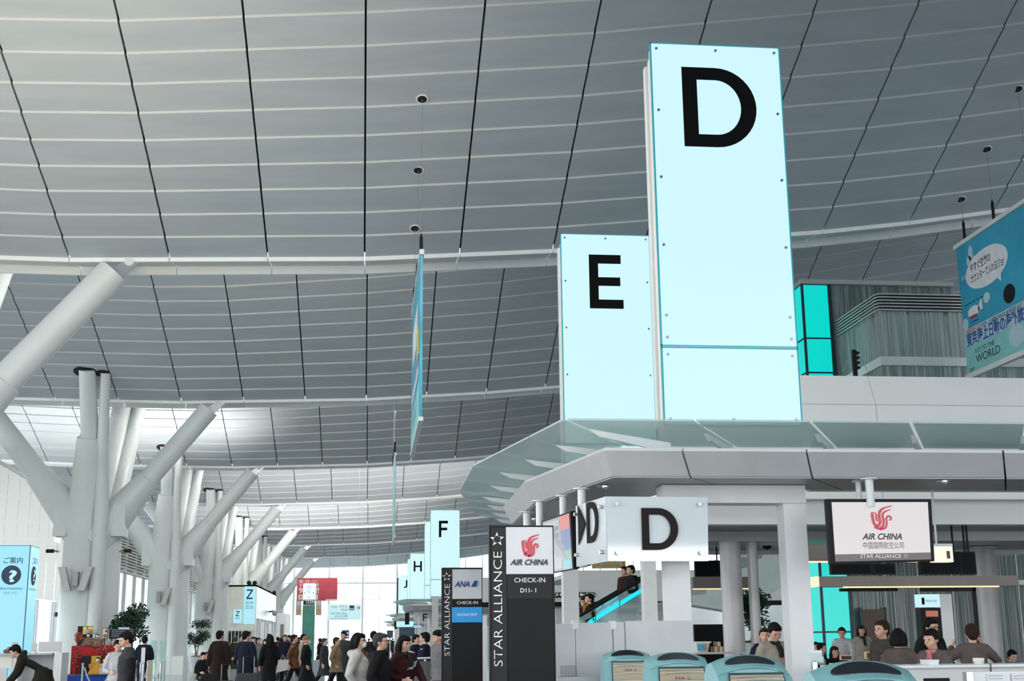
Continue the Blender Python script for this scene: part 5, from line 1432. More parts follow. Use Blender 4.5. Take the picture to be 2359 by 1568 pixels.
# ------------------------------------------------------------------ potted trees
LEAF = mat('leaf_dark_green', (.018, .05, .025), .6, 0, .5, 5)
def potted_tree(x, Y, ytop, ypot0, ypot1, wpot, label, seed, sc=1.0):
    p = PX(x, ypot1, Y); t = thing('potted_tree', (p.x, Y, 0), label, 'plant')
    zt_, zr = PX(x, ytop, Y).z, max(.5, PX(x, ypot0, Y).z); r = wpot / 2
    MB().tube([(p.x, Y, 0), (p.x, Y, zr), (p.x, Y, zr - .06)], [r * .72, r, r * .9], 24).build('pot', mat('pot_white', (.50, .52, .55), .4), t, smooth=True)
    MB().ball((p.x, Y, zr - .02), (r * .9, r * .9, .08), 14, 6).build('soil_cover', mat('moss', (.05, .09, .03), .9), t)
    rnd = random.Random(seed)
    for k in range(3):
        q = [Vector((p.x + rnd.uniform(-.1, .1), Y + rnd.uniform(-.1, .1), zr - .05))]
        for j in range(4): q.append(q[-1] + Vector((rnd.uniform(-.1, .1), rnd.uniform(-.1, .1), (zt_ - zr) * .19)))
        MB().tube(q, [.035, .03, .025, .02, .015], 7).build('stem', mat('bark_pale', (.22, .17, .12), .9), t, smooth=True)
    for k in range(7):
        c = Vector((p.x + rnd.uniform(-.5, .5) * sc, Y + rnd.uniform(-.4, .4) * sc, zr + (zt_ - zr) * rnd.uniform(.35, .92)))
        if k == 0: c = Vector((p.x, Y, zt_ - .35 * sc))
        spray(c, (.42 * sc, .42 * sc, .32 * sc), 170, LEAF, 'foliage', t, .085 * sc, seed * 10 + k)
potted_tree(290, 46, 1399, 1500, 1530, .9, 'large potted tree behind the timetable board', 3, 1.0)
potted_tree(452, 70, 1424, 1512, 1544, .78, 'potted tree in a tall white tapered pot between the columns', 4, .85)
potted_tree(536, 95, 1446, 1500, 1530, .8, 'small distant potted tree under the Z sign', 5, .9)
potted_tree(1738, 30, 1362, 1480, 1530, .8, 'dark potted tree behind the slim round pole', 6, .8)

# ------------------------------------------------------------------ white ticket box with Z signs
Yz = 86.0
XB_ = PX(590, 1400, Yz).x; zB_ = PX(590, 1347, Yz).z
bx = thing('ticket_box', (XB_ - 2.5, Yz, 0), 'white box building around a column carrying the Z signs', 'building')
B(PX(519, 1400, Yz).x, XB_, Yz, Yz + .1, 2.2, zB_, 'front_wall', mat('box_cream', (.85, .80, .70), .6), bx)
B(XB_ - .1, XB_, Yz + .1, Yz + 18, 3.0, zB_, 'side_wall', mat('box_white', (.82, .83, .84), .3), bx)
B(PX(519, 1400, Yz).x, XB_, Yz, Yz + 18, zB_ - .1, zB_, 'roof_slab', WHITE, bx)
for k in range(6):
    B(XB_ - .12, XB_ - .02, Yz + .1 + 3.2 * k, Yz + .9 + 3.2 * k, 0, 3.0, 'wall_pier', WHITE, bx)
for k, dy in enumerate((3.5, 10.5)):
    B(XB_ - .02, XB_ + .02, Yz + dy, Yz + dy + 3.2, 1.7, 2.8, 'counter_opening', GREYD, bx)
for k in range(9): B(PX(519, 1400, Yz).x + .22 * k, PX(519, 1400, Yz).x + .22 * k + .04, Yz, Yz + .04, 0, 2.2, 'slat', SLAT, bx)
for (x0, x1, y0, y1, dz, nm) in ((560, 589, 1350, 1437, 0, 'tall pale blue sign with a large dark Z on the white ticket box'), (537, 557, 1403, 1435, .3, 'small pale blue sign with a Z, left of the large one')):
    a2, b2 = PX(x0, y1, Yz - .2 - dz), PX(x1, y0, Yz - .2 - dz)
    t = thing('zone_sign', (a2.x, Yz - .2 - dz, a2.z), nm, 'sign')
    B(a2.x, b2.x, Yz - .2 - dz, Yz - .12 - dz, a2.z, b2.z, 'light_panel', lit('zone_sign_blue', (.42, .80, .92), .95), t)
    B((a2.x + b2.x) / 2 - .05, (a2.x + b2.x) / 2 + .05, Yz - .12 - dz, Yz, (a2.z + b2.z) / 2, (a2.z + b2.z) / 2 + .1, 'bracket', STEEL, t)
    W2, H2 = b2.x - a2.x, b2.z - a2.z
    if dz == 0:
        poly_letter(LET['Z'], (a2.x + W2 * .22, Yz - .205, a2.z + H2 * .66), XR, ZU, W2 * .55, H2 * .26, NV, t, 'letter', .01)
        text('団 体', (a2.x + W2 * .15, Yz - .21, a2.z + H2 * .53), XR, ZU, H2 * .06, NV, t, align='LEFT', width=W2 * .66)
        text('Group', (a2.x + W2 * .15, Yz - .21, a2.z + H2 * .45), XR, ZU, H2 * .055, NV, t, align='LEFT', width=W2 * .66)
        text('团体 단체', (a2.x + W2 * .15, Yz - .21, a2.z + H2 * .40), XR, ZU, H2 * .03, NV, t, align='LEFT', width=W2 * .66)
    else:
        poly_letter(LET['Z'], (a2.x + W2 * .28, Yz - .505, a2.z + H2 * .5), XR, ZU, W2 * .45, H2 * .38, NV, t, 'letter', .01)
        text('団体', (a2.x + W2 * .25, Yz - .51, a2.z + H2 * .3), XR, ZU, H2 * .1, NV, t, align='LEFT', width=W2 * .5)
for k, (x, y, Y) in enumerate(((591, 1345, Yz + .5), (635, 1365, Yz + 17.6))):
    p = PX(x, y, Y); t = thing('roof_camera', (p.x - .1, Y, zB_), ['pair of black domes on the near corner of the ticket box roof', 'pair of black domes on the far corner of the ticket box roof'][k], 'camera')
    for s_ in (-.18, .18): MB().ball((p.x - .3 + s_, Y, zB_ + .16), .15, 12, 8).build('dome', BLACK, t, smooth=True)
    B(p.x - .55, p.x - .05, Y - .1, Y + .1, zB_, zB_ + .05, 'plate', BLACK, t)
p = PX(617, 1412, 97); t = thing('security_camera', tuple(p), 'white bracketed security camera on the side of the ticket box', 'camera')
MB().tube([(XB_, 97, p.z + .1), (XB_ + .35, 97, p.z + .15)], .05, 8).build('bracket', BLACK, t); MB().ball((XB_ + .4, 97, p.z), (.17, .17, .2), 12, 8).build('dome', GREYD, t, smooth=True)
# second lit box beyond
bx2 = thing('ticket_box', (PX(650, 1500, 112).x, 112, 0), 'small bright white box beyond the Z ticket box', 'building')
a2, b2 = PX(636, 1500, 112), PX(660, 1412, 112)
B(a2.x, b2.x, 112, 112.2, 0, b2.z, 'front_wall', mat('box_white', (.82, .83, .84), .3), bx2); B(b2.x - .15, b2.x, 112.2, 118, 0, b2.z, 'side_wall', WHITE, bx2)
B(a2.x + .3, b2.x - .2, 111.95, 112, 0, b2.z - .9, 'doorway', BROWN, bx2)

# ------------------------------------------------------------------ clock pylon, banners and hotel sign
Yk = 60.0
a2, b2 = PX(697, 1568, Yk), PX(725, 1343, Yk)
cx_ = (PX(697, 1400, Yk).x + PX(725, 1400, Yk).x) / 2; hw = (PX(725, 1400, Yk).x - PX(697, 1400, Yk).x) / 2
t = thing('clock_pylon', (cx_, Yk, 0), 'green pylon topped by a lit white clock and a digital time display', 'clock')
z1, z2, z3 = b2.z, PX(711, 1380, Yk).z, PX(711, 1394, Yk).z
B(cx_ - hw, cx_ + hw, Yk, Yk + .5, 0, z3, 'green_shaft', mat('pylon_green', (.035, .22, .16), .4, 0, .15), t)
B(cx_ - hw, cx_ + hw, Yk, Yk + .5, z3, z2, 'display_band', GREYP, t)
B(cx_ - hw * .85, cx_ + hw * .85, Yk - .01, Yk, z3 + .04, z2 - .06, 'digital_display', BLACK, t)
text('12:54', (cx_ - hw * .55, Yk - .015, z3 + .085), XR, ZU, .14, lit('digits_white', (.9, .95, 1)), t, align='LEFT', width=hw * 1.2)
B(cx_ - hw, cx_ + hw, Yk, Yk + .5, z2, z1, 'clock_box', lit('clock_white', (.80, .90, 1.0), 1.0), t)
cz_ = PX(711, 1365, Yk).z
for k in range(12):
    an = math.pi / 6 * k; r = hw * .72; big = k % 3 == 0; w_ = .028 if big else .014
    MB().prism([Vector((cx_ + r * math.sin(an), Yk - .006, cz_ + r * math.cos(an))) + Vector((w_ * math.cos(q), 0, w_ * math.sin(q))) for q in (0, 1.57, 3.14, 4.71)], (0, .004, 0)).build('hour_mark', NAVY, t)
for (an, l) in ((math.radians(27 + 30 * 0), .55), (math.radians(324), .72)):
    d = Vector((math.sin(an), 0, math.cos(an))); s_ = Vector((d.z, 0, -d.x)) * .008; c_ = Vector((cx_, Yk - .01, cz_))
    MB().prism([c_ - s_, c_ + s_, c_ + d * hw * l + s_ * .5, c_ + d * hw * l - s_ * .5], (0, .004, 0)).build('clock_hand', NAVY, t)
text('SEIKO', (cx_ - hw * .45, Yk - .006, z1 - .17), XR, ZU, .06, mat('clock_text', (.35, .4, .6), .5), t, align='LEFT', width=hw * .9)
# red banner
Yr = 100.0
a2, b2 = PX(683, 1384, Yr), PX(778, 1330, Yr)
t = thing('hanging_banner', (a2.x, Yr, a2.z), 'red advertising banner with white lettering behind the clock pylon', 'sign')
B(a2.x, b2.x, Yr, Yr + .08, a2.z, b2.z, 'cloth', mat('banner_red', (.50, .025, .05), .5, 0, .15, 1), t)
B(a2.x + 2.2, b2.x, Yr - .01, Yr, a2.z, a2.z + .13, 'caption_strip', CREAM, t)
text('韓国・台湾・ハワイ、', (a2.x + .15, Yr - .01, b2.z - .38), XR, ZU, .2, WT, t, align='LEFT', width=1.45)
text('24時間', (a2.x + .15, Yr - .01, b2.z - .62), XR, ZU, .16, WT, t, align='LEFT', width=1.45)
text('980円!', (a2.x + .15, Yr - .01, b2.z - 1.15), XR, ZU, .42, WT, t, align='LEFT', width=1.5, bold=.02)
B(a2.x + .12, a2.x + 1.6, Yr - .012, Yr, a2.z + .1, a2.z + .48, 'pale_box', CREAM, t)
text('海外パケ・ホーダイ', (a2.x + .2, Yr - .015, a2.z + .22), XR, ZU, .16, TXD, t, align='LEFT', width=1.3)
for x in (a2.x + .3, b2.x - .3): MB().tube([(x, Yr + .04, b2.z), (x, Yr + .04, zc(x, 100.95 - Yr) + .1)], .006, 6).build('cable', WIRE, t)
for k, (x0, x1, y0, y1) in enumerate(((681, 695, 1383, 1417), (727, 741, 1382, 1417))):
    c0, c1 = PX(x0, y1, 98), PX(x1, y0, 98)
    tt = thing('hanging_banner', (c0.x, 98, c0.z), ['narrow grey and orange banner left of the clock pylon', 'narrow grey and orange banner right of the clock pylon'][k], 'sign')
    B(c0.x, c1.x, 98, 98.05, c0.z, c1.z, 'cloth', mat('banner_grey', (.40, .38, .38), .6), tt)
    B(c0.x, c1.x, 97.99, 98, c0.z + .22, c0.z + .42, 'orange_band', mat('banner_orange', (.62, .30, .03), .5), tt)
    disc((x0 + x1) / 2, y0 + 7, 5, 97.99, GREYD, 'round_emblem', tt)
    MB().tube([((c0.x + c1.x) / 2, 98.02, c1.z), ((c0.x + c1.x) / 2, 98.02, zc((c0.x + c1.x) / 2, 2.93) + .1)], .006, 6).build('cable', WIRE, tt)
# hotel direction sign
Yh = 70.0
a2, b2 = PX(754, 1428, Yh), PX(832, 1391, Yh)
t = thing('direction_sign', (a2.x, Yh, a2.z), 'pale blue hanging direction sign for the hotel with bed symbol and arrow', 'sign')
B(a2.x, b2.x, Yh, Yh + .12, a2.z, b2.z, 'light_panel', lit('direction_blue', (.52, .80, .84), .95), t)
HX = lambda x, y: PX(x, y, Yh - .01)
def tph(body, xa_, xb_, yb_, yt_): return tpx(body, xa_, xb_, yb_, yt_, Yh - .01, NV, t)
tph('ホテル', 781, 800, 1399, 1394); tph('Hotel', 786, 801, 1406, 1401); tph('호텔 酒店', 762, 777, 1399, 1396)
tph('TIAT SKY HALL', 761, 800, 1415, 1410); tph('はねだ日本橋', 770, 800, 1421, 1417); tph('Haneda Nihonbashi', 761, 800, 1426, 1423)
c0, c1 = HX(805, 1405), HX(816, 1394)
B(c0.x, c1.x, Yh - .012, Yh, c0.z, c1.z, 'bed_symbol', NV, t)
B(c0.x + .03, c1.x - .03, Yh - .016, Yh - .012, c0.z + .04, c0.z + .10, 'bed_mark', WT, t)
c0, c1 = HX(820, 1399.5), HX(830, 1399.5)
B(c0.x, c1.x, Yh - .012, Yh, c0.z - .012, c0.z + .012, 'arrow_shaft', NV, t)
for s_ in (-1, 1): MB().prism([c1 + Vector((0, 0, 0)), c1 + Vector((-.11, 0, s_ * .11)), c1 + Vector((-.14, 0, s_ * .11)), c1 + Vector((-.04, 0, 0))], (0, .006, 0)).build('arrow_head', NV, t)
for x in (a2.x + .2, b2.x - .2): MB().tube([(x, Yh + .06, b2.z), (x, Yh + .06, zc(x, 82.95 - Yh))], .006, 6).build('hanger_rod', WIRE, t)
# small departure totem
a2, b2 = PX(784, 1500, 60), PX(803, 1451, 60)
t = thing('flight_info_board', (a2.x, 62, 0), 'small navy flight information board standing over the crowd', 'screen')
B(a2.x, b2.x, 62, 62.1, PX(0, 1478, 62).z, PX(790, 1451, 62).z, 'board', mat('board_navy', (.012, .03, .16), .4), t)
for k in range(3):
    for j in range(2): B(a2.x + .08 + .16 * j, a2.x + .16 + .16 * j, 61.99, 62, PX(0, 1475 - 8 * k, 62).z, PX(0, 1471 - 8 * k, 62).z, 'text_block', WT, t)
B((a2.x + b2.x) / 2 - .03, (a2.x + b2.x) / 2 + .03, 62, 62.05, 0, PX(0, 1478, 62).z, 'post', STEEL, t)
# F island hanging gate signs, and smaller equipment at the right of the hall
for (x0, x1, y0, y1, Y, letter, lb) in ((954, 989, 1408, 1436, 70.2, 'F', 'pale hanging plate with the letter F under the F tower canopy'),):
    a2, b2 = PX(x0, y1, Y), PX(x1, y0, Y); t = thing('hanging_gate_sign', (a2.x, Y, a2.z), lb, 'sign')
    B(a2.x, b2.x, Y, Y + .04, a2.z, b2.z, 'plate', PLATE, t)
    c0, c1 = PX(974, 1430, Y - .01), PX(985, 1413, Y - .01)
    poly_letter(LET['F'], (c0.x, Y - .004, c0.z), XR, ZU, c1.x - c0.x, c1.z - c0.z, DK, t, 'letter', .01)
    MB().tube([((a2.x + b2.x) / 2, Y + .02, b2.z), ((a2.x + b2.x) / 2, Y + .02, 3.06)], .05, 8).build('hanger', WHITE, t)
for k, (x0, x1, y0, y1, Y) in enumerate(((933, 943, 1411, 1438, 72.2), (908, 914, 1431, 1453, 109))):
    a2, b2 = PX(x0, y1, Y), PX(x1, y0, Y); t = thing('hanging_screen', (a2.x, Y, a2.z), ['black hanging screen edge under the F tower canopy', 'black hanging screen edge under the H tower canopy'][k], 'screen')
    B(a2.x, b2.x, Y, Y + .3, a2.z, b2.z, 'casing', BLACK, t); MB().tube([((a2.x + b2.x) / 2, Y + .1, b2.z), ((a2.x + b2.x) / 2, Y + .1, 3.06)], .05, 8).build('hanger', WHITE, t)
for k, (x0, x1, y0, y1, Y, m_, nm) in enumerate(((913, 953, 1430, 1444, 96, lit('screen_aqua', (.45, .85, .9)), 'wide bright aqua screen below the F tower'), (921, 954, 1446, 1470, 90, mat('screen_navy', (.03, .06, .10), .3), 'dark blue screen under the bright aqua one'),
        (953, 970, 1439, 1446, 88, lit('screen_sky', (.35, .55, .9)), 'small sky-blue screen strip right of the aqua one'), (892, 905, 1452, 1468, 100, mat('screen_navy', (.03, .06, .10), .3), 'small navy screen at the far check-in island'))):
    a2, b2 = PX(x0, y1, Y), PX(x1, y0, Y); t = thing('display_screen', (a2.x, Y, a2.z), nm, 'screen')
    B(a2.x, b2.x, Y, Y + .1, a2.z, b2.z, 'display', m_, t); B(a2.x - .03, b2.x + .03, Y + .1, Y + .2, a2.z - .03, b2.z + .03, 'casing', BLACK, t)
    B((a2.x + b2.x) / 2 - .05, (a2.x + b2.x) / 2 + .05, Y + .12, Y + .18, 0, a2.z, 'post', GREYP, t)
for k, (x0, x1, y0, Y) in enumerate(((907, 917, 1448, 92), (943, 950, 1465, 84), (962, 966, 1420, 60), (968, 971, 1440, 58), (985, 990, 1424, 52), (1112, 1122, 1418, 30), (995, 1010, 1375, 69))):
    a2, b2 = PX(x0, 1568, Y), PX(x1, y0, Y); t = thing('equipment_post', (a2.x, Y, 0), ['white cabinet under the far screens', 'narrow white stand below the navy screen', 'slim pale pole left of the small letter F plate', 'shorter slim pole beside the letter F plate', 'dark-banded white pole right of the letter F plate', 'pale post between the two black signboards', 'bright white pier under the F tower'][k], 'post')
    B(a2.x, b2.x, Y, Y + .2, 0, b2.z, 'shaft', WHITE, t); B(a2.x - .01, b2.x + .01, Y - .02, Y + .22, 0, .05, 'foot', STEEL, t)
# benches and luggage far in the hall
SEAT = mat('seat_black', (.02, .02, .022), .5)
for k, (x, Y) in enumerate(((588, 44), (604, 45.5), (640, 60))):
    p = PX(x, 1500, Y); t = thing('waiting_seat', (p.x, Y, 0), ['black waiting seat left of the woman with the white tote', 'black waiting seat directly behind the woman with the white tote', 'black waiting seat farther back beside the man in the red-brown coat'][k], 'seat')
    B(p.x - .28, p.x + .28, Y - .25, Y + .25, .40, .46, 'seat', SEAT, t); B(p.x - .28, p.x + .28, Y - .30, Y - .25, .46, .9, 'backrest', SEAT, t)
    for s_ in (-.24, .22): B(p.x + s_, p.x + s_ + .03, Y - .22, Y + .2, 0, .40, 'leg', STEEL, t)
def suitcase(x, Y, w_, h_, m_, label, handle=True, x_off=0):
    p = PX(x, 1540, Y); t = thing('suitcase', (p.x, Y, 0), label, 'suitcase')
    bevel(B(p.x - w_ / 2, p.x + w_ / 2, Y - .13, Y + .13, .05, h_, 'shell', m_, t), .03)
    for s_ in (-1, 1):
        MB().tube([(p.x + s_ * w_ * .38 - .015, Y, .03), (p.x + s_ * w_ * .38 + .015, Y, .03)], .03, 10).build('wheel', BLACK, t)
        if handle: MB().tube([(p.x + s_ * w_ * .25, Y + .08, h_), (p.x + s_ * w_ * .25, Y + .08, h_ + .35)], .009, 6).build('handle_tube', GREYD, t)
    if handle: MB().tube([(p.x - w_ * .25, Y + .08, h_ + .35), (p.x + w_ * .25, Y + .08, h_ + .35)], .014, 6).build('grip', BLACK, t)
    return t
suitcase(519, 30.5, .36, .62, mat('case_black', (.012, .012, .014), .5), 'black wheeled suitcase at the hand of the man in the dark brown coat')
suitcase(537, 38, .42, .72, mat('case_grey', (.20, .21, .22), .4), 'large grey hard suitcase left of the man in the black overcoat')
suitcase(572, 29.5, .48, .80, mat('case_black', (.012, .012, .014), .5), 'large black suitcase in front of the man in the black overcoat')
p = PX(482, 1552, 31); t = thing('briefcase', (p.x, 31, .25), 'black soft briefcase held by the man in the dark brown coat', 'bag')
bevel(B(p.x - .18, p.x + .18, 30.93, 31.07, .38, .76, 'body', BLACK, t), .02); MB().tube([(p.x - .08, 31, .76), (p.x - .05, 31, .86), (p.x + .05, 31, .86), (p.x + .08, 31, .76)], .012, 6).build('handle', BLACK, t)
p = PX(652, 1535, 34); t = thing('tote_bag', (p.x, 34, .5), 'large white tote bag carried by the woman in the long black coat', 'bag')
z0_, z1_ = PX(652, 1549, 34).z, PX(652, 1519, 34).z
MB().hexa([(p.x - .17, 33.93, z0_), (p.x + .12, 33.93, z0_ + .07), (p.x + .12, 34.07, z0_ + .07), (p.x - .17, 34.07, z0_), (p.x - .12, 33.95, z1_), (p.x + .15, 33.95, z1_), (p.x + .15, 34.05, z1_), (p.x - .12, 34.05, z1_)]).build('body', mat('tote_white', (.5, .49, .45), .7), t)
MB().tube([(p.x - .06, 34, z1_), (p.x - .02, 34, z1_ + .12), (p.x + .06, 34, z1_)], .012, 6).build('handle', mat('tote_handle', (.4, .3, .3), .7), t)
p = PX(730, 1520, 42); t = thing('luggage_trolley_case', (p.x, 42, 0), 'white hard case between the striding walkers', 'suitcase')
bevel(B(p.x - .12, p.x + .25, 41.9, 42.15, .1, .9, 'shell', mat('case_pale', (.35, .38, .40), .35), t), .03); MB().tube([(p.x, 42, .05), (p.x + .03, 42, .05)], .04, 8).build('wheel', BLACK, t)
p = PX(946, 1535, 16.9); t = thing('folder', tuple(p), 'pale blue-grey folder held by the long-haired woman in dark red', 'folder')
MB().hexa([p + Vector(q) for q in ((-.07, -.02, -.05), (.06, -.02, -.0), (.07, .06, .02), (-.06, .06, -.03), (-.07, -.02, -.045), (.06, -.02, .005), (.09, .06, .08), (-.04, .06, .03))]).build('cover', mat('folder_blue', (.16, .22, .25), .3), t)
B(p.x - .05, p.x + .03, p.y + .0, p.y + .01, p.z - .03, p.z - .01, 'label', WHITE, t)
# steel desk rail near the uniformed staff
t = thing('desk_rail', (PX(975, 1515, 22).x, 22, 0), 'steel-framed glass desk rail before the uniformed pair', 'rail')
a2, b2 = PX(945, 1517, 22), PX(993, 1515, 22)
MB().tube([a2, b2], .02, 8).build('top_rail', STEEL, t); B(b2.x - .12, b2.x - .08, 22, 22.04, 0, b2.z, 'post', STEEL, t)
B(a2.x, b2.x, 22, 22.01, .1, b2.z - .05, 'pane', glass('smoked_glass', (.35, .38, .40), .35, .05), t)
# ------------------------------------------------------------------ people
def remesh(mb, name, voxel, m):
    me = mb.mesh(name); o = bpy.data.objects.new(name, me); COL.objects.link(o)
    md = o.modifiers.new('r', 'REMESH'); md.mode = 'VOXEL'; md.voxel_size = voxel; md.use_smooth_shade = True
    sm = o.modifiers.new('s', 'SMOOTH'); sm.factor = .5; sm.iterations = 2
    bpy.context.view_layer.update()
    out = bpy.data.meshes.new_from_object(o.evaluated_get(bpy.context.evaluated_depsgraph_get()))
    out.name = name; bpy.data.objects.remove(o); out.materials.clear(); out.materials.append(m)
    out.polygons.foreach_set('use_smooth', [True] * len(out.polygons))
    return out
def rotx(a): return Matrix.Rotation(a, 3, 'X')
def rotz(a): return Matrix.Rotation(a, 3, 'Z')
PELV = Vector((0, 0, .93))
def skeleton(pose, arms, lean, head):
    """joints for a 1.70 m figure facing -Y; arms = (left, right) of 'down','bent','up','fold','reach'"""
    J = {}
    drop = {'sit': .45}.get(pose, 0)
    J['pel'] = PELV - ZU * drop
    def U(p):   # upper body point, leaned about the pelvis
        return J['pel'] + rotx(lean) @ (Vector(p) - PELV)
    J['U'] = U
    for s, k in ((-1, 0), (1, 1)):
        sh = Vector((s * .175, .01, 1.385)); a = arms[k]
        if a == 'down': el, wr = sh + Vector((s * .055, .02, -.27)), sh + Vector((s * .075, -.03, -.51))
        elif a == 'bent': el, wr = sh + Vector((s * .05, .0, -.27)), sh + Vector((-s * .02, -.23, -.30))
        elif a == 'pocket': el, wr = sh + Vector((s * .10, .06, -.26)), sh + Vector((s * .03, -.05, -.46))
        elif a == 'up': el, wr = sh + Vector((s * .14, -.16, -.14)), sh + Vector((s * .02, -.30, .06))
        elif a == 'reach': el, wr = sh + Vector((s * .03, -.14, -.23)), sh + Vector((-s * .02, -.33, -.38))
        elif a == 'swing': el, wr = sh + Vector((s * .05, .10, -.25)), sh + Vector((s * .06, .08, -.50))
        elif a == 'hang': el, wr = sh + Vector((s * .02, -.26, -.06)), sh + Vector((0, -.50, -.02))
        J['sh', s], J['el', s], J['wr', s] = U(sh), U(el), U(wr)
        d = (J['wr', s] - J['el', s]).normalized(); J['hd', s] = d
        hip = J['pel'] + Vector((s * .09, 0, -.02))
        if pose == 'stand': kn, an = Vector((s * .10, -.015, .50)), Vector((s * .105, .03, .09))
        elif pose == 'stride': kn, an = (Vector((s * .09, -.20, .52)), Vector((s * .09, -.28, .10))) if s > 0 else (Vector((s * .09, .14, .50)), Vector((s * .09, .40, .17)))
        elif pose == 'sit': kn, an = Vector((s * .11, -.42, .50)), Vector((s * .11, -.40, .09))
        elif pose == 'crouch': kn, an = Vector((s * .12, -.10, .50)), Vector((s * .12, .05, .09))
        J['hip', s], J['kn', s], J['an', s] = hip, kn, an
        J['toe', s] = an + Vector((s * .02, -.16, -.055))
    J['neck'] = U((0, .015, 1.44))
    hp, hy = head
    HR = rotx(lean * .45 + hp) @ rotz(hy)
    base = U((0, .0, 1.475))
    J['H'] = lambda p: base + HR @ (Vector(p) - Vector((0, 0, 1.475)))
    J['HR'] = HR
    return J
_bodies = {}
def body_mesh(J, key, female, vox):
    k = ('b',) + key + (female, vox)
    if k in _bodies: return _bodies[k]
    mb = MB(); U, H = J['U'], J['H']
    w = .9 if female else 1.0
    N = 16; vs = []; fs = []; secs = [(J['pel'] - ZU * .08, .12, .09), (J['pel'], .15 * w, .10), (U((0, 0, 1.08)), .125 * w, .085), (U((0, .0, 1.25)), .145 * w, .098), (U((0, .008, 1.37)), .12 * w, .078), (U((0, .015, 1.43)), .055, .05)]
    for c, rx, ry in secs:
        for q in range(N): vs.append(c + Vector((rx * math.cos(2 * math.pi * q / N), ry * math.sin(2 * math.pi * q / N), 0)))
    for i in range(5):
        for q in range(N): fs.append((i * N + q, i * N + (q + 1) % N, (i + 1) * N + (q + 1) % N, (i + 1) * N + q))
    fs += [tuple(range(N))[::-1], tuple(range(5 * N, 6 * N))]; mb.add(vs, fs)
    mb.tube([J['sh', -1], U((0, .01, 1.385)), J['sh', 1]], [.05, .058, .05], 10)
    mb.tube([U((0, .02, 1.38)), J['neck'], H((0, .0, 1.53))], [.06, .05, .05], 12)
    for s in (-1, 1):
        mb.tube([J['sh', s], J['sh', s].lerp(J['el', s], .5), J['el', s], J['el', s].lerp(J['wr', s], .4), J['wr', s]], [.052 * w, .046 * w, .038 * w, .037 * w, .026 * w], 10)
        mb.tube([J['hip', s], J['hip', s].lerp(J['kn', s], .5), J['kn', s], J['kn', s].lerp(J['an', s], .35), J['an', s]], [.088, .075, .055, .054, .036], 12)
        mb.tube([J['an', s] + Vector((0, .05, -.05)), J['an', s] + Vector((0, -.02, -.045)), J['toe', s]], [.035, .042, .03], 8)
        # hand: palm, four unequal bent fingers, a thumb leaving the side of the palm
        d = J['hd', s]; n1 = Vector((s, 0, 0)); n1 = (n1 - n1.dot(d) * d).normalized(); n2 = d.cross(n1)
        wp = J['wr', s]; pal = wp + d * .05
        for q in (-1, 0, 1): mb.tube([wp + n2 * .012 * q, wp + d * .045 + n2 * .022 * q, wp + d * .085 + n2 * .024 * q], [.018, .017, .015], 8)
        for i, L_ in enumerate((.060, .074, .068, .052)):
            o_ = wp + d * .085 + n2 * (-.030 + .020 * i); c = -n1 * .35
            mb.tube([o_ - d * .02, o_ + d * L_ * .5 + c * L_ * .25, o_ + d * L_ * .85 + c * L_ * .9], [.0095, .009, .0078], 7)
        o_ = wp + d * .025 - n2 * .024
        mb.tube([o_, o_ + (d * .6 - n2 * .8) * .035, o_ + (d * .9 - n2 * .5 - n1 * .3) * .065], [.012, .0105, .009], 7)
    # head with jaw, cheeks, nose, brow, lips, ears
    R = J['HR']
    mb.ball(H((0, .005, 1.605)), (.074, .094, .095), 18, 14, R)
    mb.ball(H((0, -.030, 1.548)), (.052, .058, .062), 14, 10, R)
    mb.ball(H((0, -.062, 1.508)), (.026, .024, .020), 10, 8, R)
    for s in (-1, 1):
        mb.ball(H((s * .036, -.052, 1.560)), (.027, .028, .026), 10, 8, R)
        mb.ball(H((s * .030, -.080, 1.622)), (.026, .012, .010), 10, 6, R)
        mb.ball(H((s * .077, .012, 1.585)), (.010, .018, .032), 10, 8, R)
    mb.tube([H((0, -.084, 1.612)), H((0, -.100, 1.585)), H((0, -.108, 1.566))], [.008, .011, .014], 8)
    mb.ball(H((0, -.088, 1.537)), (.022, .012, .006), 10, 6, R); mb.ball(H((0, -.086, 1.527)), (.019, .012, .006), 10, 6, R)
    me = remesh(mb, 'body', vox, SKIN); _bodies[k] = me
    return me
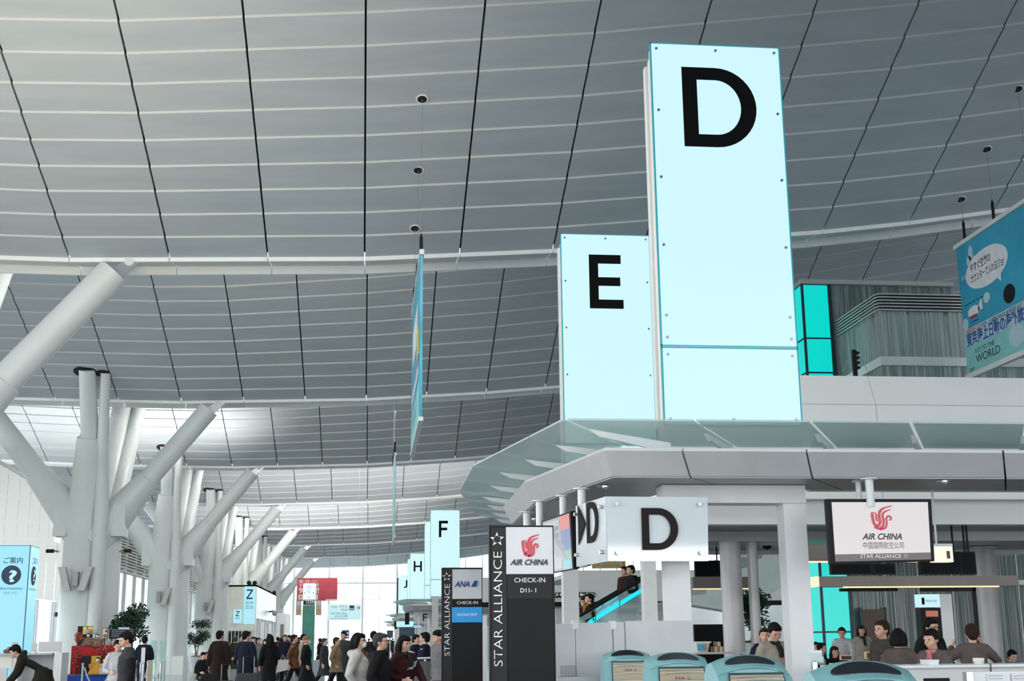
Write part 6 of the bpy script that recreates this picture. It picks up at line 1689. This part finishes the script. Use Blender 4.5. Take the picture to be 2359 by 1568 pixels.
def coat_mesh(J, key, kind, female, vox=.016):
    k = ('c',) + key + (kind, female)
    if k in _bodies: return _bodies[k]
    mb = MB(); U = J['U']; w = .93 if female else 1.0; t = {'jacket': 1.14, 'puffer': 1.26, 'coat': 1.18, 'suit': 1.08, 'vest': 1.14}[kind]
    def ring(c, rx, ry): return c, rx, ry
    secs = [(U((0, .01, 1.43)), .062, .06), (U((0, .012, 1.40)), .13 * w, .085), (U((0, .0, 1.33)), .165 * w, .115 * t), (U((0, -.005, 1.2)), .165 * w * t, .12 * t), (U((0, 0, 1.06)), .145 * w * t, .11 * t), (J['pel'] + ZU * .02, .165 * w * t, .125 * t)]
    hem = {'jacket': -.08, 'puffer': -.20, 'coat': -.42, 'suit': -.14, 'vest': -.06}[kind]
    if key[0] == 'sit': hem = -.05
    secs += [(J['pel'] + ZU * hem * .5, .175 * w * t, .14 * t), (J['pel'] + ZU * hem, (.18 + .06 * abs(hem)) * w * t, (.15 + .10 * abs(hem)) * t)]
    N = 20; vs = []; fs = []
    for c, rx, ry in secs:
        for q in range(N):
            a = 2 * math.pi * q / N; vs.append(c + Vector((rx * math.cos(a), ry * math.sin(a), 0)))
    for i in range(len(secs) - 1):
        for q in range(N): fs.append((i * N + q, i * N + (q + 1) % N, (i + 1) * N + (q + 1) % N, (i + 1) * N + q))
    fs = [f[::-1] for f in fs] + [tuple(range(N)), tuple(range((len(secs) - 1) * N, len(secs) * N))[::-1]]
    mb.add(vs, fs)
    for s in (-1, 1):
        r = .062 * t * w
        if kind == 'vest': mb.tube([J['sh', s] + Vector((-s * .03, 0, .0)), J['sh', s].lerp(J['el', s], .35)], [r * 1.1, r * .95], 12)
        else: mb.tube([J['sh', s] + Vector((-s * .03, 0, .0)), J['sh', s].lerp(J['el', s], .5), J['el', s], J['el', s].lerp(J['wr', s], .9)], [r * 1.12, r, r * .92, r * .72], 12)
    mb.tube([J['sh', -1] + Vector((.0, 0, .0)), U((-.08, .005, 1.392)), U((0, .01, 1.395)), U((.08, .005, 1.392)), J['sh', 1]], [.070 * t, .085, .092, .085, .070 * t], 14)
    mb.tube([U((0, .02, 1.38)), U((0, .022, 1.45)), U((0, .024, 1.475))], [.10, .078, .074 if kind != 'puffer' else .085], 14)
    if kind == 'puffer': mb.tube([U((-.10, .05, 1.41)), U((-.04, .12, 1.42)), U((.04, .12, 1.42)), U((.10, .05, 1.41))], [.04, .055, .055, .04], 10)
    me = remesh(mb, 'coat' if kind in ('coat', 'puffer') else 'jacket', vox, WHITE); _bodies[k] = me
    return me
def trouser_mesh(J, key, vox=.016):
    k = ('t',) + key
    if k in _bodies: return _bodies[k]
    mb = MB()
    mb.ball(J['pel'] - ZU * .03, (.165, .125, .11), 16, 10)
    for s in (-1, 1):
        a = J['an', s] + Vector((0, 0, .0))
        mb.tube([J['hip', s], J['hip', s].lerp(J['kn', s], .5), J['kn', s], J['kn', s].lerp(a, .5), a], [.105, .092, .075, .068, .062], 14)
    me = remesh(mb, 'trousers', vox, BLACK); _bodies[k] = me
    return me
def shoe_mesh(J, key, s):
    k = ('s', s) + key
    if k in _bodies: return _bodies[k]
    mb = MB(); a = J['an', s]
    mb.ball(a + Vector((0, .03, -.045)), (.042, .05, .045), 10, 8); mb.ball(a + Vector((s * .01, -.09, -.055)), (.046, .10, .036), 12, 8); mb.ball(a + Vector((0, .01, -.01)), (.04, .045, .05), 10, 8)
    me = remesh(mb, 'shoe', .014, BLACK); _bodies[k] = me
    return me
def hair_mesh(J, key, style, vox=.011):
    k = ('h',) + key + (style,)
    if k in _bodies: return _bodies[k]
    mb = MB(); H, R = J['H'], J['HR']
    if style == 'cap':
        mb.ball(H((0, .008, 1.655)), (.092, .108, .068), 18, 10, R); mb.ball(H((0, .02, 1.62)), (.088, .098, .05), 18, 10, R)
    else:
        mb.ball(H((0, .026, 1.622)), (.084, .096, .098), 18, 12, R); mb.ball(H((0, -.028, 1.672)), (.070, .062, .036), 14, 8, R)
        mb.ball(H((0, .055, 1.575)), (.070, .062, .07), 14, 10, R)
        for s in (-1, 1): mb.ball(H((s * .071, .022, 1.62)), (.018, .05, .055), 10, 8, R)
    if style in ('long', 'bob'):
        lo = 1.36 if style == 'long' else 1.49
        for s in (-1, 1): mb.tube([H((s * .072, .015, 1.65)), H((s * .083, .02, 1.56)), H((s * .078, .03, lo))], [.026, .034, .022], 10)
        mb.tube([H((0, .06, 1.62)), H((0, .09, 1.52)), H((0, .09, lo))], [.07, .078, .055], 14)
        mb.ball(H((0, -.068, 1.652)), (.058, .026, .024), 12, 8, R)
    if style == 'bun': mb.ball(H((0, .125, 1.575)), (.045, .04, .045), 12, 8, R)
    me = remesh(mb, 'hat' if style == 'cap' else 'hair', vox, HAIRB); _bodies[k] = me
    return me
EYE = mat('eye_dark', (.01, .008, .006), .2); LIP = mat('lip', (.38, .12, .10), .5)
MASKM = mat('face_mask_white', (.75, .77, .8), .8)
def recol(me, m):
    k = (me.name, m.name)
    if k in _bodies: return _bodies[k]
    c = me.copy(); c.materials.clear(); c.materials.append(m); _bodies[k] = c
    return c
_pc = [0]
def person(pos, yaw, height, label, pose='stand', arms=('down', 'down'), lean=0.0, head=(0.0, 0.0), coat='jacket', top=None, legs=None, hair='short', hairm=None,
           female=False, mask=False, glasses=False, scarf=None, far=False, group=None, inner=None, skirt=None):
    key = (pose, arms, round(lean, 2), tuple(round(h, 2) for h in head))
    J = skeleton(pose, arms, lean, head)
    root = thing('person', (0, 0, 0), label, 'person', group)
    def put(me, m, nm):
        o = bpy.data.objects.new(nm, recol(me, m)); COL.objects.link(o); o.parent = root; return o
    vox = .022 if far else .011
    put(body_mesh(J, key, female, vox), SKIN, 'body')
    put(coat_mesh(J, key, coat, female, .024 if far else .016), top, 'vest' if coat == 'vest' else ('coat' if coat in ('coat', 'puffer') else 'jacket'))
    if coat == 'vest' and inner is not None: put(coat_mesh(J, key, 'suit', female), inner, 'shirt').scale = (.985, .985, 1)
    put(trouser_mesh(J, key, .024 if far else .016), legs or BLACK, 'trousers')
    for s in (-1, 1): put(shoe_mesh(J, key, s), BLACK, 'shoe')
    put(hair_mesh(J, key, hair, .018 if far else .013), hairm or HAIRB, 'hat' if hair == 'cap' else 'hair')
    H, R = J['H'], J['HR']; U = J['U']
    def small(mb, m, nm): o = mb.build(nm, m, None, smooth=True, clean=False); o.parent = root; return o
    if not far:
        for s in (-1, 1): small(MB().ball(H((s * .031, -.083, 1.603)), (.012, .007, .006), 10, 6, R), EYE, 'eye')
        if mask:
            small(MB().ball(H((0, -.068, 1.545)), (.050, .044, .044), 16, 10, R), MASKM, 'face_mask')
        else: small(MB().ball(H((0, -.096, 1.532)), (.018, .006, .005), 10, 6, R), LIP, 'mouth')
        if glasses:
            g = MB()
            for s in (-1, 1):
                c = H((s * .032, -.102, 1.603)); rx, rz = R @ Vector((1, 0, 0)), R @ Vector((0, 0, 1))
                ring = [c + rx * .024 * math.cos(2 * math.pi * q / 12) + rz * .016 * math.sin(2 * math.pi * q / 12) for q in range(13)]
                g.tube(ring, .0022, 5, cap=False); g.tube([c + rx * s * .024, H((s * .078, .0, 1.60))], .002, 5)
            small(g, BLACK, 'glasses')
        if scarf is not None:
            sc_ = MB(); n = 14
            sc_.tube([U((.07 * math.cos(2 * math.pi * q / n), .015 + .065 * math.sin(2 * math.pi * q / n) - .015, 1.445)) for q in range(n + 1)], .026, 8, cap=False)
            sc_.tube([U((.02, -.085, 1.44)), U((.03, -.135, 1.36)), U((.035, -.14, 1.27))], [.03, .036, .03], 8)
            small(sc_, scarf, 'scarf')
    k = height / 1.70
    root.scale = (k, k, k); root.rotation_euler.z = yaw; root.location = pos
    return root
def cloth(nm, c, var=.12): return mat('cloth_' + nm, c, .85, 0, var, 14, spec=.2)
cBLK, cNAVY, cBRN = cloth('black', (.008, .008, .009)), cloth('navy', (.010, .013, .028)), cloth('dark_brown', (.022, .012, .010))
cTAN, cRUST, cWHT = cloth('tan', (.22, .155, .09)), cloth('rust', (.13, .055, .025)), cloth('cream_white', (.46, .44, .40))
cGRY, cCHAR, cRED = cloth('grey', (.16, .155, .155)), cloth('charcoal', (.035, .035, .038)), cloth('red', (.40, .02, .02))
cKHK, cBLZ, cMAR = cloth('khaki', (.26, .18, .10)), cloth('blazer', (.055, .045, .04)), cloth('maroon', (.035, .008, .010))
cSHT, cBEI, cSTF = cloth('shirt', (.50, .49, .50)), cloth('beige', (.34, .30, .24)), cloth('staff_grey', (.12, .095, .085))
sPNK, sBLU, sDRK = cloth('scarf_pink', (.50, .16, .18), .5), cloth('scarf_blue', (.02, .04, .12), .4), cloth('scarf_dark', (.02, .016, .016))
def stand_at(x, ytop, Y, h, floor=0.0, drop=0.0):
    """foot point for a figure whose head top shows at pixel (x, ytop)"""
    p = PX(x, ytop, Y); return Vector((p.x, Y, floor))
def hgt(x, ytop, Y, floor=0.0): return max(1.2, PX(x, ytop, Y).z - floor)
PI = math.pi
def P(x, yt, Y, yaw, label, h=None, floor=0.0, **k):
    """yaw 0 faces the camera, 90 faces right in the picture, 180 shows the back, -90 faces left"""
    hh = h or hgt(x, yt, Y, floor)
    return person(stand_at(x, yt, Y, hh, floor), math.radians(yaw), hh, label, **k)
# foreground and middle of the hall
P(828, 1459, 17.6, 75, 'woman in a cream padded coat wearing a white face mask and glasses', coat='puffer', top=cWHT, hair='bob', female=True, mask=True, glasses=True, arms=('pocket', 'bent'), scarf=cRUST)
P(878, 1459, 16.6, 75, 'grey-haired man with glasses in a black hooded jacket', coat='puffer', top=cBLK, hairm=HAIRG, glasses=True, arms=('pocket', 'pocket'))
P(931, 1465, 17.0, 35, 'woman with long straight black hair and a dark red scarf holding a folder', coat='jacket', top=cMAR, hair='long', female=True, arms=('bent', 'reach'), head=(.1, .2), scarf=sDRK)
P(959, 1462, 30, 60, 'uniformed staff member in a white shirt and dark vest', coat='vest', top=cNAVY, inner=cSHT, arms=('down', 'bent'))
P(978, 1457, 25, -110, 'man in a dark suit standing beside the uniformed staff member', coat='suit', top=cNAVY, arms=('down', 'down'))
P(1017, 1452, 21.8, -60, 'person in a grey jacket and dark cap half hidden by the blue-field signboard', coat='jacket', top=cGRY, hair='cap', hairm=cBLK, arms=('down', 'down'), lean=.12)
P(297, 1455, 19.5, -70, 'young man in a charcoal vest and khaki trousers looking down', coat='vest', top=cCHAR, inner=cBLK, legs=cKHK, arms=('down', 'down'), head=(.35, 0))
P(272, 1474, 24, 20, 'staff member in a white shirt behind the man in the charcoal vest', coat='suit', top=cSHT, hair='short', female=True, head=(.3, 0), arms=('bent', 'bent'))
P(334, 1465, 36.2, 180, 'person in a navy jacket beyond the barrier posts', coat='jacket', top=cNAVY, arms=('bent', 'bent'))
person(PX(104, 1500, 26.4).to_2d().to_3d(), math.radians(-80), 1.74, 'person in dark clothes bending far forward before the information counter', pose='stand', arms=('hang', 'hang'), lean=1.05, head=(.1, 0), coat='puffer', top=cloth('olive_black', (.016, .015, .010)), legs=cBLK)
P(508, 1453, 32, 165, 'man in a dark brown quilted coat seen from behind with a briefcase', coat='coat', top=cBRN, arms=('down', 'down'), head=(0, -.5))
P(568, 1454, 31, 160, 'man in a long black overcoat with a suitcase, turned to the right', coat='coat', top=cNAVY, arms=('down', 'bent'), head=(.1, -.6))
P(622, 1462, 34.5, 200, 'woman in a long black coat seen from behind carrying a white tote', coat='coat', top=cBLK, hair='long', female=True, arms=('down', 'down'))
P(679, 1462, 36, 80, 'person in a rust-brown jacket striding to the right', pose='stride', coat='suit', top=cRUST, arms=('swing', 'down'))
P(707, 1465, 34, 85, 'woman in a tan knitted hat and long black coat striding right', pose='stride', coat='coat', top=cBLK, hair='cap', hairm=cTAN, female=True, mask=True, arms=('pocket', 'swing'))
P(700, 1461, 41, 70, 'dark-haired person in a pale coat behind the woman with the knitted hat', coat='jacket', top=cBEI, hair='short', female=True)
P(748, 1470, 40, 75, 'older man in a dark overcoat walking ahead of the man in the tan jacket', coat='coat', top=cCHAR, hairm=HAIRG, pose='stride', arms=('down', 'swing'))
P(776, 1468, 35, 75, 'man in a tan jacket striding right with black trousers', coat='puffer', top=cTAN, pose='stride', arms=('pocket', 'down'), hairm=HAIRW)
P(791, 1455, 38, -20, 'tall person in a dark coat behind the man in the tan jacket', coat='coat', top=cCHAR)
P(861, 1454, 30, 180, 'tall person in black seen from behind, between the masked woman and the grey-haired man', coat='puffer', top=cBLK, arms=('bent', 'bent'))
P(657, 1462, 46, 10, 'man in a dark coat beyond the woman in long black', coat='coat', top=cNAVY, hairm=HAIRG)
P(649, 1469, 52, 180, 'person in a red coat in the waiting crowd', coat='coat', top=cRED, female=True, hair='bob')
P(620, 1460, 54, 0, 'person in dark clothes directly behind the woman with the tote', coat='jacket', top=cBLK)
P(611, 1472, 48, 0, 'person with a white face mask in the waiting crowd', coat='jacket', top=cGRY, mask=True, female=True, hair='bob')
P(596, 1469, 50, 30, 'man in a grey hooded jacket in the waiting crowd', coat='puffer', top=cGRY)
P(585, 1468, 56, 0, 'person in a pale scarf in the waiting crowd', coat='jacket', top=cBRN, scarf=cWHT)
P(543, 1466, 50, 180, 'grey-haired person in dark green behind the man in dark brown', coat='jacket', top=cloth('green_black', (.02, .03, .018)), hairm=HAIRG)
P(556, 1468, 55, 180, 'white-haired person beside the potted tree under the Z sign', coat='jacket', top=cCHAR, hairm=cloth('white_hair', (.3, .3, .3)))
P(470, 1484, 40, 30, 'seated traveller in a woolly hat beside the white tapered pot', pose='sit', coat='puffer', top=cBLK, hair='cap', hairm=cBLK, h=1.6, arms=('bent', 'bent'))
P(480, 1484, 43, -10, 'seated traveller in dark clothes with a red scarf', pose='sit', coat='puffer', top=cBLK, h=1.6, scarf=cRED, arms=('bent', 'bent'))
P(525, 1488, 41, 90, 'seated traveller leaning over the grey suitcase', pose='sit', coat='jacket', top=cCHAR, h=1.6, arms=('reach', 'reach'), lean=.3)
# check-in side on the right
P(1779, 1434, 15.6, 10, 'young man in a beige jacket and dark scarf looking down between the posts', coat='jacket', top=cBEI, scarf=sDRK, head=(.5, 0), arms=('bent', 'bent'))
P(1760, 1448, 19.5, -15, 'man in dark clothes behind the young man in the beige jacket', coat='jacket', top=cNAVY, hairm=HAIRW)
P(1940, 1442, 27, -25, 'man in a white short-sleeved shirt leaning forward by the cyan wall', coat='suit', top=cSHT, hairm=HAIRW, lean=.35, arms=('reach', 'reach'), legs=cNAVY)
P(1921, 1474, 26, 10, 'long-haired woman in black seated below the cyan wall', pose='sit', coat='puffer', top=cBLK, hair='long', hairm=HAIRW, female=True, h=2.0 * .85, arms=('bent', 'bent'))
P(1984, 1441, 28, -10, 'woman in a beige cardigan and dark scarf by the brown door', coat='coat', top=cBEI, hair='long', hairm=HAIRW, female=True, scarf=sDRK)
P(1880, 1484, 24, 0, 'dark-haired person low behind the leaflet holder', coat='jacket', top=cBLK, h=1.35)
P(1893, 1486, 23, 60, 'person with bluish-black hair low beside the leaflet holder', coat='jacket', top=cBLK, h=1.34)
P(2030, 1430, 15.4, -70, 'woman with short auburn hair in a dark blazer looking left', coat='suit', top=cBLZ, hair='short', hairm=HAIRW, female=True, arms=('bent', 'bent'))
P(2068, 1449, 14.2, 155, 'staff member with black bobbed hair in a grey jacket seen from behind', coat='suit', top=cSTF, female=True, hair='bob', scarf=sBLU, arms=('bent', 'bent'))
P(2140, 1424, 16.4, 20, 'tall man with glasses in a dark hooded coat', coat='puffer', top=cBLK, glasses=True, head=(.2, .2), arms=('bent', 'bent'))
P(2146, 1450, 13.3, -60, 'uniformed woman with tied-back hair and a pink scarf looking left', coat='vest', top=cSTF, inner=cSHT, female=True, hair='bun', scarf=sPNK, head=(.2, 0), arms=('bent', 'bent'))
P(2237, 1438, 14.6, 165, 'staff member in a grey jacket with a raised hand, seen from behind', coat='suit', top=cSTF, female=True, hair='short', hairm=HAIRW, arms=('up', 'up'), scarf=sBLU)
P(2327, 1475, 23, 0, 'dark-suited man seated alone at the far right', pose='sit', coat='suit', top=cNAVY, hair='short', h=1.6, head=(.3, .2), arms=('bent', 'bent'))
# on the escalator
for (x, yt, yaw, lb, kw) in ((1452, 1302, -70, 'man in a black hooded jacket riding the escalator, upper right one', dict(coat='puffer', top=cBLK)), (1438, 1305, -60, 'woman in a dark red jacket riding just ahead of the man in black', dict(coat='coat', top=cMAR, female=True, hair='short')),
                             (1357, 1368, -80, 'boy in a black jacket with an orange lining on the lower escalator', dict(coat='puffer', top=cBLK, scarf=cloth('orange', (.45, .15, .02)))), (1345, 1376, -40, 'long-haired woman on the escalator step below the boy', dict(coat='jacket', top=cBRN, female=True, hair='long', hairm=HAIRW))):
    Y = 29.25 if x in (1452, 1357) else 30.0; p = PX(x, yt, Y); P(x, yt, Y, yaw, lb, h=1.68, floor=p.z - 1.68, arms=('down', 'bent'), **kw)
# distant travellers: shared low-detail figures
rnd = random.Random(11); protos = []
for k, (tp, hr, ps) in enumerate(((cBLK, 'short', 'stand'), (cNAVY, 'long', 'stand'), (cCHAR, 'short', 'stride'), (cBRN, 'bob', 'stand'), (cGRY, 'cap', 'stand'), (cMAR, 'short', 'stand'))):
    pr = person((0, 0, 0), 0, 1.7, 'distant traveller standing in the crowd before the bright glass end wall', pose=ps, coat='coat', top=tp, hair=hr, hairm=HAIRB, far=True, group='distant travellers before the glass end wall')
    protos.append(pr)
spots = []
for i in range(40):
    x = rnd.uniform(668, 905) if i < 26 else rnd.uniform(575, 690); Y = rnd.uniform(62, 135) if i < 26 else rnd.uniform(58, 82)
    if all(abs((x - a) * Y / 2940) > .7 or abs(Y - b) > .7 for a, b in spots): spots.append((x, Y))
for i, (x, Y) in enumerate(spots):
    o = protos[i] if i < len(protos) else copy_tree(protos[i % len(protos)])
    look = ['a long black coat', 'a navy coat with long hair', 'a charcoal coat, mid-stride', 'a brown coat with bobbed hair', 'a grey coat and cap', 'a dark maroon coat'][i % 6]
    zone = 'left of the clock pylon' if x < 695 else ('right of the clock pylon' if x < 790 else 'right of the navy board')
    o['label'] = 'distant traveller in ' + look + ', ' + zone; o['group'] = 'distant travellers ' + zone + ' in ' + look
    p = PX(x, 1485, Y); k = rnd.uniform(.93, 1.04); o.location = (p.x, Y, 0); o.scale = (k, k, k); o.rotation_euler.z = rnd.uniform(0, 2 * PI)
